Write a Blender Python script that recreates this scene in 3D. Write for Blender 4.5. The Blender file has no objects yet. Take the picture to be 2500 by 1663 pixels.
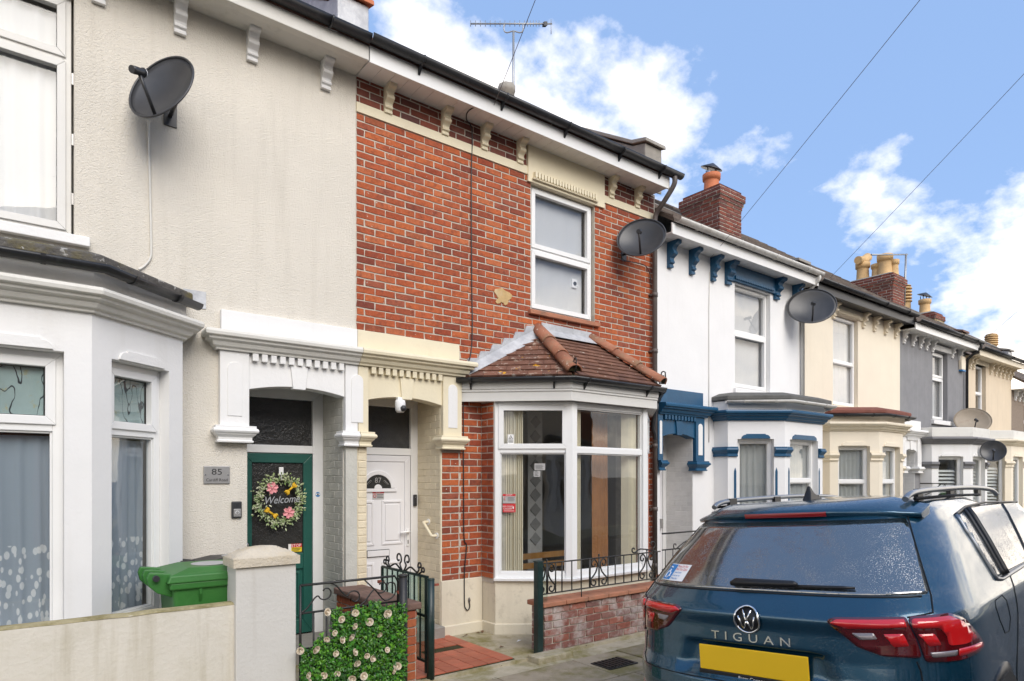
import bpy, bmesh, math, random
from mathutils import Vector, Matrix
random.seed(11)
R = math.radians
SC = bpy.context.scene
COL = SC.collection
# ------------------------------------------------------------------ camera, sky, sun, exposure
FPX, HY, CAMD, CAMH = 1585.0, 1168.0, 6.15, 1.737      # focal length in photo pixels, horizon row, distance to house fronts, eye height
TH = math.atan(2050 / FPX); CT = math.cos(TH); ST = math.sin(TH)
cam = bpy.data.cameras.new('camera'); camo = bpy.data.objects.new('camera', cam); COL.objects.link(camo)
camo.location = (0, -CAMD, CAMH); camo.rotation_euler = (R(90), 0, -(R(90) - TH))
cam.sensor_width = 36; cam.lens = 36 * FPX / 2500; cam.shift_y = (HY - 831.5) / 2500
cam.clip_start = .05; cam.clip_end = 3000
SC.camera = camo
SUN_DIR = Vector((-.08, -.76, .64)).normalized()        # towards the sun: high, behind the camera and to its left
world = bpy.data.worlds.new('World'); SC.world = world; world.use_nodes = True
def build_world():
    nt = world.node_tree; N = nt.nodes; L = nt.links; N.clear()
    out = N.new('ShaderNodeOutputWorld'); bg = N.new('ShaderNodeBackground'); bg.inputs['Strength'].default_value = .125
    sky = N.new('ShaderNodeTexSky'); sky.sky_type = 'NISHITA'; sky.sun_disc = False
    sky.sun_elevation = math.asin(SUN_DIR.z); sky.sun_rotation = math.atan2(SUN_DIR.x, SUN_DIR.y)
    sky.air_density = 1.0; sky.dust_density = .8; sky.ozone_density = 2.2; sky.altitude = 0
    tc = N.new('ShaderNodeTexCoord'); sep = N.new('ShaderNodeSeparateXYZ'); L.new(tc.outputs['Generated'], sep.inputs[0])
    def math_(op, a, b=None, clamp=False):
        n = N.new('ShaderNodeMath'); n.operation = op; n.use_clamp = clamp
        for i, v in enumerate((a, b)):
            if v is None: continue
            if isinstance(v, (int, float)): n.inputs[i].default_value = v
            else: L.new(v, n.inputs[i])
        return n.outputs[0]
    zc = math_('ADD', math_('MAXIMUM', sep.outputs['Z'], 0.0), .42)
    comb = N.new('ShaderNodeCombineXYZ')
    L.new(math_('DIVIDE', sep.outputs['X'], zc), comb.inputs[0]); L.new(math_('DIVIDE', sep.outputs['Y'], zc), comb.inputs[1])
    comb.inputs[2].default_value = 3.7
    def noise(vec, scale, det, rough, off=(0, 0, 0)):
        mp = N.new('ShaderNodeMapping'); mp.inputs['Location'].default_value = off; L.new(vec, mp.inputs['Vector'])
        n = N.new('ShaderNodeTexNoise'); n.inputs['Scale'].default_value = scale; n.inputs['Detail'].default_value = det
        n.inputs['Roughness'].default_value = rough; L.new(mp.outputs[0], n.inputs['Vector']); return n.outputs['Fac']
    big = noise(comb.outputs[0], 2.0, 5, .50, CLOUD_OFF)
    fine = noise(comb.outputs[0], 7.5, 9, .60, (4.1, 1.7, 0))
    m = math_('ADD', math_('MULTIPLY', big, .76), math_('MULTIPLY', fine, .24))
    # haze and distant cloud thicken towards the horizon
    m = math_('ADD', m, math_('MULTIPLY', math_('SUBTRACT', .37, sep.outputs['Z']), .54))
    r = N.new('ShaderNodeValToRGB'); r.color_ramp.elements[0].position = .472; r.color_ramp.elements[1].position = .605
    r.color_ramp.elements[0].color = (.0, .0, .0, 1); r.color_ramp.elements[1].color = (1, 1, 1, 1); L.new(m, r.inputs[0])
    # grey undersides where the cloud is thick
    r2 = N.new('ShaderNodeValToRGB'); r2.color_ramp.elements[0].position = .60; r2.color_ramp.elements[1].position = .74
    r2.color_ramp.elements[0].color = (10.2, 9.1, 7.7, 1); r2.color_ramp.elements[1].color = (3.3, 3.3, 3.4, 1); L.new(m, r2.inputs[0])
    veil = N.new('ShaderNodeMix'); veil.data_type = 'RGBA'; veil.inputs[0].default_value = .80
    L.new(sky.outputs[0], veil.inputs[6]); veil.inputs[7].default_value = (1.25, 1.95, 3.35, 1)
    mx = N.new('ShaderNodeMix'); mx.data_type = 'RGBA'; L.new(r.outputs[0], mx.inputs[0])
    L.new(veil.outputs[2], mx.inputs[6]); L.new(r2.outputs[0], mx.inputs[7])
    L.new(mx.outputs[2], bg.inputs['Color']); L.new(bg.outputs[0], out.inputs[0])
CLOUD_OFF = (.06, -.03, 0)
build_world()
sunl = bpy.data.lights.new('sun', 'SUN'); sunl.energy = 1.5; sunl.angle = R(45); sunl.color = (1.0, .93, .83)
suno = bpy.data.objects.new('sun', sunl); COL.objects.link(suno); suno.location = (-8, -10, 14)
suno.rotation_euler = SUN_DIR.to_track_quat('Z', 'Y').to_euler()
vs = SC.view_settings; vs.view_transform = 'Standard'; vs.look = 'None'; vs.gamma = 1; vs.exposure = 1.14; vs.use_curve_mapping = False
SC.cycles.max_bounces = 7; SC.cycles.transparent_max_bounces = 12; SC.cycles.use_denoising = True
SC.cycles.caustics_reflective = False; SC.cycles.caustics_refractive = False
# ------------------------------------------------------------------ pixel to place: needs a known plane
def ray(px, py):
    u = (px - 1250) / FPX; return Vector((CT + ST * u, ST - CT * u, (HY - py) / FPX))
def P(px, py, y=0.0):                                    # on an upright plane parallel to the house fronts
    d = ray(px, py); t = (CAMD + y) / d.y; return Vector((d.x * t, y, CAMH + d.z * t))
def G(px, py, z=0.0):
    d = ray(px, py); t = (z - CAMH) / d.z; return Vector((d.x * t, -CAMD + d.y * t, z))
def pix(x, y, z):
    Y = y + CAMD; dep = CT * x + ST * Y; return (1250 + FPX * (ST * x - CT * Y) / dep, HY - FPX * (z - CAMH) / dep, dep)
# ------------------------------------------------------------------ helpers
def V(*a): return Vector(a)
def S(r, g, b):                                          # 0..255 screen colour to linear
    f = lambda c: (c / 255 / 12.92) if c / 255 <= .04045 else ((c / 255 + .055) / 1.055) ** 2.4
    return (f(r), f(g), f(b))
class MB:
    def __init__(s): s.v = []; s.f = []; s.sm = []
    def add(s, vs, fs, smooth=False):
        b = len(s.v); s.v += [tuple(p) for p in vs]
        for f in fs: s.f.append([b + i for i in f]); s.sm.append(smooth)
        return s
    def box(s, x0, x1, y0, y1, z0, z1, T=None):
        c = [(x, y, z) for z in (z0, z1) for y in (y0, y1) for x in (x0, x1)]
        if T: c = [T(*p) for p in c]
        return s.add(c, [(0, 2, 3, 1), (4, 5, 7, 6), (0, 1, 5, 4), (2, 6, 7, 3), (0, 4, 6, 2), (1, 3, 7, 5)])
    def quad(s, a, b, c, d): return s.add([a, b, c, d], [(0, 1, 2, 3)])
    def prism(s, poly, fn, w0, w1, smooth=False):        # poly of (p,q); fn(p,q,w) -> point
        n = len(poly); vs = [fn(p, q, w0) for p, q in poly] + [fn(p, q, w1) for p, q in poly]
        s.add(vs, [list(range(n))[::-1], list(range(n, 2 * n))])
        b = len(s.v) - 2 * n
        for i in range(n):
            j = (i + 1) % n; s.f.append([b + i, b + j, b + n + j, b + n + i]); s.sm.append(smooth)
        return s
    def tube(s, path, r, n=8, closed=False, cap=True):
        path = [Vector(p) for p in path]; m = len(path); rings = []; up = None
        for i in range(m):
            if closed: d = path[(i + 1) % m] - path[i - 1]
            else: d = path[min(i + 1, m - 1)] - path[max(i - 1, 0)]
            d.normalize()
            if up is None: up = Vector((0, 0, 1)) if abs(d.z) < .9 else Vector((1, 0, 0))
            a = d.cross(up)
            if a.length < 1e-6: a = d.orthogonal()
            a.normalize(); up = a.cross(d).normalized()
            rr = r[i] if isinstance(r, (list, tuple)) else r
            rings.append([path[i] + (a * math.cos(t) + up * math.sin(t)) * rr for t in (2 * math.pi * k / n for k in range(n))])
        b = len(s.v)
        for rg in rings: s.v += [tuple(p) for p in rg]
        for i in range(m if closed else m - 1):
            j = (i + 1) % m
            for k in range(n):
                l = (k + 1) % n; s.f.append([b + i * n + k, b + j * n + k, b + j * n + l, b + i * n + l]); s.sm.append(True)
        if cap and not closed:
            s.f.append([b + k for k in range(n)]); s.f.append([b + (m - 1) * n + k for k in range(n)][::-1]); s.sm += [False, False]
        return s
    def lathe(s, prof, c, n=20, T=None, cap=True):       # prof of (r,z)
        b = len(s.v); c = Vector(c)
        for r, z in prof:
            for k in range(n):
                t = 2 * math.pi * k / n; p = Vector((r * math.cos(t), r * math.sin(t), z))
                s.v.append(tuple((T @ p if T else p) + c))
        for i in range(len(prof) - 1):
            for k in range(n):
                l = (k + 1) % n; s.f.append([b + i * n + k, b + i * n + l, b + (i + 1) * n + l, b + (i + 1) * n + k]); s.sm.append(True)
        if cap:
            s.f.append([b + k for k in range(n)][::-1]); s.f.append([b + (len(prof) - 1) * n + k for k in range(n)]); s.sm += [False, False]
        return s
    def sweep(s, prof, pts, smooth=False, T=None):       # prof (out, z) closed; pts plan polyline, outside on its right
        pts = [Vector(p[:2]) for p in pts]; m = len(pts); n = len(prof); b = len(s.v); nr = []
        for i in range(m - 1):
            d = (pts[i + 1] - pts[i]).normalized(); nr.append(Vector((d.y, -d.x)))
        for i in range(m):
            if i == 0: q = nr[0]
            elif i == m - 1: q = nr[-1]
            else: q = (nr[i - 1] + nr[i]) / (1 + nr[i - 1].dot(nr[i]))
            for o, z in prof:
                p = pts[i] + q * o; p = (p.x, p.y, z); s.v.append(tuple(T(*p)) if T else p)
        for i in range(m - 1):
            for k in range(n):
                l = (k + 1) % n; s.f.append([b + i * n + k, b + i * n + l, b + (i + 1) * n + l, b + (i + 1) * n + k]); s.sm.append(smooth)
        s.f.append([b + k for k in range(n)][::-1]); s.f.append([b + (m - 1) * n + k for k in range(n)]); s.sm += [False, False]
        return s
    def ring(s, T, a0, a1, z0, z1, w, b0, b1, wb=None):  # rectangular frame with mitred corners in a (along, out, up) frame
        wb = w if wb is None else wb
        O = [(a0, z0), (a1, z0), (a1, z1), (a0, z1)]; I = [(a0 + w, z0 + wb), (a1 - w, z0 + wb), (a1 - w, z1 - w), (a0 + w, z1 - w)]
        for i in range(4):
            j = (i + 1) % 4; q = [O[i], O[j], I[j], I[i]]
            s.prism(q, lambda a, z, b: T(a, b, z), b0, b1)
        return s
    def sheet(s, T, w, h0, h1, holes, b0, b1):           # wall panel with rectangular openings, front at b1, back at b0
        xs = sorted({0, w} | {min(max(h[i], 0), w) for h in holes for i in (0, 1)}); zs = sorted({h0, h1} | {min(max(h[i], h0), h1) for h in holes for i in (2, 3)})
        def solid(i, k):
            if not (0 <= i < len(xs) - 1 and 0 <= k < len(zs) - 1): return False
            x = (xs[i] + xs[i + 1]) / 2; z = (zs[k] + zs[k + 1]) / 2
            return not any(h[0] < x < h[1] and h[2] < z < h[3] for h in holes)
        for i in range(len(xs) - 1):
            for k in range(len(zs) - 1):
                if not solid(i, k): continue
                x0, x1, z0, z1 = xs[i], xs[i + 1], zs[k], zs[k + 1]
                s.quad(T(x0, b1, z0), T(x1, b1, z0), T(x1, b1, z1), T(x0, b1, z1))
                s.quad(T(x0, b0, z1), T(x1, b0, z1), T(x1, b0, z0), T(x0, b0, z0))
                if not solid(i - 1, k): s.quad(T(x0, b0, z0), T(x0, b1, z0), T(x0, b1, z1), T(x0, b0, z1))
                if not solid(i + 1, k): s.quad(T(x1, b1, z0), T(x1, b0, z0), T(x1, b0, z1), T(x1, b1, z1))
                if not solid(i, k - 1): s.quad(T(x0, b0, z0), T(x1, b0, z0), T(x1, b1, z0), T(x0, b1, z0))
                if not solid(i, k + 1): s.quad(T(x0, b1, z1), T(x1, b1, z1), T(x1, b0, z1), T(x0, b0, z1))
        return s
    def mesh(s, name, m=None):
        me = bpy.data.meshes.new(name); me.from_pydata(s.v, [], s.f); me.update()
        me.polygons.foreach_set('use_smooth', s.sm)
        bm = bmesh.new(); bm.from_mesh(me); bmesh.ops.recalc_face_normals(bm, faces=bm.faces); bm.to_mesh(me); bm.free()
        if m: me.materials.append(m)
        return me
    def build(s, name, m, parent=None, bev=0, seg=2): return link(name, s.mesh(name, m), parent, bev=bev, seg=seg)
def link(name, me, parent=None, loc=None, rot=None, bev=0, seg=2):
    o = bpy.data.objects.new(name, me); COL.objects.link(o)
    if loc is not None: o.location = loc
    if rot is not None: o.rotation_euler = rot
    if parent:
        o.parent = parent; o.matrix_parent_inverse = wm(parent).inverted()
    if bev:
        md = o.modifiers.new('bevel', 'BEVEL'); md.width = bev; md.segments = seg; md.limit_method = 'ANGLE'; md.angle_limit = R(40); md.harden_normals = False
    return o
def wm(o):
    m = o.matrix_basis.copy()
    if o.parent: m = wm(o.parent) @ o.matrix_parent_inverse @ m
    return m
def tag(o, label=None, cat=None, group=None, kind=None):
    for k, v in (('label', label), ('category', cat), ('group', group), ('kind', kind)):
        if v: o[k] = v
    return o
def thing(name, label, cat, loc=(0, 0, 0), group=None):
    o = bpy.data.objects.new(name, None); COL.objects.link(o); o.location = loc; o.empty_display_size = .1
    return tag(o, label, cat, group)
def kids(o): return [c for c in bpy.data.objects if c.parent == o]
def copy_tree(o, parent=None, swap=None):
    c = o.copy(); COL.objects.link(c)
    if parent: c.parent = parent; c.matrix_parent_inverse = o.matrix_parent_inverse.copy()
    if swap and c.type == 'MESH' and c.data.materials and c.data.materials[0] in swap:
        c.data = c.data.copy(); c.data.materials[0] = swap[c.data.materials[0]]
    for ch in kids(o): copy_tree(ch, c, swap)
    return c
def frame(o, u):                                          # (along, out, up) frame; out is to the right of u in plan
    o = Vector((o[0], o[1], 0)); u = Vector((u[0], u[1], 0)).normalized(); n = Vector((u.y, -u.x, 0))
    return lambda a, b, z: o + u * a + n * b + Vector((0, 0, z))
FT = frame((0, 0), (1, 0))                                # the house fronts: along x, out is -y
def text(s, size, fn, m, name, parent, depth=.002, sx=1.0, sp=1.0, align='CENTER', shear=0, bold=0):
    cu = bpy.data.curves.new('t', 'FONT'); cu.body = s; cu.size = size; cu.align_x = align; cu.align_y = 'CENTER'; cu.extrude = 0; cu.shear = shear; cu.space_character = sp; cu.offset = bold
    cu.resolution_u = 3
    o = bpy.data.objects.new('t', cu); COL.objects.link(o)
    dg = bpy.context.evaluated_depsgraph_get(); me = bpy.data.meshes.new_from_object(o.evaluated_get(dg))
    bpy.data.objects.remove(o); bpy.data.curves.remove(cu)
    bm = bmesh.new(); bm.from_mesh(me)
    ex = bmesh.ops.extrude_face_region(bm, geom=list(bm.faces)) if depth > .0025 else None
    if ex:
        for g in ex['geom']:
            if isinstance(g, bmesh.types.BMVert): g.co.z += depth
    for v in bm.verts: v.co = fn(v.co.x * sx, v.co.y, v.co.z)
    bm.to_mesh(me); bm.free(); me.materials.clear(); me.materials.append(m); me.name = name
    return link(name, me, parent)
# ------------------------------------------------------------------ materials
MT = {}
def mat(name, col, rough=.6, var=.10, vs=2.5, bump=0, bs=60, spec=.4, metal=0, col2=None, c2s=1.2, c2lo=.5, c2hi=.65, c2amt=.6, streak=None, samt=.5, slo=.52, rnd=0, rcols=None, coat=0, det=6, bump2=0, b2s=8, sss=0, dots=None):
    m = bpy.data.materials.new(name); m.use_nodes = True; nt = m.node_tree; N = nt.nodes; L = nt.links
    b = N['Principled BSDF']; b.inputs['Roughness'].default_value = rough; b.inputs['Specular IOR Level'].default_value = spec; b.inputs['Metallic'].default_value = metal
    if coat: b.inputs['Coat Weight'].default_value = coat; b.inputs['Coat Roughness'].default_value = .04
    geo = N.new('ShaderNodeNewGeometry'); pos = geo.outputs['Position']
    def noise(scale, d=5, vec=None, ro=.6):
        n = N.new('ShaderNodeTexNoise'); n.inputs['Scale'].default_value = scale; n.inputs['Detail'].default_value = d; n.inputs['Roughness'].default_value = ro
        L.new(vec or pos, n.inputs['Vector']); return n.outputs['Fac']
    def ramp(f, lo, hi, c0=(0, 0, 0, 1), c1=(1, 1, 1, 1)):
        r = N.new('ShaderNodeValToRGB'); e = r.color_ramp.elements; e[0].position = lo; e[1].position = hi; e[0].color = c0; e[1].color = c1; L.new(f, r.inputs[0]); return r
    def mix(f, a, bb, mode='MIX'):
        x = N.new('ShaderNodeMix'); x.data_type = 'RGBA'; x.blend_type = mode
        for i, v in ((0, f), (6, a), (7, bb)):
            if isinstance(v, (int, float)): x.inputs[i].default_value = v
            elif isinstance(v, tuple): x.inputs[i].default_value = v if len(v) == 4 else v + (1,)
            else: L.new(v, x.inputs[i])
        return x.outputs[2]
    def mul(a, k):
        x = N.new('ShaderNodeMath'); x.operation = 'MULTIPLY'; L.new(a, x.inputs[0]); x.inputs[1].default_value = k; return x.outputs[0]
    c = tuple(col) + (1,)
    if rnd:
        oi = N.new('ShaderNodeObjectInfo'); ad = N.new('ShaderNodeMath'); ad.operation = 'ADD'; L.new(oi.outputs['Random'], ad.inputs[0]); L.new(geo.outputs['Random Per Island'], ad.inputs[1])
        fr = N.new('ShaderNodeMath'); fr.operation = 'FRACT'; L.new(ad.outputs[0], fr.inputs[0])
        if rcols:
            r = N.new('ShaderNodeValToRGB'); e = r.color_ramp.elements
            while len(e) < len(rcols): e.new(.5)
            for i, q in enumerate(rcols): e[i].position = i / (len(rcols) - 1); e[i].color = tuple(q) + (1,)
            L.new(fr.outputs[0], r.inputs[0]); c = r.outputs[0]
        else:
            hs = N.new('ShaderNodeHueSaturation'); mr = N.new('ShaderNodeMapRange'); mr.inputs[3].default_value = 1 - rnd; mr.inputs[4].default_value = 1 + rnd
            L.new(fr.outputs[0], mr.inputs[0]); L.new(mr.outputs[0], hs.inputs['Value']); hs.inputs['Color'].default_value = c; c = hs.outputs[0]
    if var:
        r = ramp(noise(vs, det), .25, .75, (1 - var, 1 - var, 1 - var, 1), (1 + var, 1 + var, 1 + var, 1)); c = mix(1.0, c, r.outputs[0], 'MULTIPLY')
    if col2 is not None:
        r = ramp(noise(c2s, 8, ro=.7), c2lo, c2hi); c = mix(mul(r.outputs[0], c2amt), c, tuple(col2))
    if dots is not None:                                  # small spots: (colour, scale, threshold)
        r = ramp(noise(dots[1], 3), dots[2], dots[2] + .04); c = mix(r.outputs[0], c, tuple(dots[0]))
    if streak is not None:
        mp = N.new('ShaderNodeMapping'); mp.inputs['Scale'].default_value = (7, 7, .55); L.new(pos, mp.inputs['Vector'])
        r = ramp(noise(1.0, 6, mp.outputs[0]), slo, slo + .22); c = mix(mul(r.outputs[0], samt), c, tuple(streak))
    if isinstance(c, tuple): b.inputs['Base Color'].default_value = c
    else: L.new(c, b.inputs['Base Color'])
    if bump:
        bp = N.new('ShaderNodeBump'); bp.inputs['Strength'].default_value = 1; bp.inputs['Distance'].default_value = bump; L.new(noise(bs, 4), bp.inputs['Height']); nrm = bp.outputs[0]
        if bump2:
            b2 = N.new('ShaderNodeBump'); b2.inputs['Strength'].default_value = 1; b2.inputs['Distance'].default_value = bump2; L.new(noise(b2s, 4), b2.inputs['Height']); L.new(nrm, b2.inputs['Normal']); nrm = b2.outputs[0]
        L.new(nrm, b.inputs['Normal'])
    MT[name] = m; return m
def glass(name, tint=(.86, .9, .9), ior=1.75, rough=.0, wob=0, refl=None):
    m = bpy.data.materials.new(name); m.use_nodes = True; nt = m.node_tree; N = nt.nodes; L = nt.links; N.clear()
    out = N.new('ShaderNodeOutputMaterial'); tr = N.new('ShaderNodeBsdfTransparent'); tr.inputs[0].default_value = tint + (1,)
    gl = N.new('ShaderNodeBsdfGlossy'); gl.inputs['Roughness'].default_value = rough; gl.inputs['Color'].default_value = (1, 1, 1, 1)
    fr = N.new('ShaderNodeFresnel'); gb = N.new('ShaderNodeNewGeometry'); ir = N.new('ShaderNodeMapRange'); ir.inputs[3].default_value = ior; ir.inputs[4].default_value = 1 / ior; L.new(gb.outputs['Backfacing'], ir.inputs[0]); L.new(ir.outputs[0], fr.inputs[0]); mx = N.new('ShaderNodeMixShader')
    L.new(fr.outputs[0], mx.inputs[0]); L.new(tr.outputs[0], mx.inputs[1]); L.new(gl.outputs[0], mx.inputs[2]); L.new(mx.outputs[0], out.inputs[0])
    if wob:
        geo = N.new('ShaderNodeNewGeometry'); n = N.new('ShaderNodeTexNoise'); n.inputs['Scale'].default_value = 2.2; n.inputs['Detail'].default_value = 1.5; L.new(geo.outputs['Position'], n.inputs['Vector'])
        bp = N.new('ShaderNodeBump'); bp.inputs['Distance'].default_value = wob; L.new(n.outputs['Fac'], bp.inputs['Height']); L.new(bp.outputs[0], gl.inputs['Normal'])
    MT[name] = m; return m
def net(name, col, alpha, lace=None):
    m = bpy.data.materials.new(name); m.use_nodes = True; nt = m.node_tree; N = nt.nodes; L = nt.links; N.clear()
    out = N.new('ShaderNodeOutputMaterial'); tr = N.new('ShaderNodeBsdfTransparent'); df = N.new('ShaderNodeBsdfDiffuse'); df.inputs[0].default_value = tuple(col) + (1,)
    tl = N.new('ShaderNodeBsdfTranslucent'); tl.inputs[0].default_value = tuple(col) + (1,)
    m1 = N.new('ShaderNodeMixShader'); m1.inputs[0].default_value = .35; L.new(df.outputs[0], m1.inputs[1]); L.new(tl.outputs[0], m1.inputs[2])
    mx = N.new('ShaderNodeMixShader'); mx.inputs[0].default_value = alpha; L.new(tr.outputs[0], mx.inputs[1]); L.new(m1.outputs[0], mx.inputs[2]); L.new(mx.outputs[0], out.inputs[0])
    if lace:                                              # leaf lace woven thicker below the height `lace`
        geo = N.new('ShaderNodeNewGeometry'); vo = N.new('ShaderNodeTexVoronoi'); vo.inputs['Scale'].default_value = 1
        mp = N.new('ShaderNodeMapping'); mp.inputs['Scale'].default_value = (24, 24, 14); mp.inputs['Rotation'].default_value = (0, R(35), R(20)); L.new(geo.outputs['Position'], mp.inputs[0]); L.new(mp.outputs[0], vo.inputs['Vector'])
        r = N.new('ShaderNodeValToRGB'); r.color_ramp.elements[0].position = .36; r.color_ramp.elements[1].position = .42
        r.color_ramp.elements[0].color = (1, 1, 1, 1); r.color_ramp.elements[1].color = (0, 0, 0, 1); L.new(vo.outputs['Distance'], r.inputs[0])
        sp = N.new('ShaderNodeSeparateXYZ'); L.new(geo.outputs['Position'], sp.inputs[0])
        lt = N.new('ShaderNodeMath'); lt.operation = 'LESS_THAN'; lt.inputs[1].default_value = lace; L.new(sp.outputs['Z'], lt.inputs[0])
        mu = N.new('ShaderNodeMath'); mu.operation = 'MULTIPLY'; L.new(r.outputs[0], mu.inputs[0]); L.new(lt.outputs[0], mu.inputs[1])
        ma = N.new('ShaderNodeMath'); ma.operation = 'MULTIPLY_ADD'; ma.inputs[1].default_value = 1.0 - alpha; ma.inputs[2].default_value = alpha; L.new(mu.outputs[0], ma.inputs[0]); L.new(ma.outputs[0], mx.inputs[0])
        cm = N.new('ShaderNodeMix'); cm.data_type = 'RGBA'; L.new(mu.outputs[0], cm.inputs[0]); cm.inputs[6].default_value = tuple(col) + (1,); cm.inputs[7].default_value = (.97, .98, 1, 1); L.new(cm.outputs[2], df.inputs[0]); L.new(cm.outputs[2], tl.inputs[0])
    MT[name] = m; return m
M_upvc = mat('upvc', (.80, .80, .79), .32, .03, 3, spec=.5, col2=(.62, .60, .56), c2s=3, c2lo=.58, c2hi=.8, c2amt=.35)
M_upvc_old = mat('upvc_weathered', (.66, .65, .62), .4, .05, 4, col2=(.45, .43, .38), c2s=4, c2lo=.5, c2hi=.8, c2amt=.4)
M_stucco = mat('cream_render', (.72, .675, .595), .85, .06, 1.3, bump=.011, bs=85, bump2=.005, b2s=40, streak=(.44, .40, .33), samt=.22, slo=.5, spec=.25)
M_paint = mat('white_paint', (.78, .775, .765), .55, .03, 2, bump=.0015, bs=40, bump2=.003, b2s=5, streak=(.60, .58, .53), samt=.25, slo=.55, spec=.35)
M_paint_trim = mat('grey_white_trim', (.66, .645, .60), .55, .06, 3, bump=.0012, bs=50, col2=(.42, .40, .34), c2s=5, c2lo=.55, c2hi=.75, c2amt=.5)
M_cream = mat('cream_paint', (.74, .665, .49), .55, .05, 2.2, bump=.0015, bs=45, bump2=.003, b2s=5, col2=(.55, .46, .32), c2s=4, c2lo=.56, c2hi=.75, c2amt=.4)
M_plinth = mat('cream_plinth', (.72, .655, .52), .6, .05, 2.0, bump=.002, bs=35, bump2=.004, b2s=4, col2=(.34, .30, .22), c2s=5, c2lo=.56, c2hi=.72, c2amt=.55, streak=(.5, .44, .33), samt=.3)
BR = [(.27, .057, .028), (.38, .090, .036), (.46, .123, .042), (.33, .074, .032), (.47, .142, .058), (.19, .050, .032), (.42, .10, .038), (.29, .085, .050)]
M_brick = mat('red_brick', BR[0], .82, .20, 26, bump=.004, bs=70, bump2=.006, b2s=18, rnd=1, rcols=BR, dots=((.60, .52, .44), 30, .69), col2=(.15, .045, .032), c2s=9, c2lo=.50, c2hi=.70, c2amt=.8, spec=.25)
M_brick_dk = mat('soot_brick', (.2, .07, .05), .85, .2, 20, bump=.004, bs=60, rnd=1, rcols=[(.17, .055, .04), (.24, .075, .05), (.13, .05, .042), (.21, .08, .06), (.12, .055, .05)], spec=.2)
M_brick_gw = mat('efflorescent_brick', (.3, .1, .06), .85, .2, 24, bump=.004, bs=60, rnd=1, rcols=[(.24, .085, .06), (.31, .115, .08), (.20, .08, .065), (.28, .14, .11), (.17, .09, .08)], col2=(.52, .48, .45), c2s=5.5, c2lo=.45, c2hi=.64, c2amt=.75, spec=.25)
M_brick_or = mat('orange_brick', (.4, .12, .05), .8, .15, 24, bump=.003, bs=60, rnd=1, rcols=[(.36, .10, .045), (.42, .13, .055), (.31, .085, .045)], spec=.25)
M_mortar = mat('mortar', (.52, .47, .40), .9, .2, 9, bump=.004, bs=120, spec=.15)
M_mortar_dk = mat('chimney_mortar', (.58, .54, .47), .9, .15, 9, bump=.003, bs=90, spec=.15)
M_pbrick_g = mat('painted_brick_grey', (.50, .49, .44), .7, .08, 8, bump=.004, bs=45, bump2=.004, b2s=12, rnd=.07, spec=.3)
M_pbrick_c = mat('painted_brick_cream', (.70, .615, .45), .65, .08, 8, bump=.004, bs=45, bump2=.004, b2s=12, rnd=.06, spec=.3, col2=(.42, .36, .26), c2s=7, c2lo=.58, c2hi=.74, c2amt=.5)
M_pbrick_w = mat('painted_brick_white', (.66, .645, .625), .65, .06, 8, bump=.004, bs=45, bump2=.004, b2s=12, rnd=.05, spec=.3)
M_black = mat('black_plastic', (.022, .023, .026), .38, .2, 8, spec=.5, col2=(.10, .10, .10), c2s=9, c2lo=.55, c2hi=.75, c2amt=.5)
M_iron = mat('black_ironwork', (.018, .017, .016), .45, .3, 12, bump=.001, bs=90, spec=.5, col2=(.10, .07, .05), c2s=22, c2lo=.58, c2hi=.72, c2amt=.6)
M_iron_green = mat('green_black_ironwork', (.012, .030, .028), .38, .25, 10, spec=.5, col2=(.05, .07, .06), c2s=14, c2lo=.55, c2hi=.75, c2amt=.6)
M_rust = mat('rusty_latch', (.30, .08, .05), .7, .2, 30, bump=.001, bs=80)
M_grey_pipe = mat('grey_downpipe', (.10, .085, .080), .5, .15, 6, col2=(.2, .18, .16), c2s=4, c2lo=.5, c2hi=.7, c2amt=.5)
M_white_pipe = mat('white_gutter', (.66, .65, .62), .4, .05, 3, streak=(.42, .40, .36), samt=.5, slo=.45, col2=(.40, .38, .34), c2s=4, c2lo=.5, c2hi=.75, c2amt=.4)
M_dish = mat('dish_grey', (.048, .049, .053), .38, .10, 3, spec=.5, col2=(.085, .085, .088), c2s=3, c2lo=.45, c2hi=.7, c2amt=.4)
M_dish_tan = mat('dish_rusty', (.30, .25, .19), .5, .15, 4, col2=(.2, .12, .07), c2s=5, c2lo=.55, c2hi=.7, c2amt=.6)
M_lead = mat('lead', (.42, .43, .45), .5, .12, 5, bump=.006, bs=14, metal=.15, col2=(.62, .63, .64), c2s=5, c2lo=.45, c2hi=.65, c2amt=.7)
M_tile = mat('clay_tile', (.24, .105, .065), .85, .2, 14, bump=.004, bs=60, rnd=1, rcols=[(.15, .078, .055), (.19, .098, .068), (.22, .115, .08), (.13, .07, .055)], dots=((.60, .54, .44), 17, .665), col2=(.10, .06, .04), c2s=8, c2lo=.55, c2hi=.75, c2amt=.5, spec=.15)
M_tile_lich = mat('lichen_tile', (.24, .105, .065), .85, .2, 14, bump=.004, bs=60, rnd=1, rcols=[(.17, .085, .06), (.21, .105, .072), (.15, .078, .058)], dots=((.62, .33, .03), 9, .66), col2=(.52, .46, .38), c2s=14, c2lo=.56, c2hi=.64, c2amt=.7, spec=.15)
M_ridge = mat('hip_tile', (.36, .16, .10), .85, .15, 8, bump=.005, bs=50, dots=((.66, .58, .48), 22, .66), col2=(.28, .20, .13), c2s=5, c2lo=.48, c2hi=.62, c2amt=.7, rnd=.1, spec=.15)
M_stone_roof = mat('weathered_stone_roof', (.115, .108, .10), .95, .35, 12, bump=.012, bs=40, col2=(.16, .135, .055), c2s=2.2, c2lo=.50, c2hi=.62, c2amt=.8, dots=((.36, .35, .33), 16, .62), spec=.1)
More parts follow.
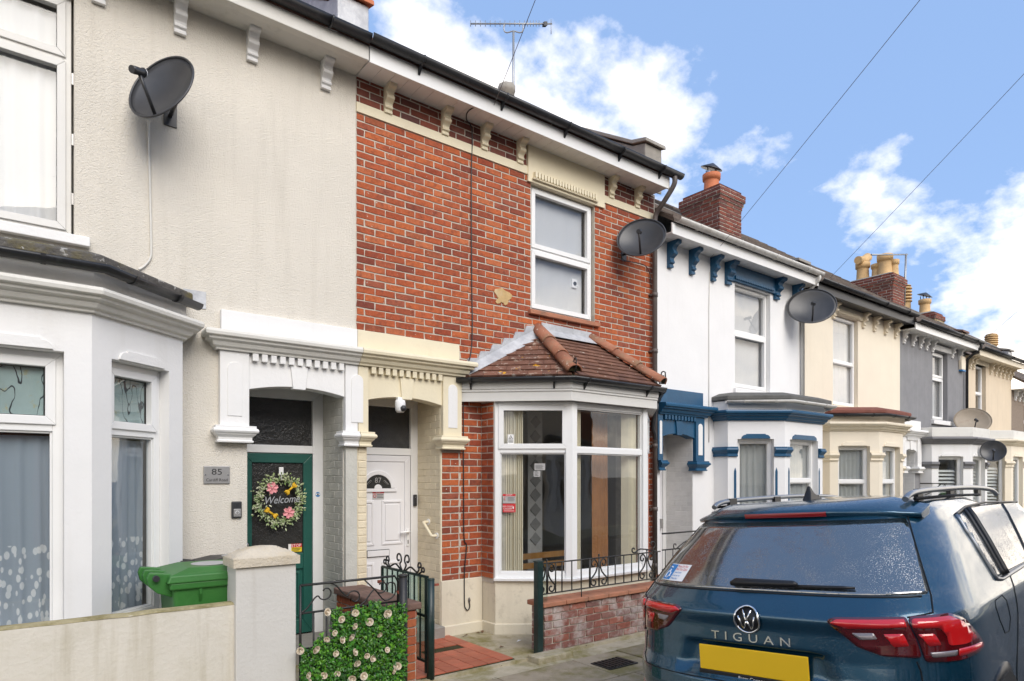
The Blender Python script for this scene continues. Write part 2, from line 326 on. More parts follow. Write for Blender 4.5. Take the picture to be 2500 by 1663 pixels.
M_stone = mat('grey_stone', (.30, .28, .25), .9, .15, 6, bump=.006, bs=30, col2=(.22, .21, .19), c2s=4, c2lo=.5, c2hi=.7, c2amt=.6, spec=.2)
M_wallrender = mat('garden_wall_render', (.66, .62, .54), .75, .05, 1.5, bump=.004, bs=35, bump2=.005, b2s=6, streak=(.36, .31, .20), samt=.55, slo=.50, col2=(.46, .42, .30), c2s=1.3, c2lo=.52, c2hi=.7, c2amt=.45, spec=.3)
M_mosswall = mat('mossy_wall_top', (.40, .34, .20), .9, .2, 9, bump=.006, bs=50, col2=(.20, .17, .07), c2s=6, c2lo=.45, c2hi=.62, c2amt=.8, spec=.15)
M_pier = mat('pier_render', (.62, .60, .56), .7, .05, 1.5, bump=.003, bs=40, bump2=.003, b2s=6, streak=(.42, .38, .32), samt=.4, slo=.56, spec=.3)
M_piercap = mat('pier_cap', (.62, .55, .44), .9, .10, 20, bump=.008, bs=70, bump2=.006, b2s=16, dots=((.05, .045, .04), 34, .68), col2=(.50, .40, .24), c2s=5, c2lo=.5, c2hi=.66, c2amt=.6, spec=.15)
M_cap = mat('red_coping', (.40, .175, .105), .8, .15, 8, bump=.004, bs=50, col2=(.20, .13, .09), c2s=5, c2lo=.5, c2hi=.68, c2amt=.7, spec=.25)
M_cap_br = mat('brown_coping', (.20, .125, .10), .85, .2, 8, bump=.008, bs=28, col2=(.10, .075, .06), c2s=7, c2lo=.5, c2hi=.68, c2amt=.7, spec=.2)
M_quarry = mat('quarry_tile', (.42, .115, .062), .48, .10, 10, bump=.001, bs=60, rnd=.14, col2=(.30, .09, .055), c2s=6, c2lo=.52, c2hi=.7, c2amt=.5, spec=.45)
M_conc = mat('mossy_concrete', (.44, .385, .28), .82, .16, 7, bump=.008, bs=60, bump2=.01, b2s=6, col2=(.20, .175, .045), c2s=1.7, c2lo=.46, c2hi=.60, c2amt=.85, dots=((.10, .085, .055), 11, .67), spec=.35)
M_flag = mat('paving_flag', (.30, .25, .18), .75, .15, 8, bump=.008, bs=55, bump2=.008, b2s=7, rnd=.14, col2=(.16, .14, .035), c2s=1.9, c2lo=.47, c2hi=.62, c2amt=.8, dots=((.42, .38, .28), 48, .70), spec=.4)
M_dirt = mat('dark_earth', (.06, .055, .03), .95, .3, 10, bump=.01, bs=50, spec=.1)
M_asphalt = mat('asphalt', (.055, .055, .057), .75, .2, 6, bump=.006, bs=180, spec=.4)
M_kerb = mat('kerb_stone', (.30, .29, .27), .8, .12, 6, bump=.004, bs=60, rnd=.08)
M_dark = mat('dark_interior', (.10, .09, .08), .9, .1, 2)
M_room = mat('room_wall', (.36, .33, .28), .9, .1, 1)
M_green_door = mat('green_door', (.012, .088, .068), .42, .10, 4, bump=.0015, bs=30, spec=.5)
M_white_door = mat('white_door', (.76, .755, .77), .3, .02, 3, spec=.5)
M_obs = mat('obscure_glass', (.035, .034, .032), .09, .25, 4, bump=.006, bs=42, bump2=.006, b2s=18, spec=.55)
M_obs2 = mat('ripple_glass', (.045, .045, .047), .22, .25, 3, bump=.003, bs=90, spec=.5, col2=(.14, .14, .14), c2s=2.5, c2lo=.5, c2hi=.8, c2amt=.5)
M_steel = mat('brushed_steel', (.42, .41, .40), .42, .05, 30, metal=.7)
M_dkplastic = mat('dark_grey_plastic', (.035, .035, .038), .35, .1, 10, spec=.5)
M_white = mat('white_plastic', (.80, .80, .80), .3, .02, 3, spec=.5)
M_print_dk = mat('dark_print', (.03, .03, .03), .5, 0)
M_print_rd = mat('red_print', (.55, .03, .035), .45, .05, 10)
M_print_wh = mat('white_print', (.78, .77, .75), .45, 0)
M_print_ye = mat('yellow_print', (.78, .58, .03), .45, 0)
M_print_bl = mat('blue_print', (.02, .20, .50), .45, 0)
M_print_gr = mat('grey_print', (.42, .41, .40), .5, .05, 10)
M_silver = mat('silver_letters', (.55, .56, .58), .35, .05, 10, metal=.5)
M_chrome = mat('chrome', (.75, .76, .78), .12, .02, 10, metal=1)
M_wood = mat('pine_wood', (.42, .21, .06), .45, .15, 6, spec=.4, streak=(.28, .12, .035), samt=.6, slo=.45)
M_wood_dk = mat('orange_curtain', (.34, .15, .055), .8, .15, 6)
M_blind = mat('cream_blind', (.86, .77, .58), .8, .04, 4, rnd=.05)
M_glass = glass('window_glass', (.95, .965, .965), 1.6, wob=.0025)
M_glass_up = glass('upper_window_glass', (.965, .97, .975), 1.42, wob=.002)
M_clear = glass('clear_plastic_sheet', (.70, .80, .76), 1.35, .06)
M_net = net('net_curtain', (.66, .74, .85), .74, lace=1.28)
M_net_w = net('white_curtain', (.90, .91, .91), .95)
M_net_g = net('grey_net_curtain', (.76, .76, .74), .86)
M_leafprint = None
# ------------------------------------------------------------------ ground, road, pavement
def structure(o): o['kind'] = 'structure'; return o
structure(MB().add([(-900, -900, -.42), (900, -900, -.42), (900, 900, -.42), (-900, 900, -.42)], [(0, 1, 2, 3)]).build('ground', M_asphalt))
YK = -2.78
rp = [(YK - .12, -.105), (-3.4, -.067), (-5.1, .054), (-6.1, .085), (-7.4, .02), (-9.2, -.10)]
m = MB()
for (y0, z0), (y1, z1) in zip(rp, rp[1:]): m.quad((-40, y0, z0), (80, y0, z0), (80, y1, z1), (-40, y1, z1))
structure(m.build('road', M_asphalt))
structure(MB().box(-40, 80, YK, -1.24, -.4, -.045).build('pavement', M_conc))
structure(MB().box(-40, 80, -12.2, -9.32, -.4, -.02).build('opposite_pavement', M_conc))
m = MB()
for i in range(44): m.box(-8 + i * .92, -8 + i * .92 + .91, YK - .12, YK - .002, -.4, -.028)
structure(m.build('kerb', M_kerb, bev=.012))
structure(MB().box(-40, 80, -9.32, -9.2, -.4, -.015).build('opposite_kerb', M_kerb))
structure(MB().box(-8, 40, -1.24, .6, -.4, -.014).build('front_yard_paving', M_conc))
# paving flags laid along the pavement, each its own slab
pv = structure(MB().box(1.0, 9.0, YK + .01, -1.50, -.05, -.040).build('paving_bed', M_dirt))
random.seed(5)
for r_, (ya, yb) in enumerate(((-2.14, -1.505), (YK + .012, -2.15))):
    x = 1.0 + r_ * .33
    while x < 8.6:
        w = random.choice((.62, .75, .90)); z = -.03 + random.uniform(-.003, .003); j = lambda: random.uniform(-.004, .004)
        mm = MB(); c = [(x + .005, ya + .004), (x + w - .005, ya + .004), (x + w - .005, yb - .004), (x + .005, yb - .004)]
        zz = [z + j() for _ in c]
        mm.add([(a, b_, -.05) for a, b_ in c] + [(a, b_, q) for (a, b_), q in zip(c, zz)], [(0, 1, 2, 3), (4, 5, 6, 7), (0, 1, 5, 4), (1, 2, 6, 5), (2, 3, 7, 6), (3, 0, 4, 7)])
        mm.build('flagstone', M_flag, pv, bev=.006); x += w
# drain grating in the pavement
gp = G(1500, 1620, -.03)
t = thing('drain_grating', 'small dark slotted drain grating set in the pavement near the brick garden wall', 'drain', (gp.x, gp.y, -.03))
MB().box(gp.x - .19, gp.x + .19, gp.y - .13, gp.y + .13, -.045, -.022).build('frame', M_iron, t, bev=.003)
for i in range(7): MB().box(gp.x - .165 + i * .049, gp.x - .14 + i * .049, gp.y - .11, gp.y + .11, -.024, -.014).build('bar', M_iron, t)
# ------------------------------------------------------------------ bricks
_bm = {}
def brick_mesh(L, H, m, D=.012, inset=.003, var=0):
    key = (round(L * 200), round(H * 400), m.name, round(D * 1000), var)
    if key not in _bm: mm = MB(); brick_add(mm, lambda a, b, z: V(a, -b, z), 0, L, 0, H, D, inset, random.Random(hash(key[:2]) + var * 77)); _bm[key] = mm.mesh('brick', m)
    return _bm[key]
def brick_add(mm, T, a0, a1, z0, z1, D, inset, rg):
    j = lambda k: rg.uniform(-k, k)
    c = [(a0, z0), (a1, z0), (a1, z1), (a0, z1)]; am = (a0 + a1) / 2; zm = (z0 + z1) / 2
    c = [(a + j(.0045), z + j(.0028)) for a, z in c]; f = [(a + (inset if a < am else -inset), z + (inset if z < zm else -inset)) for a, z in c]
    top = (am + j(.02), z1 - inset + j(.002)); bot = (am + j(.02), z0 + inset + j(.002))
    vs = [T(a, 0, z) for a, z in c] + [T(a, D + j(.0015), z) for a, z in f] + [T(top[0], D + j(.002), top[1]), T(bot[0], D + j(.002), bot[1])]
    mm.add(vs, [(0, 1, 5, 9, 4), (1, 2, 6, 5), (2, 3, 7, 8, 6), (3, 0, 4, 7), (4, 9, 8, 7), (9, 5, 6, 8)])
def spans(a0, a1, z0, z1, holes=(), L=.2325, C=.0757, J=.0125, off=0.0, zoff=0.0, minl=.03):
    out = []; k = math.floor((z0 - zoff) / C)
    while zoff + k * C < z1 - .02:
        za = max(zoff + k * C, z0); zb = min(zoff + (k + 1) * C, z1)
        if zb - za > .03:
            zm = (za + zb) / 2; iv = [(a0, a1)]
            for h in holes:
                if h[2] < zm < h[3]:
                    nv = []
                    for p, q in iv:
                        if h[0] > p: nv.append((p, min(q, h[0])))
                        if h[1] < q: nv.append((max(p, h[1]), q))
                        if False: pass
                    iv = [(p, q) for p, q in nv if q > p]
            for p, q in iv:
                o = off + (L / 2 if k % 2 else 0); i = math.floor((p - o) / L); x = o + i * L
                while x < q:
                    s0 = max(x, p); s1 = min(x + L, q)
                    if s1 - s0 > minl: out.append((s0 + J / 2, s1 - J / 2, za + J / 2, zb - J / 2))
                    x += L
        k += 1
    return out
def lay(parent, o, u, sp, m, D=.006, name='brick'):      # one object for each brick, sharing meshes
    u = Vector((u[0], u[1], 0)).normalized(); ang = math.atan2(u.y, u.x)
    for a0, a1, z0, z1 in sp:
        me = brick_mesh(a1 - a0, z1 - z0, m, D, .003, random.randrange(4))
        link(name, me, parent, loc=Vector((o[0], o[1], 0)) + u * a0 + Vector((0, 0, z0)), rot=(0, 0, ang))
def lay_joined(parent, name, faces, m, D=.006):           # faces: list of (o,u,spans)
    mm = MB(); rg = random.Random(3)
    for o, u, sp in faces:
        T = frame(o, u)
        for a0, a1, z0, z1 in sp: brick_add(mm, T, a0, a1, z0, z1, D, .003, rg)
    ob = mm.build(name, m, parent); ob['kind'] = 'stuff'; return ob
# ------------------------------------------------------------------ shared house pieces
def window(parent, T, w, z0, z1, zt=None, top=False, bot=False, gm=None, fm=None, fw=.06, bk=.07, name='window', sill=False, b=0):
    gm = gm or M_glass; fm = fm or M_upvc
    m = MB(); m.ring(T, 0, w, z0, z1, fw, b - bk, b); panes = []
    cells = [(fw, w - fw, z0 + fw, z1 - fw, bot)] if zt is None else [(fw, w - fw, z0 + fw, zt - .032, bot), (fw, w - fw, zt + .032, z1 - fw, top)]
    if zt is not None: m.box(fw, w - fw, b - bk, b + .001, zt - .032, zt + .032, T)
    for a0, a1, c0, c1, sash in cells:
        if sash: m.ring(T, a0 - .018, a1 + .018, c0 - .018, c1 + .018, .058, b - .04, b + .016); a0 += .04; a1 -= .04; c0 += .04; c1 -= .04
        else: m.ring(T, a0, a1, c0, c1, .014, b - bk + .01, b - .012); a0 += .014; a1 -= .014; c0 += .014; c1 -= .014
        panes.append((a0, a1, c0, c1))
    if sill: m.box(-.03, w + .03, b - .05, b + .05, z0 - .03, z0, T)
    o = m.build(name, fm, parent, bev=.004)
    for a0, a1, c0, c1 in panes: MB().box(a0 - .003, a1 + .003, b - .045, b - .041, c0 - .003, c1 + .003, T).build('pane', gm, o)
    return o
def curtain(T, w, z0, z1, b, m, label, folds=9, amp=.03, seed=1, a0=0, gather=0, cat='curtain', group=None):
    rg = random.Random(seed); n = max(24, int(w * 70)); mm = MB(); rows = 14; ph = [rg.uniform(0, 6.3) for _ in range(4)]
    for k in range(rows + 1):
        f = k / rows; z = z1 - (z1 - z0) * f
        for i in range(n + 1):
            s = i / n; q = s + gather * math.sin(s * 5 + ph[0]) * f * .05
            d = amp * (math.sin(q * folds * 6.28 + ph[1] + .6 * math.sin(f * 2 + ph[2])) * .7 + .3 * math.sin(q * folds * 11.3 + ph[3])) * (.35 + .65 * f)
            mm.v.append(tuple(T(a0 + w * q, b + d, z)))
    for k in range(rows):
        for i in range(n):
            mm.f.append([k * (n + 1) + i, k * (n + 1) + i + 1, (k + 1) * (n + 1) + i + 1, (k + 1) * (n + 1) + i]); mm.sm.append(True)
    return tag(mm.build('curtain', m), label, cat, group)
def smooth_poly(pts, k=5):                                # Catmull-Rom through the points
    out = []; n = len(pts)
    for i in range(n - 1):
        p0, p1, p2, p3 = (Vector(pts[max(i - 1, 0)]), Vector(pts[i]), Vector(pts[i + 1]), Vector(pts[min(i + 2, n - 1)]))
        for j in range(k):
            t = j / k; out.append(.5 * ((2 * p1) + (p2 - p0) * t + (2 * p0 - 5 * p1 + 4 * p2 - p3) * t * t + (3 * p1 - p0 - 3 * p2 + p3) * t ** 3))
    out.append(Vector(pts[-1])); return out
BRK = [(0, 0), (.20, 0), (.20, -.035), (.185, -.05), (.15, -.06), (.118, -.085), (.105, -.12), (.118, -.145), (.132, -.165), (.125, -.19), (.085, -.215), (.062, -.235), (.058, -.262), (.075, -.285), (.072, -.305), (.045, -.315), (.042, -.33), (.055, -.338), (.052, -.37), (0, -.37)]
_brk = {}
def bracket(parent, x, ztop, m, w=.085, s=1.0, y=0.0):
    k = (m.name, w, s)
    if k not in _brk: _brk[k] = MB().prism([(a * s, z * s) for a, z in BRK], lambda a, z, t_: V(t_, -a, z), -w / 2, w / 2).mesh('bracket', m)
    return link('bracket', _brk[k], parent, loc=(x, y, ztop), bev=.003)
def half_round(r, t=.004, n=9):
    o = [(r * math.cos(a), r * math.sin(a)) for a in (math.pi + math.pi * k / n for k in range(n + 1))]
    i = [((r - t) * math.cos(a), (r - t) * math.sin(a)) for a in (2 * math.pi - math.pi * k / n for k in range(n + 1))]
    return o + i
def gutter(parent, pts, z, m, r=.058, brackets=(), out=0, name='gutter'):
    g = MB().sweep([(out + a, z + b) for a, b in half_round(r)], pts, True)
    o = g.build(name, m, parent); return o
CORN = [(0, 0), (.03, 0), (.035, .022), (.06, .03), (.075, .055), (.078, .07), (.115, .082), (.12, .105), (.15, .112), (.155, .14), (.145, .165), (0, .175)]
CAPT = [(0, 0), (.028, 0), (.032, .015), (.02, .022), (.022, .045), (.045, .065), (.052, .078), (.062, .082), (.070, .098), (.062, .115), (.05, .12), (.05, .14), (0, .14)]
def scaled(prof, s, z0, h):
    hh = max(z for _, z in prof); return [(o * s, z0 + z * h / hh) for o, z in prof]
def arch_poly(w, h, n=8):                                 # rectangle with a round top, standing on z=0, centred
    r = w / 2; return [(-r, 0), (r, 0), (r, h - r)] + [(r * math.cos(a), h - r + r * math.sin(a)) for a in (math.pi * k / n for k in range(1, n))] + [(-r, h - r)]
def pilaster(parent, x0, x1, z0, z1, m, pm, zc0, y=-.06, cap_m=None, panel=True, clo=True, chi=True, caph=.15):
    MB().box(x0, x1, y, .10, z0, z1).build('pilaster', m, parent, bev=.004)
    if panel:
        w = (x1 - x0) * .5; xm = (x0 + x1) / 2; h = (z1 - z0) * .72
        MB().prism(arch_poly(w, h), lambda a, z, t_: V(xm + a, t_, z0 + (z1 - z0) * .14 + z), y - .007, y + .02).build('pilaster_panel', pm, parent, bev=.003)
    pts = [(x0, .06), (x0, y), (x1, y), (x1, .06)]
    if not clo: pts = pts[1:]
    if not chi: pts = pts[:-1]
    MB().sweep(scaled(CAPT, 1, zc0, caph), pts).build('capital', cap_m or m, parent, bev=.003)
def lintel(parent, x0, x1, zs, zt, rise, m, y=-.035, key=True, depth=.16):
    n = 14; w = x1 - x0; xm = (x0 + x1) / 2; a = w * .38
    pts = [(x0, zs), (xm - a, zs), (xm - a, zs + .014)] + [(xm + a * math.sin(R(80) * (2 * k / n - 1)) / math.sin(R(80)), zs + .014 + rise * (math.cos(R(80) * (2 * k / n - 1)) - math.cos(R(80))) / (1 - math.cos(R(80)))) for k in range(1, n)] + [(xm + a, zs + .014), (xm + a, zs), (x1, zs), (x1, zt), (x0, zt)]
    pts = [(x0, zs)] + [(x0 + w * k / n, zs + rise * (1 - (2 * k / n - 1) ** 2)) for k in range(1, n)] + [(x1, zs), (x1, zt), (x0, zt)]
    MB().prism(pts, lambda p, q, t_: V(p, t_, q), y, y + depth).build('lintel', m, parent, bev=.003)
    if key:
        kz = zs + rise - .022; MB().prism([(xm - .058, kz), (xm + .058, kz), (xm + .082, zt - .005), (xm - .082, zt - .005)], lambda p, q, t_: V(p, t_, q), y - .022, y + .06).build('keystone', m, parent, bev=.003)
_dent = {}
def dentils(parent, x0, x1, z0, z1, n, m, y=-.045):
    p = (x1 - x0) / n; k = (m.name, round(p, 3), round(z1 - z0, 3))
    if k not in _dent: _dent[k] = MB().box(0, p * .62, -.035, .03, 0, z1 - z0).mesh('dentil', m)
    for i in range(n): link('dentil', _dent[k], parent, loc=(x0 + p * (i + .2), y, z0), bev=.003)
def shell(root, x0, x1, ztop, depth=7.5, floor=.1, roofm=None, pitch=.71, oh=.34, zeave=None):  # party walls, back, floors, roof
    m = MB(); a, b = x0 + .012, x1 - .012
    m.box(a, a + .1, .22, depth, -.2, ztop); m.box(b - .1, b, .22, depth, -.2, ztop); m.box(a + .1, b - .1, depth - .1, depth, -.2, ztop)
    m.box(a + .1, b - .1, .215, depth - .1, -.2, floor); m.box(a + .1, b - .1, .215, depth - .1, 2.88, 3.0)
    m.box(a + .1, b - .1, 3.3, 3.4, floor, 2.88); m.box(a + .1, b - .1, 3.3, 3.4, 3.0, ztop); m.box(a, b, .16, depth, ztop, ztop + .03)
    m.build('inner_wall', M_room, root)
    ze = zeave or ztop + .16; yr = depth / 2 + .1
    r = MB(); r.prism([(-oh, ze), (yr, ze + (yr + oh) * pitch), (depth + .2, ze + .0), (depth + .2, ze - .05), (yr, ze + (yr + oh) * pitch - .09), (-oh, ze - .05)], lambda y, z, x: V(x, y, z), x0 + .004, x1 - .004)
    ro = r.build('roof', roofm or M_tile, root)
    # courses of roof tiles on the front slope
    c = MB(); n = int((yr + oh) / .25)
    for i in range(n):
        y0 = -oh + .02 + i * .25; y1 = y0 + .27; z0 = ze + (y0 + oh) * pitch; z1 = ze + (y1 + oh) * pitch; k = int((x1 - x0) / .30); w = (x1 - x0 - .02) / k
        for q in range(k):
            xa = x0 + .01 + q * w; xb = xa + w - .006
            c.add([(xa, y0, z0 + .002), (xb, y0, z0 + .002), (xb, y1, z1 + .002), (xa, y1, z1 + .002), (xa, y0, z0 + .035), (xb, y0, z0 + .035), (xb, y1, z1 + .012), (xa, y1, z1 + .012)], [(4, 5, 6, 7), (0, 1, 5, 4), (0, 4, 7, 3), (1, 2, 6, 5)])
    co = c.build('roof_tiles', roofm or M_tile, ro); co['kind'] = 'stuff'
    return ro
def soffit_boards(root, x0, x1, z, depth, m, step=.15):
    n = round((x1 - x0) / step); w = (x1 - x0) / n; me = MB().box(0, w - .003, -depth, 0, 0, .014).mesh('soffit_board', m)
    for i in range(n): link('soffit_board', me, root, loc=(x0 + i * w, -.001, z), bev=.002, seg=1)
def satellite(label, loc, face, w=.62, h=.5, m=None, arm=True, wall=(0, 0, 0), tilt=0, group=None):
    # shallow bowl facing `face`, on an arm from the wall
    m = m or M_dish; t = thing('satellite_dish', label, 'satellite dish', loc, group); loc = Vector(loc); f = Vector(face).normalized()
    x = Vector((0, 0, 1)).cross(f).normalized(); y = f.cross(x)
    Mx = Matrix((x, y, f)).transposed(); ct, st = math.cos(tilt), math.sin(tilt)
    mm = MB(); n = 36; rings = 8; vs = []; fs = []
    for side in (0, 1):
        for i in range(rings + 1):
            r = i / rings
            for k in range(n):
                a = 2 * math.pi * k / n; p = V(math.cos(a) * r * w / 2, math.sin(a) * r * h / 2, .085 * r * r - .006 * side); p = V(p.x * ct - p.y * st, p.x * st + p.y * ct, p.z)
                vs.append(loc + Mx @ p)
    for side in (0, 1):
        b = side * (rings + 1) * n
        for i in range(rings):
            for k in range(n): l = (k + 1) % n; fs.append([b + i * n + k, b + i * n + l, b + (i + 1) * n + l, b + (i + 1) * n + k])
    b0 = rings * n; b1 = b0 + (rings + 1) * n
    for k in range(n): l = (k + 1) % n; fs.append([b0 + k, b0 + l, b1 + l, b1 + k])
    mm.add(vs, fs, True); mm.build('reflector', m, t)
    mm = MB(); rim = [loc + Mx @ V(math.cos(a) * w / 2 * ct - math.sin(a) * h / 2 * st, math.cos(a) * w / 2 * st + math.sin(a) * h / 2 * ct, .085) for a in (2 * math.pi * k / 40 for k in range(40))]
    mm.tube(rim, .009, 6, closed=True); mm.build('rim', m, t)
    Lp = loc + Mx @ V(0, -h * .42, .06); Lq = loc + Mx @ V(0, -h * .16, .30)
    a = MB(); a.tube([Lp, Lp.lerp(Lq, .5) , Lq], .014, 8); a.build('arm', M_dkplastic, t)
    d = MB(); dv = (loc + Mx @ V(0, .05, .12) - Lq).normalized(); d.tube([Lq - dv * .07, Lq - dv * .03, Lq + dv * .03, Lq + dv * .05], [.028, .030, .026, .036], 12); d.build('receiver', M_dkplastic, t)
    MB().tube([Lq + dv * .052, Lq + dv * .06], .034, 14).build('receiver_cap', M_white, t)
    wp = Vector(wall); bkp = loc - f * .02
    s = MB(); s.tube([bkp, bkp - f * .06, V(wp.x, wp.y - .10, wp.z), wp + V(0, 0, 0)], .016, 8); s.box(wp.x - .05, wp.x + .05, wp.y - .012, wp.y, wp.z - .09, wp.z + .09); s.build('wall_bracket', M_dkplastic, t)
    return t
# ------------------------------------------------------------------ masonry bay, used by most of the terrace
def bay_masonry(root, xc, wm_, tm, zd=0.0, hw=1.275, hf=.6, yr=-.24, yf=-.79, roof_m=None, gut_m=None, win=None, strips=None, hood_m=None, cap=True, parapet=False, front=None, zt=1.78, sill=.66):
    # zd: how much the heights drop against number 85's
    H_ = lambda z: z - zd
    pl = [(xc - hw, .05), (xc - hw, yr), (xc - hf, yf), (xc + hf, yf), (xc + hw, yr), (xc + hw, .05)]
    segs = []
    zh = H_(2.60)
    cl = math.hypot(hw - hf, yf - yr)
    op_c = (cl * .19, cl * .83); fl = 2 * hf; op_f = (fl * .13, fl * .87)
    holes = [[], [(cl - op_c[1], cl - op_c[0], sill, zh)], [(op_f[0], op_f[1], sill, zh)], [(op_c[0], op_c[1], sill, zh)], []]
    for i in range(5):
        u = Vector(pl[i + 1]) - Vector(pl[i]); T = frame(pl[i], u); segs.append((T, u.length))
    mm = MB()
    for (T, l), h in zip(segs, holes): mm.sheet(T, l, -.25, H_(3.10), h, -.2, 0)
    mm.build('bay_wall', wm_, root, bev=0)
    MB().prism([p for p in pl], lambda x, y, z: V(x * .985 + xc * .015, y * .97, z), H_(2.86), H_(3.09)).build('bay_ceiling', M_room, root)
    MB().prism([p for p in pl], lambda x, y, z: V(x * .99 + xc * .01, y * .95, z), -.2, .1).build('bay_floor', M_room, root)
    MB().sweep(scaled(CORN, 1, H_(2.885), .165), pl).build('cornice', tm, root, bev=.004)
    if parapet:
        MB().sweep([(-.1, H_(3.05)), (.05, H_(3.05)), (.05, H_(3.27)), (-.1, H_(3.27))], pl).build('parapet', roof_m, root, bev=.01)
        MB().prism(pl, lambda x, y, z: V(x, y * .9, z), H_(3.1), H_(3.16)).build('bay_roof', M_stone_roof, root)
    else:
        MB().sweep([(-.06, H_(3.05)), (.025, H_(3.05)), (.025, H_(3.19)), (-.06, H_(3.19))], pl).build('blocking_course', wm_, root)
        q = [(xc - hw - .07, 0), (xc - hw - .07, yr - .05), (xc - hf - .05, yf - .13), (xc + hf + .05, yf - .13), (xc + hw + .07, yr - .05), (xc + hw + .07, 0)]
        b = MB(); n = len(q); z0, z1, z2 = H_(3.20), H_(3.265), H_(3.33)
        b.add([(x, y, z0) for x, y in q] + [(x, y, z1) for x, y in q] + [(xc + (x - xc) * .86, y * .8, z2) for x, y in q], [list(range(n))[::-1], [2 * n + i for i in range(n)]] + [[i, (i + 1) % n, n + (i + 1) % n, n + i] for i in range(n)] + [[n + i, n + (i + 1) % n, 2 * n + (i + 1) % n, 2 * n + i] for i in range(n)])
        b.build('bay_roof', roof_m or M_stone_roof, root, bev=.012)
        g = gutter(root, [(q[1][0] - .02, q[1][1] + .03)] + q[2:4] + [(q[4][0] + .02, q[4][1] + .03)], H_(3.185), gut_m or M_black, .05, out=.03)
        pts = [Vector(p) for p in q[1:5]]
        for a, c in zip(pts, pts[1:]):
            d = (c - a); nn = Vector((d.y, -d.x)).normalized(); k = max(2, int(d.length / .45))
            for j in range(k):
                p = a + d * ((j + .5) / k) + nn * .03; T = frame(p, d); MB().prism([(r_[0] * 1.12, r_[1] * 1.12) for r_ in half_round(.05, .012)], lambda o, z, w: T(w, o, H_(3.185) + z), -.014, .014).build('gutter_clip', gut_m or M_black, g)
    # windows
    for i, (T, l) in enumerate(segs):
        for h in holes[i]:
            T2 = frame(T(h[0], -.09, 0)[:2], (T(1, 0, 0) - T(0, 0, 0))[:2]); w = h[1] - h[0]
            (win or default_win)(root, T2, w, h[2], h[3], i)
            MB().box(h[0] - .05, h[1] + .05, -.05, .045, h[2] - .07, h[2], T).build('sill', tm, root, bev=.006)
            # shouldered hood over the head
            a0, a1, r_ = h[0] + .06, h[1] - .06, .06; zb = h[3] + .006
            pts = [(a0, zb), (a1, zb)] + [(a1 - r_ + r_ * math.cos(t_), zb + r_ * math.sin(t_)) for t_ in (math.pi / 2 * k / 5 for k in range(1, 6))] + [(a1 - r_ - .012, zb + r_), (a1 - r_ - .012, zb + r_ + .014), (a0 + r_ + .012, zb + r_ + .014), (a0 + r_ + .012, zb + r_)] + [(a0 + r_ - r_ * math.sin(t_), zb + r_ * math.cos(t_)) for t_ in (math.pi / 2 * k / 5 for k in range(0, 5))]
            MB().prism(pts, lambda a, z, b_: T(a, b_, z), -.02, .016).build('window_hood', hood_m or wm_, root, bev=.003)
            if strips:
                for a in (h[0] - .055, h[1] + .02): MB().prism([(a, .45), (a + .035, .45), (a + .035, H_(2.10)), (a + .0175, H_(2.16)), (a, H_(2.10))], lambda p, z, b_: T(p, b_, z), -.01, .006).build('painted_strip', strips, root)
    if cap:
        for i in (1, 2, 3, 4):
            A, l = segs[i - 1] if i - 1 >= 0 else None; B, l2 = segs[i]
            if i == 1: path = [pl[0], pl[1], B(holes[1][0][0], 0, 0)[:2]]
            elif i == 2: path = [A(holes[1][0][1], 0, 0)[:2], pl[2], B(holes[2][0][0], 0, 0)[:2]]
            elif i == 3: path = [A(holes[2][0][1], 0, 0)[:2], pl[3], B(holes[3][0][0], 0, 0)[:2]]
            else: path = [A(holes[3][0][1], 0, 0)[:2], pl[4], pl[5]]
            MB().sweep(scaled(CAPT, .9, H_(2.33 if zd else 2.33), .15), path).build('pier_capital', tm, root, bev=.003)
    return segs, holes
def default_win(root, T, w, z0, z1, i): return window(root, T, w, z0, z1, z0 + (z1 - z0) * .66 if True else None)
# ------------------------------------------------------------------ number 85: cream rendered house on the left
X85, XB, X89 = -1.84, 2.76, 7.36
h85 = thing('terraced_house', 'cream rendered terraced house with white bay window and green front door', 'house', (X85, 0, 0))
T85 = frame((X85, 0), (1, 0)); sx = lambda x: x - X85
MB().sheet(T85, XB - X85, -.25, 5.82, [(sx(-.74), sx(.40), 3.64, 5.54), (sx(-.16 - 1.15), sx(-.16 + 1.15), -.1, 2.8), (sx(1.705), sx(2.628), -.3, 2.79)], -.22, 0).build('wall', M_stucco, h85)
shell(h85, X85, XB, 5.82)
# eaves: coved soffit, fascia, gutter, brackets
MB().sweep([(-.02, 5.80), (.10, 5.79), (.22, 5.80), (.30, 5.79), (.32, 5.79), (.32, 5.93), (-.02, 5.93)], [(X85, 0), (XB - .004, 0)]).build('soffit', M_paint_trim, h85, bev=.006)
g = gutter(h85, [(X85, -.375), (XB - .02, -.375)], 5.985, M_black, .062)
for x in (-.8, .3, 1.4, 2.35): MB().tube([(x, -.375 + .066 * math.cos(a), 5.985 + .066 * math.sin(a)) for a in (math.pi + math.pi * k / 8 for k in range(9))], .012, 6).build('gutter_clip', M_black, g)
for x in (-1.3, -.62, .0, .56, 1.15, 1.745, 2.44): bracket(h85, x, 5.80 if x > -9 else 0, M_paint, .095, .70 if False else .72)
# upper window
Tw = frame((-.74, .06), (1, 0))
w = window(h85, Tw, 1.125, 3.655, 5.535, 5.04, top=True, bot=True, fm=M_upvc_old, gm=M_glass_up, fw=.055)
for z in (3.95, 4.42, 4.9): MB().box(.385, .40, .045, .075, z - .045, z + .045).build('hinge', M_steel, w)
MB().box(-.82, .50, -.06, .05, 3.565, 3.64).build('sill', M_paint, h85, bev=.006)
curtain(Tw, .98, 3.70, 5.42, -.085, M_net_w, 'white curtain hanging in the upper window of the cream rendered house', 7, .02, 4, .05)
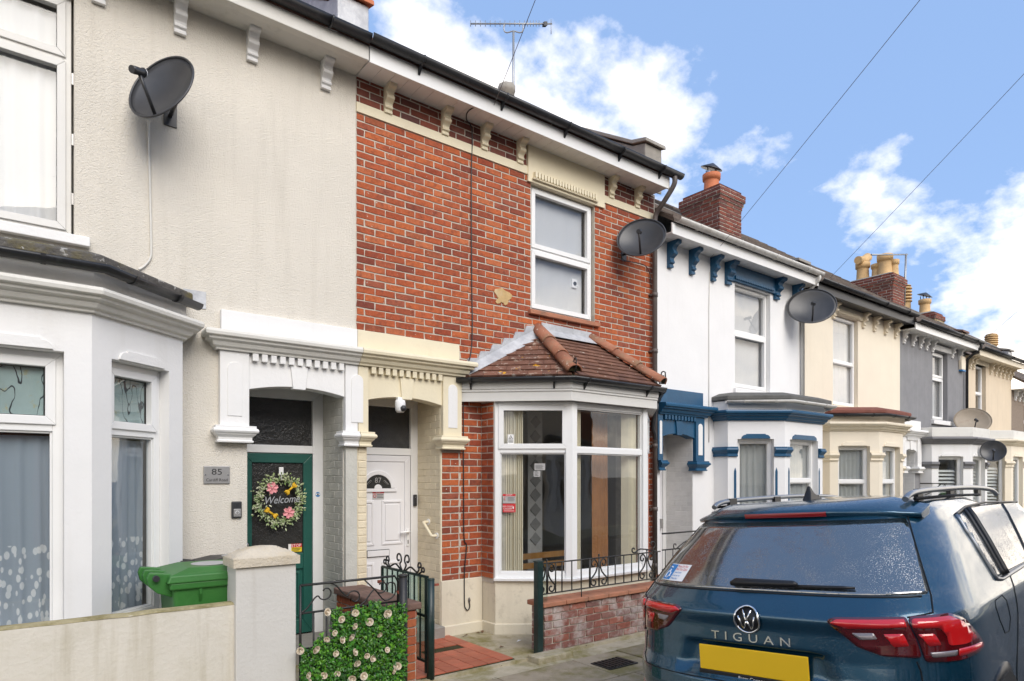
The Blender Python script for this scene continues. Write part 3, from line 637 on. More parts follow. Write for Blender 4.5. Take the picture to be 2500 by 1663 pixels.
# bay
def win85(root, T, w, z0, z1, i):
    o = window(root, T, w, z0, z1, 2.09, top=True, fw=.062, fm=M_upvc)
    MB().box(.11, w - .11, -.052, -.048, 2.17, z1 - .11, T).build('leaf_print_film', M_film, o)
    curtain(T, w - .12, z0 + .03, 2.03, -.095, M_net, ('', 'pale blue net curtain with leaf lace in the left angled window of the white bay', 'wide pale blue net curtain with leaf lace in the front window of the white bay', 'narrow pale blue net curtain in the angled bay window nearest the number plaque')[i], 8 if i == 2 else 6, .022, i + 2, .06)
M_film = mat('painted_leaf_film', (.34, .43, .42), .3, .22, 3, spec=.5, col2=(.46, .38, .14), c2s=14, c2lo=.58, c2hi=.66, c2amt=.7)
def leaf_film():                                          # printed branches: thin dark wavy lines
    nt = M_film.node_tree; N = nt.nodes; L = nt.links; b = N['Principled BSDF']; src = b.inputs['Base Color'].links[0].from_socket
    geo = N.new('ShaderNodeNewGeometry'); mp = N.new('ShaderNodeMapping'); mp.inputs['Rotation'].default_value = (0, R(38), 0); mp.inputs['Scale'].default_value = (10, 10, 4.2); L.new(geo.outputs['Position'], mp.inputs[0])
    vn = N.new('ShaderNodeTexNoise'); vn.inputs['Scale'].default_value = 1.0; vn.inputs['Detail'].default_value = 1.6; L.new(mp.outputs[0], vn.inputs['Vector']); vs_ = N.new('ShaderNodeMath'); vs_.operation = 'SUBTRACT'; vs_.inputs[1].default_value = .5; L.new(vn.outputs['Fac'], vs_.inputs[0]); vo = N.new('ShaderNodeMath'); vo.operation = 'ABSOLUTE'; L.new(vs_.outputs[0], vo.inputs[0])
    r = N.new('ShaderNodeValToRGB'); r.color_ramp.elements[0].position = .009; r.color_ramp.elements[1].position = .016; r.color_ramp.elements[0].color = (1, 1, 1, 1); r.color_ramp.elements[1].color = (0, 0, 0, 1); L.new(vo.outputs[0], r.inputs[0])
    x = N.new('ShaderNodeMix'); x.data_type = 'RGBA'; L.new(r.outputs[0], x.inputs[0]); L.new(src, x.inputs[6]); x.inputs[7].default_value = (.02, .03, .04, 1); L.new(x.outputs[2], b.inputs['Base Color'])
leaf_film()
bay_masonry(h85, -.16, M_paint, M_paint_trim, 0, 1.29, .61, -.23, -.79, M_stone_roof, M_black, win85, cap=False)
# lead soaker where the bay roof meets the wall
MB().box(1.18, 1.36, -.008, 0, 3.22, 3.37).build('lead_flashing', M_lead, h85)
# ------------------------------------------------------------------ door surrounds of 85 and 87
def door_bay(root, x0, x1, z0, xw0, xw1, m_l, m_r, yd=.50, ztop=2.86):    # recess lining: ceiling, step
    MB().box(x0 - .12, x1 + .12, .1, yd + .1, 2.66, 2.74).build('recess_ceiling', m_l, root)
    MB().box(x0, x1, -.1, yd + .12, -.2, .12).build('doorstep', M_stone, root, bev=.01)
    MB().box(xw0 + .0005, xw0 + .003, .001, yd + .1, -.2, 2.7).build('reveal_wall', m_l, root)
    MB().box(xw1 - .003, xw1 - .0005, .001, yd + .1, -.2, 2.7).build('reveal_wall', m_r, root)
door_bay(h85, 1.705, 2.628, 0, 1.705, 2.628, M_stucco, M_pbrick_g)
rv = [o for o in kids(h85) if o.name.startswith('reveal_wall')][1]
lay(rv, (2.625, .50), (0, -1), spans(.0, .50, .12, 2.66, zoff=.02, off=.06, J=.007), M_pbrick_g, .0028)
h87 = thing('terraced_house', 'red brick terraced house with white door and tiled bay window roof', 'house', (XB, 0, 0))
door_bay(h87, 2.87, 3.758, 0, 2.87, 3.758, M_pbrick_c, M_pbrick_c)
rv = [o for o in kids(h87) if o.name.startswith('reveal_wall')][1]
lay(rv, (3.755, .50), (0, -1), spans(.0, .50, .12, 2.66, zoff=.02, off=.06, J=.007), M_pbrick_c, .0035)
# 85's half
pilaster(h85, 1.462, 1.71, 2.20, 2.87, M_paint, M_paint, 2.055)
pilaster(h85, 2.628, 2.757, 2.20, 2.87, M_paint, M_paint, 2.055, panel=False, chi=False)
MB().prism(arch_poly(.125, .48), lambda a, z, t_: V(2.75 + a, t_, 2.295 + z), -.068, -.04).build('pilaster_panel', M_paint, h85, bev=.003)
MB().box(2.635, 2.757, -.045, .1, -.2, 2.06).build('door_pier', M_pbrick_g, h85, bev=.003)
lintel(h85, 1.712, 2.626, 2.545, 2.80, .055, M_paint); dentils(h85, 1.72, 2.62, 2.80, 2.868, 11, M_paint)
MB().box(1.71, 2.628, -.03, .1, 2.80, 2.87).build('dentil_bed', M_paint, h85)
MB().box(1.475, 2.758, -.05, .06, 3.04, 3.232).build('frieze', M_paint, h85, bev=.004)
MB().sweep(scaled(CORN, .85, 2.87, .17), [(1.45, .03), (1.45, -.06), (2.758, -.06)]).build('cornice', M_paint_trim, h85, bev=.004)
# 87's half
pilaster(h87, 2.763, 2.872, 2.20, 2.87, M_cream, M_cream, 2.055, panel=False, clo=False)
pilaster(h87, 3.757, 4.0, 2.20, 2.87, M_cream, M_paint, 2.055)
MB().box(2.763, 2.866, -.03, .1, -.2, 2.06).build('door_pier', M_pbrick_c, h87)
lay([o for o in kids(h87) if o.name.startswith('door_pier')][0], (2.765, -.03), (1, 0), spans(0, .1, .1, 2.05, L=.21, zoff=.02), M_pbrick_c, .005)
lintel(h87, 2.874, 3.755, 2.535, 2.80, .055, M_cream); dentils(h87, 2.885, 3.75, 2.80, 2.868, 11, M_cream)
MB().box(2.874, 3.755, -.03, .1, 2.80, 2.87).build('dentil_bed', M_cream, h87)
MB().box(2.762, 3.975, -.05, .06, 3.04, 3.232).build('frieze', M_cream, h87, bev=.004)
MB().sweep(scaled(CORN, .85, 2.87, .17), [(2.762, -.06), (4.005, -.06), (4.005, .03)]).build('cornice', M_cream, h87, bev=.004)
# ------------------------------------------------------------------ 85's green door
def D85():
    T = frame((1.69, .515), (1, 0)); w = .935
    m = MB(); m.ring(T, 0, w, .1, 2.66, .11, -.06, .0, .02); m.box(.11, w - .11, -.06, .002, 1.995, 2.075, T); fr = m.build('door_frame', M_upvc, h85, bev=.006)
    MB().box(.11, w - .11, -.05, -.04, 2.075, 2.56, T).build('fanlight_pane', M_obs, fr)
    x0, x1 = .115, w - .115
    m = MB(); m.ring(T, x0, x1, .13, 1.99, .095, -.05, -.008, .14); m.box(x0 + .095, x1 - .095, -.05, -.009, .80, .965, T)
    d = m.build('door', M_green_door, h85, bev=.006)
    MB().box(x0 + .09, x1 - .09, -.045, -.03, .96, 1.9, T).build('obscure_pane', M_obs, d)
    for z0, z1 in ((.30, .77),):
        for a0, a1 in ((x0 + .13, x0 + .33), (x1 - .33, x1 - .13)):
            q = MB(); q.box(a0 - .05, a1 + .05, -.05, -.03, z0 - .06, z1 + .03, T); q.ring(T, a0, a1, z0, z1, .02, -.03, -.016); q.box(a0 + .05, a1 - .05, -.03, -.02, z0 + .06, z1 - .06, T); q.build('door_panel', M_green_door, d, bev=.004)
    MB().ring(T, .30, .58, .875, .925, .006, -.01, .0).build('letter_plate', M_green_door, d)
    MB().lathe([(.02, 0), (.03, .01), (.03, .02), (.012, .03)], T(.15, -.008, 1.08), 14, Matrix.Rotation(R(90), 3, 'X')).build('door_knob', M_chrome, d)
    # stickers
    s = MB().box(.575, .715, -.029, -.028, .975, 1.06, T).build('sticker', M_print_ye, d)
    MB().box(.575, .715, -.0275, -.027, 1.022, 1.06, T).build('sticker_band', M_print_rd, s); MB().box(.575, .605, -.0265, -.026, .975, 1.06, T).build('sticker_hand', M_print_wh, s)
    text('STOP', .042, lambda a, b_, c_: T(.658 + a, -.026, 1.04 + b_), M_print_wh, 'sticker_text', s)
    for i in range(3): MB().box(.612, .705 - .012 * i, -.0275, -.0265, 1.008 - i * .013, 1.013 - i * .013, T).build('print_line', M_print_dk, s)
    q = MB().lathe([(.026, 0), (.026, .001)], T(.876, .0, 1.567), 16, Matrix.Rotation(R(90), 3, 'X')).build('alarm_sticker', M_print_bl, fr)
    MB().box(.853, .899, .0012, .0016, 1.56, 1.578, T).build('sticker_band', M_print_wh, q); MB().lathe([(.008, 0), (.008, .001)], T(.876, .0022, 1.568), 10, Matrix.Rotation(R(90), 3, 'X')).build('sticker_eye', M_print_dk, q)
D85()
# ------------------------------------------------------------------ wreath on the green door
def wreath():
    c = V(2.155, .490, 1.515); t = thing('door_wreath', 'round leafy wreath with pink flowers and silver Welcome lettering on the green door', 'wreath', c)
    rg = random.Random(8); M_l = mat('pale_leaf', (.30, .38, .13), .6, .2, 20, rnd=1, rcols=[(.16, .26, .06), (.50, .55, .34), (.30, .42, .14), (.66, .66, .50), (.10, .20, .05)])
    mm = MB(); ring = []
    for k in range(520):
        a = rg.uniform(0, 6.283); rr = .205 + rg.gauss(0, .028); p = c + V(math.cos(a) * rr, -.02 + rg.uniform(-.03, .01), math.sin(a) * rr * 1.03)
        d = V(math.cos(a) + rg.gauss(0, .55) - math.sin(a) * .5, rg.uniform(-.6, .1), math.sin(a) + rg.gauss(0, .55) + math.cos(a) * .5).normalized(); s = rg.uniform(.022, .042); sd = d.cross(V(rg.gauss(0, .3), -1, rg.gauss(0, .3))).normalized() * s * .26
        n = V(0, -.006, 0); mm.add([p, p + d * s * .5 + sd, p + d * s, p + d * s * .5 - sd, p + d * s * .5 + n], [(0, 1, 4), (1, 2, 4), (2, 3, 4), (3, 0, 4)])
    mm.build('leaves', M_l, t)
    MB().tube([c + V(math.cos(a) * .2, 0, math.sin(a) * .205) for a in (6.283 * k / 40 for k in range(40))], .014, 6, closed=True).build('twig_ring', mat('twig', (.10, .13, .05), .9), t)
    M_pk = mat('pink_petal', (.72, .30, .32), .6, .12, 40); M_bee = mat('yellow_bow', (.70, .42, .02), .6, .1, 30)
    for (dx, dz) in ((-.085, .125), (.08, -.125)):
        q = MB(); fc = c + V(dx, -.05, dz)
        for k in range(6):
            a = k * 1.047 + .3; u = V(math.cos(a), 0, math.sin(a)); s = V(-math.sin(a), 0, math.cos(a))
            q.add([fc, fc + u * .035 + s * .022 + V(0, -.01, 0), fc + u * .062 + s * .012 + V(0, -.004, 0), fc + u * .056, fc + u * .062 - s * .012 + V(0, -.004, 0), fc + u * .035 - s * .022 + V(0, -.01, 0), fc + u * .035 + V(0, .004, 0)], [(0, 1, 6), (1, 2, 3, 6), (6, 3, 4, 5), (0, 6, 5)])
        q.lathe([(.001, 0), (.01, .004), (.006, .012)], fc + V(0, -.004, 0), 8, Matrix.Rotation(R(90), 3, 'X')); q.build('flower', M_pk, t)
    for (dx, dz, a) in ((.10, .115, .75), (-.095, -.125, -.65)):
        q = MB(); fc = c + V(dx, -.05, dz); u = V(math.cos(a), 0, math.sin(a)); s = V(-math.sin(a), 0, math.cos(a))
        for sg in (-1, 1):
            for k in (-1, 0, 1): e = u * sg * .07 + s * k * .022; q.tube([fc + u * sg * .02, fc + e * .75 + V(0, -.01, 0), fc + e], [.006, .014, .006], 7)
        q.tube([fc - u * .028, fc + u * .028], .011, 8); q.build('bow', M_bee, t)
    text('Welcome', .105, lambda a, b_, z: V(c.x + .01 + a, c.y - .045 - z, c.z + .005 + b_ + a * .05), M_silver, 'lettering', t, .006, .86, shear=.3)
    MB().box(c.x - .005, c.x + .042, c.y - .012, c.y, c.z + .255, c.z + .335).build('hook', M_white, t, bev=.006)
    MB().tube([c + V(.018, -.01, .25), c + V(.018, -.014, .2)], .006, 6).build('hook_strap', M_white, t)
wreath()
# ------------------------------------------------------------------ 87's white door
def D87():
    T = frame((2.85, .50), (1, 0)); w = .93
    m = MB(); m.ring(T, 0, w, .1, 2.66, .115, -.07, 0, .02); m.box(.115, w - .115, -.07, .002, 2.0, 2.08, T); fr = m.build('door_frame', M_upvc, h87, bev=.006)
    MB().box(.115, w - .115, -.05, -.04, 2.08, 2.56, T).build('fanlight_pane', M_obs2, fr)
    x0, x1 = .125, w - .125
    m = MB(); m.ring(T, x0, x1, .13, 1.995, .07, -.05, .004, .07); m.box(x0 + .07, x1 - .07, -.05, -.006, .2, 1.925, T); d = m.build('door', M_white_door, h87, bev=.005)
    xm = .4; r = .21
    half = lambda r_, n=16: [(xm + r_ * math.cos(math.pi * k / n), 1.625 + r_ * .95 * math.sin(math.pi * k / n)) for k in range(n + 1)]
    o, i_ = half(r), half(r - .05); q = MB(); q.prism(o + i_[::-1], lambda a, z, b: T(a, b, z), -.006, .012); q.box(xm - r - .02, xm + r + .02, -.006, .012, 1.585, 1.622, T); q.build('fan_moulding', M_white_door, d, bev=.005)
    hp = [(xm + .048 * math.cos(math.pi * k / 8), 1.62 + .05 * math.sin(math.pi * k / 8)) for k in range(9)]
    gl = MB().prism(half(r - .045), lambda a, z, b: T(a, b, z), -.005, -.001).build('fan_pane', M_obs, d)
    MB().prism(hp, lambda a, z, b: T(a, b, z), -.004, .012).build('fan_boss', M_white_door, d, bev=.004)
    text('87', .085, lambda a, b, z: T(xm + a, .002, 1.712 + b), M_print_gr, 'door_number', gl, sx=.95, bold=-.001)
    for sg in (-1, 1):
        for k in range(4): q = MB(); ca = V(xm + sg * (.085 + .014 * k), 0, 1.655 + .012 * (3 - k)); q.tube([T(ca.x + sg * .014 * math.cos(a) - .004, .001, ca.z + .022 * math.sin(a)) for a in (.6 + .5 * j for j in range(5))], .002, 5); q.build('leaded_leaf', M_print_gr, gl)
    for a0, a1 in ((x0 + .10, xm - .045), (xm + .045, x1 - .10)):
        for z0, z1 in ((.99, 1.49), (.24, .80)):
            q = MB(); q.ring(T, a0, a1, z0, z1, .028, -.006, .006); q.box(a0 + .045, a1 - .045, -.006, .004, z0 + .045, z1 - .045, T); q.build('door_panel', M_white_door, d, bev=.006)
    lp = MB().box(xm - .14, xm + .14, -.006, .008, .86, .94, T).build('letter_plate', M_print_dk, d, bev=.006); MB().box(xm - .132, xm + .132, .008, .014, .867, .933, T).build('flap', M_white_door, lp, bev=.004)
    hx = x1 - .035; h = MB().box(hx - .018, hx + .018, .004, .014, .955, 1.16, T).build('handle_plate', M_white, d, bev=.005)
    MB().tube([T(hx, .012, 1.125), T(hx, .05, 1.125), T(hx - .03, .052, 1.125), T(hx - .115, .048, 1.12)], .012, 8).build('handle', M_white, h); MB().box(hx - .005, hx + .005, .014, .016, .985, 1.03, T).build('keyhole', M_print_dk, h)
    s = MB().box(.345, .49, .0, .0, 0, 0, T); s = MB().box(.335, .475, -.006, -.004, 1.50, 1.592, T).build('sticker', M_print_gr, d); MB().box(.335, .475, -.004, -.003, 1.57, 1.592, T).build('sticker_band', M_print_rd, s)
    text('STOP!', .024, lambda a, b, z: T(.405 + a, -.002, 1.581 + b), M_print_wh, 'sticker_text', s); MB().lathe([(.014, 0), (.02, 0), (.02, .001), (.014, .001)], T(.362, -.0035, 1.54), 14, Matrix.Rotation(R(90), 3, 'X'), cap=False).build('sticker_ring', M_print_rd, s)
    for k in range(3): MB().box(.392, .468 - .01 * (k % 2), -.004, -.003, 1.552 - k * .016, 1.557 - k * .016, T).build('print_line', M_print_dk, s)
D87()
def doorbell(name, label, x, y, z, w, h, two):
    t = thing('doorbell', label, 'doorbell', (x, y, z)); MB().box(x - w / 2, x + w / 2, y - .024, y, z - h / 2, z + h / 2).build('case', M_dkplastic, t, bev=.008)
    if two:
        MB().box(x - w * .32, x + w * .38, y - .03, y - .02, z - h * .42, z + h * .05).build('face_plate', M_steel, t, bev=.003); MB().lathe([(.013, 0), (.017, 0), (.017, .004), (.013, .004)], (x + .002, y - .030, z - h * .17), 18, Matrix.Rotation(R(90), 3, 'X'), False).build('button_ring', M_white, t); MB().box(x - .014, x + .014, y - .0265, y - .023, z + h * .16, z + h * .36).build('lens', M_black, t)
    else: MB().lathe([(.012, 0), (.011, .003)], (x, y - .024, z - h * .28), 14, Matrix.Rotation(R(90), 3, 'X')).build('button', M_black, t); MB().lathe([(.004, 0), (.004, .003)], (x, y - .024, z + h * .28), 10, Matrix.Rotation(R(90), 3, 'X')).build('lens', M_print_gr, t)
doorbell('b', 'black and silver doorbell on the rendered wall beside the green door', 1.612, -.002, 1.455, .088, .15, True)
doorbell('b', 'narrow black video doorbell on the white door frame', 3.712, .499, 1.482, .045, .135, False)
# number plaque
pq = thing('house_number_plaque', 'brushed steel plaque reading 85 Cardiff Road on the cream rendered wall', 'plaque', (1.445, -.01, 1.77))
MB().box(1.338, 1.556, -.014, -.004, 1.69, 1.845).build('plate', M_steel, pq, bev=.003)
text('85', .075, lambda a, b, z: V(1.447 + a, -.016, 1.792 + b), M_print_dk, 'number', pq, sx=1.25); text('Cardiff Road', .036, lambda a, b, z: V(1.447 + a, -.016, 1.722 + b), M_print_dk, 'street_name', pq, sx=.98)
for x in (1.354, 1.54): MB().lathe([(.006, 0), (.005, .004)], (x, -.014, 1.768), 10, Matrix.Rotation(R(90), 3, 'X')).build('screw', M_chrome, pq)
# security camera under 87's arch
cm = thing('security_camera', 'small white dome security camera under the cream door arch', 'camera', (3.225, -.02, 2.53))
MB().lathe([(.035, .0), (.05, .02), (.055, .06), (.055, .10), (.05, .125), (.03, .135)], (3.225, -.07, 2.425), 20).build('body', M_white, cm)
MB().lathe([(.001, -.034), (.02, -.03), (.034, -.012), (.036, .008), (.02, .03), (.001, .034)], (3.237, -.112, 2.465), 16).build('lens_ball', M_black, cm); MB().box(3.20, 3.25, -.07, -.02, 2.55, 2.585).build('mount', M_white, cm, bev=.004)
# grab rail on 87's reveal
gr = thing('grab_rail', 'cream grab rail sloping down the door reveal of the brick house', 'rail', (3.7, .13, 1.15))
MB().tube(smooth_poly([V(3.750, .245, 1.245), V(3.69, .245, 1.24), V(3.685, .22, 1.22), V(3.685, .09, 1.115), V(3.69, .065, 1.10), V(3.750, .065, 1.10)], 5), .017, 10).build('bar', M_cream, gr)
for y, z in ((.245, 1.245), (.065, 1.10)): MB().tube([V(3.756, y, z), V(3.742, y, z)], .034, 16).build('flange', M_white, gr)
# ------------------------------------------------------------------ number 87: brick front
T87 = frame((XB, 0), (1, 0)); s7 = lambda x: x - XB
W87 = X89 - XB
wall87 = MB().sheet(T87, W87, -.25, 5.82, [(s7(5.045), s7(6.14), 3.80, 5.36), (s7(4.50), s7(6.78), -.1, 2.62), (s7(2.87), s7(3.758), -.3, 2.79)], -.22, 0).build('brick_wall', M_mortar, h87)
shell(h87, XB, X89, 5.82)
holes87 = [(5.045, 6.14, 3.77, 5.38), (4.98, 6.30, 5.36, 5.9), (XB, 4.0, -1, 3.236), (4.31, 6.95, -1, 2.86), (XB, 7.4, -1, .60)]
main_sp = spans(XB + .003, X89 - .02, .60, 5.435, holes87, zoff=5.435 - 30 * .0757, off=2.74) + spans(3.77, 4.0, .60, 2.055, (), zoff=5.435 - 70 * .0757, off=2.74 + .1)
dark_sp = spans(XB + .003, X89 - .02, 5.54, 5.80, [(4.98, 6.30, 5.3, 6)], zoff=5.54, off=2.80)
ret_sp = spans(0, .24, .60, 2.60, (), L=.235, zoff=5.435 - 70 * .0757, off=0)
ret_sp = [q for a0, a1, z0, z1 in ret_sp for q in ([(a0, a1, z0, z1)] if a1 - a0 > .15 else [(a0, a1, z0, z1)])]
def area(o, u, s):
    T = frame(o, u); p = [pix(*T(a, 0, z)) for a, z in ((s[0], s[2]), (s[1], s[2]), (s[1], s[3]), (s[0], s[3]))]
    if any(not (-20 < q[0] < 2520 and -20 < q[1] < 1683) for q in p): return 0
    return abs(sum(p[i][0] * p[(i + 1) % 4][1] - p[(i + 1) % 4][0] * p[i][1] for i in range(4))) / 2
allb = [(area((0, 0), (1, 0), s), (0, 0), (1, 0), s) for s in main_sp] + [(area((4.31, 0), (0, -1), s), (4.31, 0), (0, -1), s) for s in ret_sp]
allb.sort(key=lambda q: -q[0])
for a, o, u, s in allb[:300]: lay(wall87, o, u, [s], M_brick)
rest = {}
for a, o, u, s in allb[300:]: rest.setdefault((o, u), []).append(s)
lay_joined(wall87, 'far_bricks', [(o, u, sp) for (o, u), sp in rest.items()], M_brick)
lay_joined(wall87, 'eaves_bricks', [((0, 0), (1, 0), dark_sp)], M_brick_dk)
for x0, x1 in ((XB + .004, 5.02), (6.30, X89 - .04)): MB().box(x0, x1, -.02, .02, 5.437, 5.538).build('string_course', M_cream, h87, bev=.004)
# rendered plinth with its dirty foot
m = MB(); m.box(3.762, 4.31, -.016, .02, -.2, .60).build('plinth', M_plinth, h87, bev=.006)
MB().box(3.762, 4.31, -.034, .0, -.2, .10).build('plinth_foot', M_plinth, h87, bev=.008); MB().box(6.95, X89 - .01, -.016, .02, -.2, .60).build('plinth', M_plinth, h87, bev=.006)
# blob of render on the brickwork
bl = [(math.cos(a) * (.11 + .03 * math.sin(3 * a + 1) + .02 * math.sin(7 * a)), math.sin(a) * (.115 + .03 * math.cos(2 * a) + .015 * math.sin(5 * a))) for a in (6.283 * k / 26 for k in range(26))]
MB().prism(bl, lambda a, z, b: V(4.60 + a, b, 3.885 + z), -.014, .0).build('mortar_patch', mat('ochre_patch', (.52, .36, .17), .9, .15, 12, bump=.006, bs=30, col2=(.62, .5, .34), c2s=8, c2lo=.5, c2hi=.65, c2amt=.5), h87, bev=.004)
# eaves
soffit_boards(h87, XB + .004, X89 - .08, 5.795, .30, M_upvc)
MB().box(XB + .004, X89 - .07, -.325, -.302, 5.775, 5.94).build('fascia', M_upvc, h87, bev=.004)
g = gutter(h87, [(XB - .018, -.39), (X89 + .10, -.39)], 5.99, M_black, .062)
for x in (3.3, 4.35, 5.3, 6.25, 7.05):
    MB().tube([(x, -.39 + .066 * math.cos(a), 5.99 + .066 * math.sin(a)) for a in (math.pi + math.pi * k / 8 for k in range(9))], .011, 6).prism([(-.33, 5.93), (-.40, 5.93), (-.33, 5.85)], lambda y, z, t_: V(t_, y, z), x - .012, x + .012).build('gutter_clip', M_black, g)
for px, py in ((945, 278), (1084, 335), (1180, 375), (1267, 412), (1490, 490), (1553, 517)): bracket(h87, P(px, py).x, 5.795, M_cream, .088, .72)
MB().box(4.98, 6.30, -.035, .12, 5.352, 5.795).build('window_head', M_cream, h87, bev=.004)
cp = MB().sweep([(0, 5.385), (.03, 5.385), (.034, 5.40), (0, 5.405)], [(5.04, -.035), (6.15, -.035)]).build('fret_moulding', M_cream, h87)
n = 22; p = (6.13 - 5.06) / n; me = MB().prism([(0, .085), (p * .72, .085), (p * .72, .03), (p * .36, 0), (0, .03)], lambda a, z, t_: V(a, t_, z), -.032, .01).mesh('fret_tooth', M_cream)
for i in range(n): link('fret_tooth', me, cp, loc=(5.06 + i * p, -.045, 5.39))
# upper window
Tw = frame((5.062, .05), (1, 0))
w = window(h87, Tw, 1.065, 3.815, 5.35, 4.575, top=True, bot=True, gm=M_glass_up, fw=.045)
curtain(Tw, .9, 3.86, 5.30, -.10, M_net_w, 'pale blind hanging in the upper window of the brick house', 3, .006, 9, .08, cat='blind')
MB().box(5.0, 6.20, -.055, .06, 3.745, 3.80).build('tile_sill', M_cap, h87, bev=.006)
# window sensor / small camera stuck inside the lower pane
sc_ = thing('window_camera', 'small white camera fixed inside the upper window of the brick house', 'camera', (5.95, .2, 4.3)); 
MB().box(5.86, 5.95, .13, .18, 4.25, 4.37).build('body', M_white, sc_, bev=.01); MB().lathe([(.028, 0), (.024, .01)], (5.905, .13, 4.31), 14, Matrix.Rotation(R(90), 3, 'X')).build('lens', M_black, sc_); MB().tube([(5.95, .15, 4.30), (6.04, .16, 4.27)], .01, 6).build('arm', M_white, sc_)
# downpipe at the party line
px = X89 - .03
dp = MB(); dp.tube(smooth_poly([V(px - .02, -.39, 5.93), V(px - .02, -.38, 5.82), V(px - .05, -.22, 5.62), V(px - .06, -.10, 5.50), V(px - .06, -.075, 5.38)], 5) + [V(px - .06, -.075, -.02)], .036, 12)
o = dp.build('downpipe', M_grey_pipe, h87)
for z in (5.2, 4.35, 3.55, 2.85, 2.2, 1.3, .5): MB().tube([(px - .06, -.075, z - .03), (px - .06, -.075, z + .03)], .043, 12).box(px - .12, px, -.05, .0, z - .012, z + .012).build('pipe_collar', M_grey_pipe, o)
# ------------------------------------------------------------------ 87's bay
BP = [(4.31, .02), (4.31, -.24), (5.0, -.79), (6.26, -.79), (6.95, -.24), (6.95, .02)]
EP = [(3.985, .0), (4.91, -.875), (6.35, -.875), (7.275, .0)]
bay = h87
pp = [(4.312, .02), (4.312, -.262), (5.005, -.775), (6.255, -.775), (6.948, -.262), (6.948, .02)]
MB().sweep([(-.15, -.2), (-.005, -.2), (-.005, .60), (-.15, .60)], pp).build('bay_plinth', M_plinth, bay, bev=.006)
MB().sweep([(-.05, -.2), (.018, -.2), (.012, .10), (-.05, .11)], pp).build('bay_plinth_foot', M_plinth, bay, bev=.006)
ret = MB().sheet(frame(BP[0], (0, -1)), .26, .55, 2.62, [], -.22, -.001).build('bay_return', M_mortar, bay)
MB().sheet(frame(BP[4], (0, 1)), .26, .55, 2.62, [], -.22, -.001).build('bay_return', M_brick, bay)
zS, zH, zT = .615, 2.60, 2.055
MB().sweep([(-.08, .585), (.045, .585), (.048, .615), (-.08, .617)], BP[1:5]).build('bay_sill', M_upvc, bay, bev=.004)
blinds_T = []
for i, top in ((1, True), (2, False), (3, True)):
    u = Vector(BP[i + 1]) - Vector(BP[i]); T = frame(BP[i], u); l = u.length
    window(bay, frame(T(.012, -.01, 0)[:2], u), l - .024, zS, zH, zT, top=top, gm=M_glass, fw=.065 if i == 2 else .06); blinds_T.append((T, l))
for i in (2, 3):
    c_ = Vector(BP[i]); ua = (Vector(BP[i - 1]) - c_).normalized(); ub = (Vector(BP[i + 1]) - c_).normalized(); mi = -(ua + ub).normalized()
    MB().prism([tuple(c_ + ua * .075 + mi * .006), tuple(c_ + mi * .012), tuple(c_ + ub * .075 + mi * .006), tuple(c_ - mi * .08)], lambda x, y, z: V(x, y, z), zS, zH).build('corner_post', M_upvc, bay, bev=.004)
MB().box(3.7545, 3.772, -.007, .0, .60, 2.06).build('painted_edge', M_cream, h87)
MB().box(4.313, 4.35, -.262, -.2, zS, zH).build('corner_post', M_upvc, bay)
# eaves of the bay: soffit, two-step fascia, gutter
MB().prism(EP, lambda x, y, z: V(x, y, z), 2.604, 2.63).build('bay_soffit', M_upvc_old, bay)
MB().sweep([(-.03, 2.598), (.004, 2.598), (.004, 2.70), (.016, 2.705), (.016, 2.715), (.008, 2.72), (.008, 2.73), (.02, 2.735), (.022, 2.83), (-.03, 2.83)], EP).build('bay_fascia', M_upvc_old, bay, bev=.003)
g = gutter(bay, EP, 2.852, M_black, .05, out=.075)
for a, c in zip(EP, EP[1:]):
    a, c = Vector(a), Vector(c); d = c - a; T = frame(a, d)
    for f in (.12, .85): MB().prism([(x * 1.13 + .075, z * 1.13) for x, z in half_round(.05, .012)], lambda o_, z, t_: T(d.length * f + t_, o_, 2.852 + z), -.014, .014).prism([(.02, 2.80), (.07, 2.80), (.02, 2.73)], lambda o_, z, t_: T(d.length * f + t_, o_, z), -.01, .01).build('gutter_clip', M_black, g)
MB().tube(smooth_poly([V(7.18, -.16, 2.82), V(7.18, -.15, 2.72), V(7.2, -.12, 2.60), V(7.21, -.09, 2.45), V(7.25, -.085, 2.36), V(7.27, -.078, 2.28)], 4), .033, 10).build('swan_neck_pipe', M_black, bay)
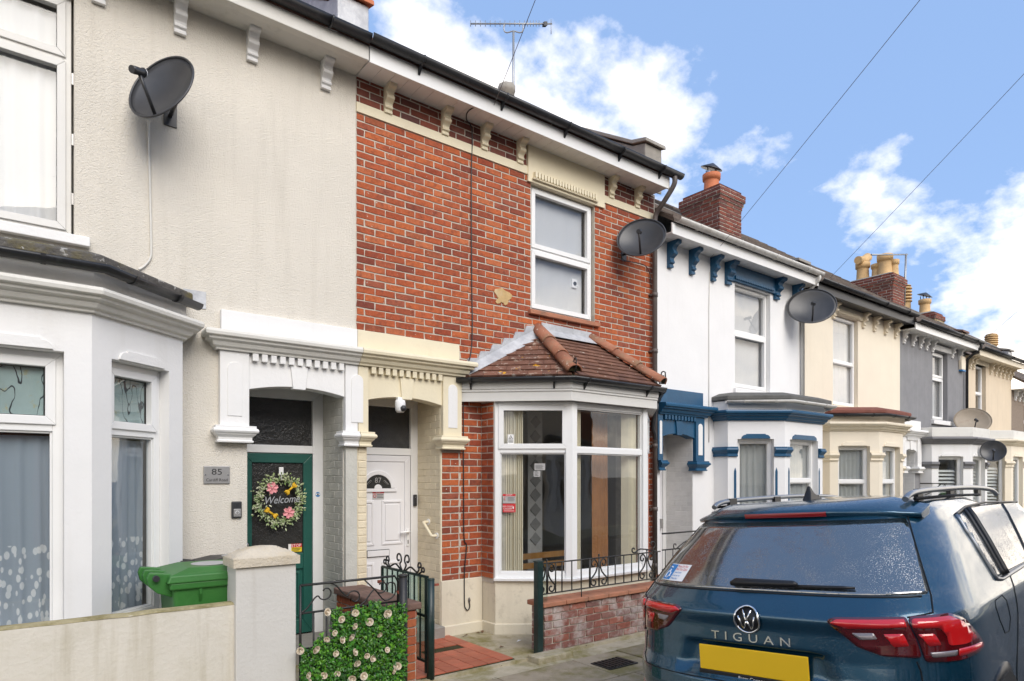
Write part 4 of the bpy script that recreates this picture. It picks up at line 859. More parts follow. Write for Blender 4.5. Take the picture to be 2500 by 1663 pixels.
# tiled roof: every tile its own slab
zE = 2.865; TL, TR = V(5.16, -.005, 3.53), V(6.10, -.005, 3.53)
A, B, C, Dd = V(3.96, 0, zE), V(4.905, -.93, zE), V(6.355, -.93, zE), V(7.30, 0, zE)
ro = MB().add([A, B, C, Dd, TL, TR], [(0, 1, 4), (1, 2, 5, 4), (2, 3, 5), (0, 4, 5, 3), (0, 3, 2, 1)]).build('bay_roof', M_dirt, bay)
def tile_slope(e0, e1, top0, top1, rows, m):             # eaves edge e0-e1, upper edge top0-top1
    nrm = (e1 - e0).cross((top0 + top1) / 2 - (e0 + e1) / 2).normalized()
    if nrm.z < 0: nrm = -nrm
    u = (e1 - e0).normalized(); W = .165
    for r_ in range(rows):
        f0, f1 = r_ / rows, min((r_ + 1.25) / rows, 1); fm = (r_ + .5) / rows
        a0, a1 = e0.lerp(top0, f0), e1.lerp(top1, f0); L = (a1 - a0).length
        b0, b1 = e0.lerp(top0, f1), e1.lerp(top1, f1)
        org = a0.dot(u); off = (W / 2 if r_ % 2 else 0); k0 = math.floor((a0.dot(u) - off) / W)
        x = off + k0 * W
        while x < a1.dot(u):
            s0 = max(x, org) - org; s1 = min(x + W - .004, a1.dot(u)) - org
            if s1 - s0 > .025:
                q = lambda s, up, lift: (a0 + u * s if not up else b0 + u * min(max(s - (b0 - a0).dot(u), 0), (b1 - b0).length)) + nrm * lift
                j = random.uniform(-.003, .003)
                MB().add([q(s0, 0, .004), q(s1, 0, .004), q(s1, 1, .002), q(s0, 1, .002), q(s0, 0, .026 + j), q(s1, 0, .026 + j), q(s1, 1, .008), q(s0, 1, .008)], [(0, 1, 2, 3), (4, 5, 6, 7), (0, 1, 5, 4), (1, 2, 6, 5), (2, 3, 7, 6), (3, 0, 4, 7)]).build('roof_tile', m, ro)
            x += W
tile_slope(A, B, TL, TL + V(.001, 0, 0), 9, M_tile_lich); tile_slope(B, C, TL, TR, 11, M_tile); tile_slope(C, Dd, TR, TR + V(.001, 0, 0), 9, M_tile)
def hip(e, tp, n=3):                                      # half-round hip tiles, lapping
    d = (tp - e); L = d.length; d.normalize(); s = d.cross(V(0, 0, 1)).normalized(); up = s.cross(d); 
    for k in range(n):
        p0 = e + d * (L * k / n - .01); p1 = e + d * (L * (k + 1) / n + .03); r0, r1 = .093, .086; lift = .012 - .004 * 0
        vs = []; N_ = 10
        for p, r_, dz in ((p0, r0, .018), (p1, r1, .004), (p1, r1 - .016, .004), (p0, r0 - .016, .018)):
            for j in range(N_ + 1): a = math.pi * (j / N_) ; vs.append(p + s * (r_ * math.cos(a)) + up * (r_ * math.sin(a) * .95 + dz - .03))
        fs = []; M1 = N_ + 1
        for b0, b1 in ((0, 1), (1, 2), (2, 3), (3, 0)):
            for j in range(N_): fs.append([b0 * M1 + j, b0 * M1 + j + 1, b1 * M1 + j + 1, b1 * M1 + j])
        fs += [[0, M1, 2 * M1, 3 * M1], [N_, 3 * M1 + N_, 2 * M1 + N_, M1 + N_]]
        MB().add(vs, fs, True).build('hip_tile', M_ridge, ro)
    f = MB(); pts = [e + s * (.075 * math.cos(a)) + up * (.075 * math.sin(a) * .95 - .012) + d * .01 for a in (math.pi * j / 10 for j in range(11))]; f.add(pts, [list(range(11))]); f.build('hip_end_mortar', M_dirt, ro)
    ir = MB(); b0 = e + d * .03 - up * .03; o_ = -d; o_.z = 0; o_.normalize()
    ir.tube([b0, b0 + o_ * .06 + V(0, 0, -.01), b0 + o_ * .085 + V(0, 0, .05), b0 + o_ * .08 + V(0, 0, .11)] + [b0 + o_ * (.055 + .028 * math.cos(a)) + V(0, 0, .115 + .028 * math.sin(a)) for a in (.3 + k * .6 for k in range(9))], .008, 6); ir.build('hip_iron', M_iron, ro)
hip(B + V(-.015, -.015, .055), TL + V(0, .0, .06)); hip(C + V(.015, -.015, .055), TR + V(0, .0, .06))
# lead: stepped flashing up the wall, apron along the top
L_ = MB(); steps = 7; p0, p1 = V(3.93, 0, 2.875), V(5.12, 0, 3.56); pts = []
for k in range(steps):
    a = p0.lerp(p1, k / steps); b = p0.lerp(p1, (k + 1) / steps); pts += [(a.x + .015, a.z + .13), (b.x - .02, a.z + .145)]
L_.prism([(p0.x - .03, p0.z - .01)] + pts + [(p1.x + .04, p1.z + .02)], lambda a, z, b: V(a, b, z), -.022, -.004); L_.build('stepped_flashing', M_lead, ro)
dn = (B - A).normalized() * .16
MB().add([A + V(-.03, -.02, .015), A + dn + V(.0, 0, .035), TL + V(.03, -.12, -.035), TL + V(0, -.012, .075), A + V(0, -.012, .08)], [(0, 1, 2, 3, 4)]).build('lead_soaker', M_lead, ro)
MB().add([TL + V(.05, -.015, .06), TR + V(-.03, -.015, .06), TR + V(.0, -.14, -.045), TL + V(.02, -.14, -.045)], [(0, 1, 2, 3)]).prism([(TL.x + .05, 3.58), (TR.x - .03, 3.58), (TR.x - .03, 3.66), (TL.x + .05, 3.67)], lambda a, z, b: V(a, b, z), -.014, -.005).build('lead_apron', M_lead, ro)
# inside the bay: vertical blinds, pine bench, curtain, papered wall
sl = MB().box(-.004, .004, -.05, .05, 0, 1.90).mesh('slat', M_blind)
def blind(T, a0, n, label, step=.022, ang=1.2, group=None):
    t = thing('vertical_blind', label, 'blind', T(a0, -.13, .66))
    base = math.atan2((T(1, 0, 0) - T(0, 0, 0)).y, (T(1, 0, 0) - T(0, 0, 0)).x)
    for k in range(n): link('slat', sl, t, loc=T(a0 + k * step, -.14, .66), rot=(0, 0, base + random.uniform(-.15, .15) + ang * .35))
    return t
blind(blinds_T[0][0], .10, 10, 'cream vertical blind slats gathered behind the angled bay window of the brick house')
blind(blinds_T[1][0], .09, 6, 'cream vertical blind slats gathered beside the corner post of the bay front window')
blind(blinds_T[1][0], 1.02, 7, 'cream vertical blind slats gathered at the downpipe end of the bay front window')
curtain(frame((5.62, -.48), (1, .15)), .33, .62, 2.55, 0, M_wood_dk, 'orange brown curtain hanging inside the bay window of the brick house', 4, .02, 3)
bt = thing('pine_bench', 'pine bench with slatted back inside the bay window of the brick house', 'bench', (5.0, .1, .1))
for z in (.62, .74): MB().box(4.75, 5.75, .05, .08, z, z + .07).build('rail', M_wood, bt)
for x in (4.75, 5.71): MB().box(x, x + .05, .04, .09, .1, .82).build('leg', M_wood, bt)
MB().box(4.75, 5.75, .08, .45, .5, .54).build('seat', M_wood, bt)
pw = thing('wallpaper_panel', 'grey patterned wall panel seen through the bay window of the brick house', 'panel', (5.4, .35, .1))
MB().box(5.28, 5.52, .34, .36, .1, 2.6).build('backing', M_print_gr, pw)
M_motif = mat('grey_motif', (.22, .215, .21), .8, .1, 20)
for k in range(9): MB().prism([(5.40 + .09 * math.cos(a), .95 + k * .19 + .085 * math.sin(a)) for a in (6.283 * j / 4 for j in range(4))], lambda a, z, b: V(a, b, z), .33, .338).build('motif', M_motif, pw)
# stickers on the bay glass
def bay_stickers():
    T = frame(BP[1], Vector(BP[2]) - Vector(BP[1])); b = -.048
    s = tag(MB().box(.10, .245, b, b + .001, 1.455, 1.56, T).build('window_sticker', M_print_gr), 'grey STOP notice stuck inside the angled bay window above the red sticker', 'sticker')
    MB().box(.10, .245, b + .001, b + .002, 1.535, 1.56, T).build('sticker_band', M_print_rd, s); text('STOP!', .026, lambda a, q, z: T(.172 + a, b + .003, 1.548 + q), M_print_wh, 'sticker_text', s, sx=1.1)
    MB().lathe([(.012, 0), (.018, 0), (.018, .001), (.012, .001)], T(.128, b + .002, 1.505), 14, Matrix.Rotation(R(90), 3, 'X'), False).build('sticker_ring', M_print_rd, s)
    for k in range(4): MB().box(.155, .235 - .008 * (k % 2), b + .001, b + .002, 1.519 - .013 * k, 1.523 - .013 * k, T).build('print_line', M_print_dk, s)
    s = tag(MB().box(.10, .245, b, b + .001, 1.352, 1.450, T).build('window_sticker', M_print_rd), 'red No Cold Callers sticker on the angled bay window', 'sticker')
    text('NO COLD', .026, lambda a, q, z: T(.155 + a, b + .003, 1.418 + q), M_print_wh, 'sticker_text', s); text('CALLERS', .026, lambda a, q, z: T(.155 + a, b + .003, 1.392 + q), M_print_wh, 'sticker_text', s); MB().box(.112, .23, b + .001, b + .002, 1.366, 1.370, T).build('print_line', M_print_wh, s)
    MB().lathe([(.015, 0), (.015, .001)], T(.222, b + .002, 1.405), 14, Matrix.Rotation(R(90), 3, 'X')).build('sticker_hand', M_print_wh, s)
    s = tag(MB().box(.155, .225, b, b + .001, 2.13, 2.235, T).build('window_sticker', M_print_wh), 'small white triangle warning label in the corner of the top bay casement', 'sticker')
    MB().prism([(.162, 2.178), (.218, 2.178), (.19, 2.226)], lambda a, z, w: T(a, w, z), b + .001, b + .002).build('triangle', M_print_dk, s); MB().prism([(.171, 2.183), (.209, 2.183), (.19, 2.217)], lambda a, z, w: T(a, w, z), b + .002, b + .003).build('triangle_inner', M_print_wh, s)
    MB().tube([T(.180, b + .004, 2.187), T(.199, b + .004, 2.201)], .003, 5).build('symbol', M_print_dk, s)
    for k in range(3): MB().box(.163, .217, b + .001, b + .002, 2.142 + k * .010, 2.147 + k * .010, T).build('print_line', M_print_dk, s)
    for a, z, w_, h_ in ((.46, 1.83, .12, .075), (.45, 1.755, .075, .065)):
        s = tag(MB().box(a, a + w_, b - .0, b + .001, z, z + h_, T).build('window_sticker', M_print_gr), ('wide grey' if w_ > .1 else 'small square grey') + ' printed notice high on the main angled bay pane', 'sticker')
        for k in range(4): MB().box(a + .01, a + w_ - .02 - .012 * (k % 2), b + .001, b + .002, z + .012 + k * .014, z + .017 + k * .014, T).build('print_line', M_print_dk, s)
bay_stickers()
# cable running down the front of 87
cb = [P(1212, 256, -.30), P(1170, 258, -.30), P(1143, 272, -.20), P(1139, 292, -.05), P(1150, 308, -.022), P(1153, 340, -.022), P(1151, 420, -.018), P(1151, 560, -.018), P(1152, 700, -.018), P(1153, 800, -.018), P(1150, 860, -.02), P(1140, 895, -.12), P(1131, 925, -.05), P(1131, 1000, -.018), P(1132, 1200, -.018), P(1133, 1312, -.02), P(1139, 1330, -.02), P(1137, 1360, -.02), P(1134, 1400, -.025), P(1134, 1470, -.025), P(1136, 1484, -.028), P(1142, 1490, -.03), P(1147, 1482, -.03), P(1146, 1470, -.03)]
c = thing('phone_cable', 'thin black cable running down the red brick front to a loose looped end', 'cable', (cb[10].x, -.02, 2.8)); MB().tube(smooth_poly(cb, 4), .0065, 6).build('lead', M_black, c); MB().tube([cb[-1], cb[-1] + V(0, 0, .02), cb[-1] + V(-.002, 0, .05)], [.009, .014, .006], 8).build('plug', M_grey_pipe, c)
# ------------------------------------------------------------------ the rest of the terrace
M_wpaint = mat('bright_white_paint', (.80, .795, .79), .55, .03, 2, bump=.0015, bs=40, bump2=.004, b2s=4, streak=(.62, .60, .56), samt=.2, slo=.56, spec=.35)
M_blue = mat('blue_paint', (.010, .078, .165), .40, .12, 5, bump=.0015, bs=30, spec=.5, col2=(.025, .14, .26), c2s=6, c2lo=.55, c2hi=.75, c2amt=.4)
M_cream2 = mat('buttermilk_paint', (.78, .70, .565), .6, .04, 2, bump=.002, bs=40, bump2=.004, b2s=4, streak=(.60, .52, .38), samt=.25, slo=.55, spec=.3)
M_cream3 = mat('ivory_trim', (.74, .66, .52), .6, .06, 3, bump=.002, bs=45, col2=(.50, .42, .28), c2s=5, c2lo=.55, c2hi=.75, c2amt=.4, spec=.3)
M_grey = mat('grey_render', (.235, .235, .245), .85, .10, 4, bump=.006, bs=60, spec=.25, streak=(.33, .33, .34), samt=.3, slo=.5)
M_greytrim = mat('grey_trim', (.17, .17, .18), .6, .08, 4)
M_beige = mat('beige_render', (.66, .555, .42), .8, .05, 2, bump=.004, bs=50, streak=(.5, .4, .28), samt=.3, slo=.5, spec=.25)
M_pebble = mat('pebbledash', (.26, .21, .17), .95, .3, 26, bump=.02, bs=34, spec=.15)
M_roofd = mat('dark_roof_tile', (.11, .085, .07), .85, .2, 12, bump=.004, bs=60, rnd=.25, col2=(.16, .15, .12), c2s=6, c2lo=.5, c2hi=.7, c2amt=.5)
M_slab = mat('grey_slab', (.12, .118, .11), .9, .2, 10, bump=.004, bs=50)
M_redroof = mat('red_bay_roof', (.20, .07, .05), .8, .2, 8, bump=.004, bs=40)
def surround(root, x0, x1, xa, xb, m, zd, cm=None, pm=None, left=True, right=True, reveal=None, door=None, ldl=True):
    # one door: pilasters x0-xa and xb-x1, opening xa-xb
    H_ = lambda z: z - zd; y = -.06
    pilaster(root, x0, xa, H_(2.20), H_(2.87), m, pm or m, H_(2.055), clo=ldl); pilaster(root, xb, x1, H_(2.20), H_(2.87), m, pm or m, H_(2.055))
    lintel(root, xa + .002, xb - .002, H_(2.545), H_(2.80), .06, m); dentils(root, xa + .01, xb - .01, H_(2.80), H_(2.868), 10, m); MB().box(xa, xb, -.03, .1, H_(2.80), H_(2.87)).build('dentil_bed', m, root)
    MB().box(x0 + .02, x1 - .02, -.05, .06, H_(3.04), H_(3.25)).build('frieze', m, root, bev=.004)
    pts = ([(x0 - .02, .03)] if ldl else []) + [(x0 - (.02 if ldl else -.004), -.06), (x1 + .02, -.06), (x1 + .02, .03)]
    MB().sweep(scaled(CORN, .9, H_(2.87), .17), pts).build('cornice', cm or m, root, bev=.004)
    rm = reveal or M_pbrick_w
    MB().box(xa - .1, xb + .1, .1, .62, H_(2.62), H_(2.70)).build('recess_ceiling', rm, root); MB().box(xa + .0005, xa + .003, .001, .6, -.25, 2.7).build('reveal_wall', rm, root)
    rv = MB().box(xb - .003, xb - .0005, .001, .6, -.25, 2.7).build('reveal_wall', rm, root); lay(rv, (xb - .003, .5), (0, -1), spans(0, .5, -.1, H_(2.62), zoff=.02, off=.05, J=.007), rm, .0028)
    MB().box(xa, xb, -.05, .6, -.25, .0).build('doorstep', M_stone, root, bev=.01)
    T = frame((xa, .5), (1, 0)); w = xb - xa; fr = MB().ring(T, 0, w, -.05, H_(2.64), .08, -.06, 0, .02).box(.08, w - .08, -.06, 0, 1.9, 1.97, T).build('door_frame', M_upvc, root, bev=.005)
    MB().box(.08, w - .08, -.04, -.03, 1.97, H_(2.56), T).build('fanlight_pane', M_obs2, fr); d = MB().box(.085, w - .085, -.05, -.02, 0, 1.895, T).build('door', door or M_white_door, root)
    for a0, a1 in ((.17, w / 2 - .04), (w / 2 + .04, w - .17)):
        for z0, z1 in ((.2, .8), (1.0, 1.7)): MB().ring(T, a0, a1, z0, z1, .025, -.02, -.008).build('door_panel', door or M_white_door, d, bev=.004)
    MB().box(w - .15, w - .12, -.02, .03, .95, 1.1, T).build('handle', M_steel, d)
def eaves(root, x0, x1, z, m, gm, boards=None, depth=.30, end=0):
    if boards: soffit_boards(root, x0 + .006, x1 - .006, z, depth, boards, .16)
    else: MB().box(x0 + .004, x1 - .004, -depth, .0, z, z + .02).build('soffit', m, root)
    MB().box(x0 + .004, x1 - .004, -depth - .024, -depth + .002, z - .02, z + .14).build('fascia', m, root, bev=.004)
    g = gutter(root, [(x0 - .01 - end, -depth - .085), (x1 - .012, -depth - .085)], z + .19, gm, .06); n = max(3, int((x1 - x0) / .9))
    for k in range(n):
        x = x0 + (k + .5) * (x1 - x0) / n; MB().tube([(x, -depth - .085 + .064 * math.cos(a), z + .19 + .064 * math.sin(a)) for a in (math.pi + math.pi * q / 8 for q in range(9))], .010, 6).build('gutter_clip', gm, g)
def parapet(root, x, ze, m, h=.42, w=.34, y0=-.02, pitch=.66, cm=None):
    prof = [(y0, ze - .1), (y0, ze + h), (y0 + .25, ze + h + .06), (3.6, ze + h + 3.5 * pitch), (3.6, ze + 3.2 * pitch)]
    MB().prism(prof, lambda y, z, t_: V(t_, y, z), x - w / 2, x + w / 2).build('party_parapet', m, root, bev=.015)
    MB().prism([(y0 - .05, ze + h + .002), (y0 - .04, ze + h + .06), (.25, ze + h + .13), (3.6, ze + h + 3.5 * pitch + .07), (3.6, ze + h + 3.5 * pitch + .002), (.25, ze + h + .07)], lambda y, z, t_: V(t_, y, z), x - w / 2 - .04, x + w / 2 + .04).build('parapet_coping', cm or M_stone, root, bev=.01)
def chimney(root, x0, x1, y0, y1, z0, z1, m, pots=(), indiv=True, mort=None, courses=4):
    core = MB().box(x0 + .007, x1 - .007, y0 + .007, y1 - .007, z0, z1).build('chimney', mort or M_mortar_dk, root)
    C = .0757; nb = int((z1 - z0) / C); top = []
    for (o, u, l) in (((x0, y0), (1, 0), x1 - x0), ((x0, y1), (0, -1), y1 - y0), ((x1, y0), (0, 1), y1 - y0)):
        T = frame(o, u); base = spans(0, l, z0, z1 - 5 * C, (), zoff=z1 - 60 * C, off=.03 if u[1] else .0)
        lay(core, T(0, -.007, 0)[:2], u, base, m, .009) if indiv and u != (0, 1) else lay_joined(core, 'far_side_bricks', [(T(0, -.007, 0)[:2], u, base)], m, .009)
    for k, ov in enumerate((.012, .035, .06, .06, .0)):      # oversailing courses at the head
        za = z1 - (5 - k) * C; a0, a1, b0, b1 = x0 - ov, x1 + ov, y0 - ov, y1 + ov
        MB().box(a0 + .007, a1 - .007, b0 + .007, b1 - .007, za, za + C).build('head_course', mort or M_mortar_dk, core)
        for (o, u, l) in (((a0, b0), (1, 0), a1 - a0), ((a0, b1), (0, -1), b1 - b0), ((a1, b0), (0, 1), b1 - b0)):
            T = frame(o, u); sp = [(0.002, l - .002, za + .005, za + C - .005)]; sp = spans(0, l, za + .001, za + C - .001, (), zoff=za, off=.1 * (k % 2))
            if u == (0, 1) or not indiv: lay_joined(core, 'far_side_bricks', [(T(0, -.007, 0)[:2], u, sp)], m, .009)
            else: lay(core, T(0, -.007, 0)[:2], u, sp, M_brick_dk if k > 1 else m, .009)
    MB().add([(x0, y0, z1), (x1, y0, z1), (x1, y1, z1), (x0, y1, z1), (x0 + .12, y0 + .12, z1 + .06), (x1 - .12, y0 + .12, z1 + .06), (x1 - .12, y1 - .12, z1 + .06), (x0 + .12, y1 - .12, z1 + .06)], [(4, 5, 6, 7), (0, 1, 5, 4), (1, 2, 6, 5), (2, 3, 7, 6), (3, 0, 4, 7)]).build('flaunching', M_stone, core)
    for (px_, py_, h, r_, kind, pm) in pots:
        q = MB(); z = z1 + .02
        if kind == 'louvre':
            q.lathe([(r_, 0), (r_ * .85, .05), (r_ * .82, h * .5)], (px_, py_, z), 18)
            for k in range(5): zz = z + h * (.5 + .1 * k); q.lathe([(r_ * .75, 0), (r_ * 1.05, .01), (r_ * 1.0, .05), (r_ * .75, .075)], (px_, py_, zz), 18)
            q.lathe([(r_ * .9, 0), (r_ * .8, .03), (r_ * .3, .06)], (px_, py_, z + h), 18)
        else:
            q.lathe([(r_ * 1.1, 0), (r_ * 1.1, .04), (r_, .06), (r_ * .92, h * .62), (r_ * .92, h * .7), (r_ * 1.12, h * .72), (r_ * 1.15, h * .98), (r_ * 1.0, h), (r_ * .85, h), (r_ * .85, h * .8)], (px_, py_, z), 20)
        po = q.build('chimney_pot', pm, core)
        if kind == 'cowl':
            c = MB(); c.lathe([(.02, .10), (.22, .0), (.225, -.012), (.02, .0)], (px_, py_, z + h + .13), 20, Matrix.Rotation(R(22), 3, 'X'))
            for a in range(4): c.tube([(px_ + .12 * math.cos(a * 1.57), py_ + .12 * math.sin(a * 1.57), z + h - .02), (px_ + .13 * math.cos(a * 1.57), py_ + .13 * math.sin(a * 1.57), z + h + .13)], .012, 6)
            c.build('cowl', M_dkplastic, core)
        if kind == 'tcowl':
            c = MB(); c.tube([(px_ - .30, py_, z + h + .02), (px_ + .02, py_, z + h + .07), (px_ + .3, py_, z + h + .22)], [.11, .12, .13], 14); c.build('cowl', pm, core)
    return core
M_terra = mat('terracotta_pot', (.50, .16, .07), .7, .1, 8); M_buff = mat('buff_pot', (.58, .38, .18), .75, .12, 8, col2=(.3, .22, .12), c2s=5, c2lo=.5, c2hi=.7, c2amt=.5)
M_buffbrick = mat('buff_brick', (.36, .27, .16), .9, .25, 14, bump=.006, bs=40, rnd=.2, col2=(.14, .11, .08), c2s=9, c2lo=.5, c2hi=.65, c2amt=.6)
def house(label, x0, x1, z, wallm, win_, bay_x, roofm=None, **k):
    h = thing('terraced_house', label, 'house', (x0, 0, 0)); T = frame((x0, 0), (1, 0)); q = lambda x: x - x0
    dx = k['door']; zd = k['zd']
    MB().sheet(T, x1 - x0, -.3, z + .02, [(q(win_[0]), q(win_[1]), win_[2], win_[3]), (q(bay_x - 1.08), q(bay_x + 1.08), -.1, 2.5), (q(dx[0]), q(dx[1]), -.35, 2.72 - zd)], -.22, 0).build('wall', wallm, h)
    shell(h, x0, x1, z + .03, roofm=roofm or M_roofd, pitch=k.get('pitch', .71))
    return h
def plain_curtain(label, m, folds=6, top=None, seed=3):
    def f(root, T, w, z0, z1, i):
        zt = None if (top and i in top) else z0 + (z1 - z0) * .64
        window(root, T, w, z0, z1, zt, fw=.055)
        if i in (1, 2): curtain(T, w - .1, z0 + .02, z1 - .06, -.09, m, label[i], folds, .03, seed + i, .05)
    return f
# --- number 89, white with blue trim
X91, X93, X95, X97, X99 = 11.46, 15.67, 19.68, 23.40, 27.4
h89 = house('white painted terraced house with royal blue brackets, cornice and door surround', X89, X91, 5.20, M_wpaint, (9.34, 10.40, 3.21, 4.92), 10.06, door=(7.47, 8.243), zd=.205, pitch=.66)
eaves(h89, X89, X91, 5.20, M_upvc, M_white_pipe, M_upvc, .29, end=-.06)
for px, py in ((1633, 621), (1686, 643), (1738, 661), (1937, 724)): bracket(h89, P(px, py).x, 5.20, M_blue, .095, 1.0)
for x in (9.13, 10.56): bracket(h89, x, 5.20, M_blue, .14, .95)
bh = MB().box(9.18, 10.5, -.05, .1, 4.935, 5.20).build('window_head', M_blue, h89, bev=.005)
me = MB().prism([(0, .06), (.045, .06), (.045, .02), (.0225, 0), (0, .02)], lambda a, z, t_: V(a, t_, z), -.015, .01).mesh('fret_tooth', M_blue)
for i in range(23): link('fret_tooth', me, bh, loc=(9.27 + i * .05, -.06, 4.955))
Tw = frame((9.345, .07), (1, 0)); window(h89, Tw, 1.05, 3.215, 4.915, 4.15, bot=True, gm=M_glass_up, fw=.05)
curtain(Tw, .9, 3.27, 4.85, -.10, M_net_w, 'pale blind in the upper window of the white and blue house', 3, .006, 21, .08, cat='blind')
MB().box(9.30, 10.48, -.045, .06, 3.13, 3.205).build('sill', M_wpaint, h89, bev=.006)
surround(h89, 7.365, 8.455, 7.47, 8.243, M_blue, .205, pm=M_wpaint, ldl=False)
bay_masonry(h89, 10.06, M_wpaint, M_blue, .255, 1.28, .585, -.25, -.79, M_slab, M_white_pipe, plain_curtain({1: 'creased grey net curtain in the angled bay window of the white and blue house', 2: 'looped white curtain in the front bay window of the white and blue house'}, M_net_g, 5, (1,), 31), strips=M_blue, hood_m=M_blue, sill=.55)
MB().tube(smooth_poly([V(11.36, -.37, 5.34), V(11.36, -.36, 5.26), V(11.36, -.2, 5.12), V(11.40, -.05, 5.0)], 5) + [V(11.40, -.05, 3.0)], .03, 10).build('downpipe', M_white_pipe, h89)
parapet(h87, X89, 5.98, M_stone, .55, .36, .02, .60); parapet(h85, XB, 5.98, M_lead, .62, .34, .05, .60, M_terra); parapet(h89, X91, 5.34, M_lead, .32, .34)
chimney(h89, 11.11, 11.86, 1.5, 2.40, 5.9, 7.58, M_brick_dk, [(11.48, 1.95, .42, .16, 'cowl', M_terra)])
# --- number 91, buttermilk
h91 = house('buttermilk painted terraced house with dark gutter and red bay roof', X91, X93, 5.12, M_cream2, (12.62, 13.66, 3.18, 4.94), 13.28, door=(14.72, 15.45), zd=.2)
eaves(h91, X91, X93, 5.12, M_black, M_black, None, .27)
for px, py in ((2033, 751), (2106, 788), (2133, 795), (2160, 803), (2185, 811)): bracket(h91, P(px, py).x, 5.12, M_cream3, .095, .8)
bracket(h91, 11.75, 5.12, M_cream3, .095, .8)
wh = MB().box(12.52, 13.85, -.03, .1, 4.95, 5.12).build('window_head', M_cream3, h91, bev=.004)
me = MB().box(0, .03, -.02, .01, 0, .07).mesh('fret_tooth', M_cream3)
for i in range(22): link('fret_tooth', me, wh, loc=(12.62 + i * .048, -.035, 4.965))
Tw = frame((12.63, .07), (1, 0)); window(h91, Tw, 1.02, 3.19, 4.93, 4.04, gm=M_glass_up, fw=.05)
curtain(Tw, .9, 3.24, 4.86, -.09, M_net_w, 'white net curtain in the upper window of the buttermilk house', 5, .015, 22, .06)
MB().box(12.58, 13.75, -.04, .06, 3.06, 3.175).build('sill', M_cream3, h91, bev=.012)
surround(h91, 14.50, 15.66, 14.72, 15.45, M_cream3, .2)
bay_masonry(h91, 13.28, M_cream2, M_cream3, .265, 1.27, .52, -.24, -.79, M_redroof, M_black, plain_curtain({1: 'grey net curtain in the angled bay window of the buttermilk house', 2: 'grey net curtain in the front bay window of the buttermilk house'}, M_net_g, 6, (), 41), sill=.5)
# --- number 93, grey
h93 = house('grey rendered terraced house with white brackets and grey trimmed bay', X93, X95, 5.02, M_grey, (17.50, 18.45, 3.15, 4.83), 18.03, door=(15.86, 16.48), zd=.19)
eaves(h93, X93, X95, 5.02, M_upvc, M_black, None, .30)
for px, py in ((2205, 822), (2227, 831), (2245, 836), (2260, 842), (2275, 849), (2323, 863), (2341, 869)): bracket(h93, P(px, py).x, 5.02, M_paint, .09, .72)
Tw = frame((17.51, .10), (1, 0)); window(h93, Tw, .92, 3.16, 4.82, 4.2, top=True, bot=True, gm=M_glass_up, fw=.05)
curtain(Tw, .84, 3.2, 4.76, -.1, M_net_g, 'grey curtain in the upper window of the grey house', 5, .02, 23, .04)
MB().box(17.42, 18.72, -.07, .06, 3.04, 3.145).build('sill', M_paint, h93, bev=.008); MB().box(17.42, 18.62, -.035, .1, 4.84, 4.96).build('window_head', M_paint, h93, bev=.006)
surround(h93, 15.675, 16.70, 15.86, 16.48, M_paint, .2, ldl=False, door=M_dkplastic, reveal=M_paint)
M_shut = mat('shutter_white', (.72, .72, .70), .4, .03, 3)
def shutter_win(root, T, w, z0, z1, i):
    o = window(root, T, w, z0, z1, None, fw=.055)
    if i in (1, 2):
        me = MB().box(.08, w - .08, -.135, -.06, -.006, .006, T).mesh('louvre', M_shut)
        for k in range(int((z1 - z0 - .3) / .085)):
            q = MB(); z = z0 + .15 + k * .085; q.add([T(.08, -.13, z), T(w - .08, -.13, z), T(w - .08, -.075, z - .045), T(.08, -.075, z - .045), T(.08, -.13, z + .01), T(w - .08, -.13, z + .01), T(w - .08, -.075, z - .035), T(.08, -.075, z - .035)], [(0, 1, 2, 3), (4, 5, 6, 7), (0, 1, 5, 4), (2, 3, 7, 6), (0, 4, 7, 3), (1, 2, 6, 5)]); q.build('shutter_louvre', M_shut, o)
bay_masonry(h93, 18.03, M_paint, M_greytrim, .36, 1.25, .55, -.24, -.79, M_paint_trim, M_black, shutter_win, parapet=True, sill=.5)
MB().tube(smooth_poly([V(19.56, -.38, 5.16), V(19.56, -.36, 5.05), V(19.56, -.18, 4.9), V(19.56, -.07, 4.8)], 5) + [V(19.56, -.07, .0)], .035, 10).build('downpipe', M_black, h93)
parapet(h93, X95, 5.18, M_buffbrick, .34, .36, .02, .68, M_cap_br)
chimney(h93, 19.05, 19.78, 1.5, 2.75, 5.6, 7.36, M_brick_dk, [(19.4, 2.45, .55, .17, 'tcowl', M_buff), (19.42, 2.08, .42, .13, 'plain', M_buff), (19.40, 1.85, .62, .18, 'plain', M_buff), (19.55, 1.68, .46, .12, 'plain', M_buff)], indiv=True)
# --- number 95, beige
h95 = house('beige rendered terraced house behind the tan satellite dish', X95, X97, 4.92, M_beige, (20.42, 21.22, 3.2, 4.80), 20.95, door=(22.2, 22.9), zd=.2)
eaves(h95, X95, X97, 4.92, M_cream3, M_black, None, .30)
for x in (19.95, 20.2, 21.55, 21.95, 22.3, 22.65, 23.0, 23.3): bracket(h95, x, 4.92, M_cream3, .09, .8)
Tw = frame((20.43, .09), (1, 0)); window(h95, Tw, .78, 3.21, 4.79, 4.05, gm=M_glass_up, fw=.05)
curtain(Tw, .7, 3.25, 4.74, -.2, M_net_g, 'grey curtain in the upper window of the beige house', 5, .02, 24, .04)
MB().box(20.3, 21.4, -.05, .06, 3.09, 3.195).build('sill', M_cream3, h95, bev=.008); MB().box(20.34, 21.4, -.03, .1, 4.80, 4.92).build('window_head', M_cream3, h95)
surround(h95, 22.0, 23.1, 22.2, 22.9, M_cream3, .3)
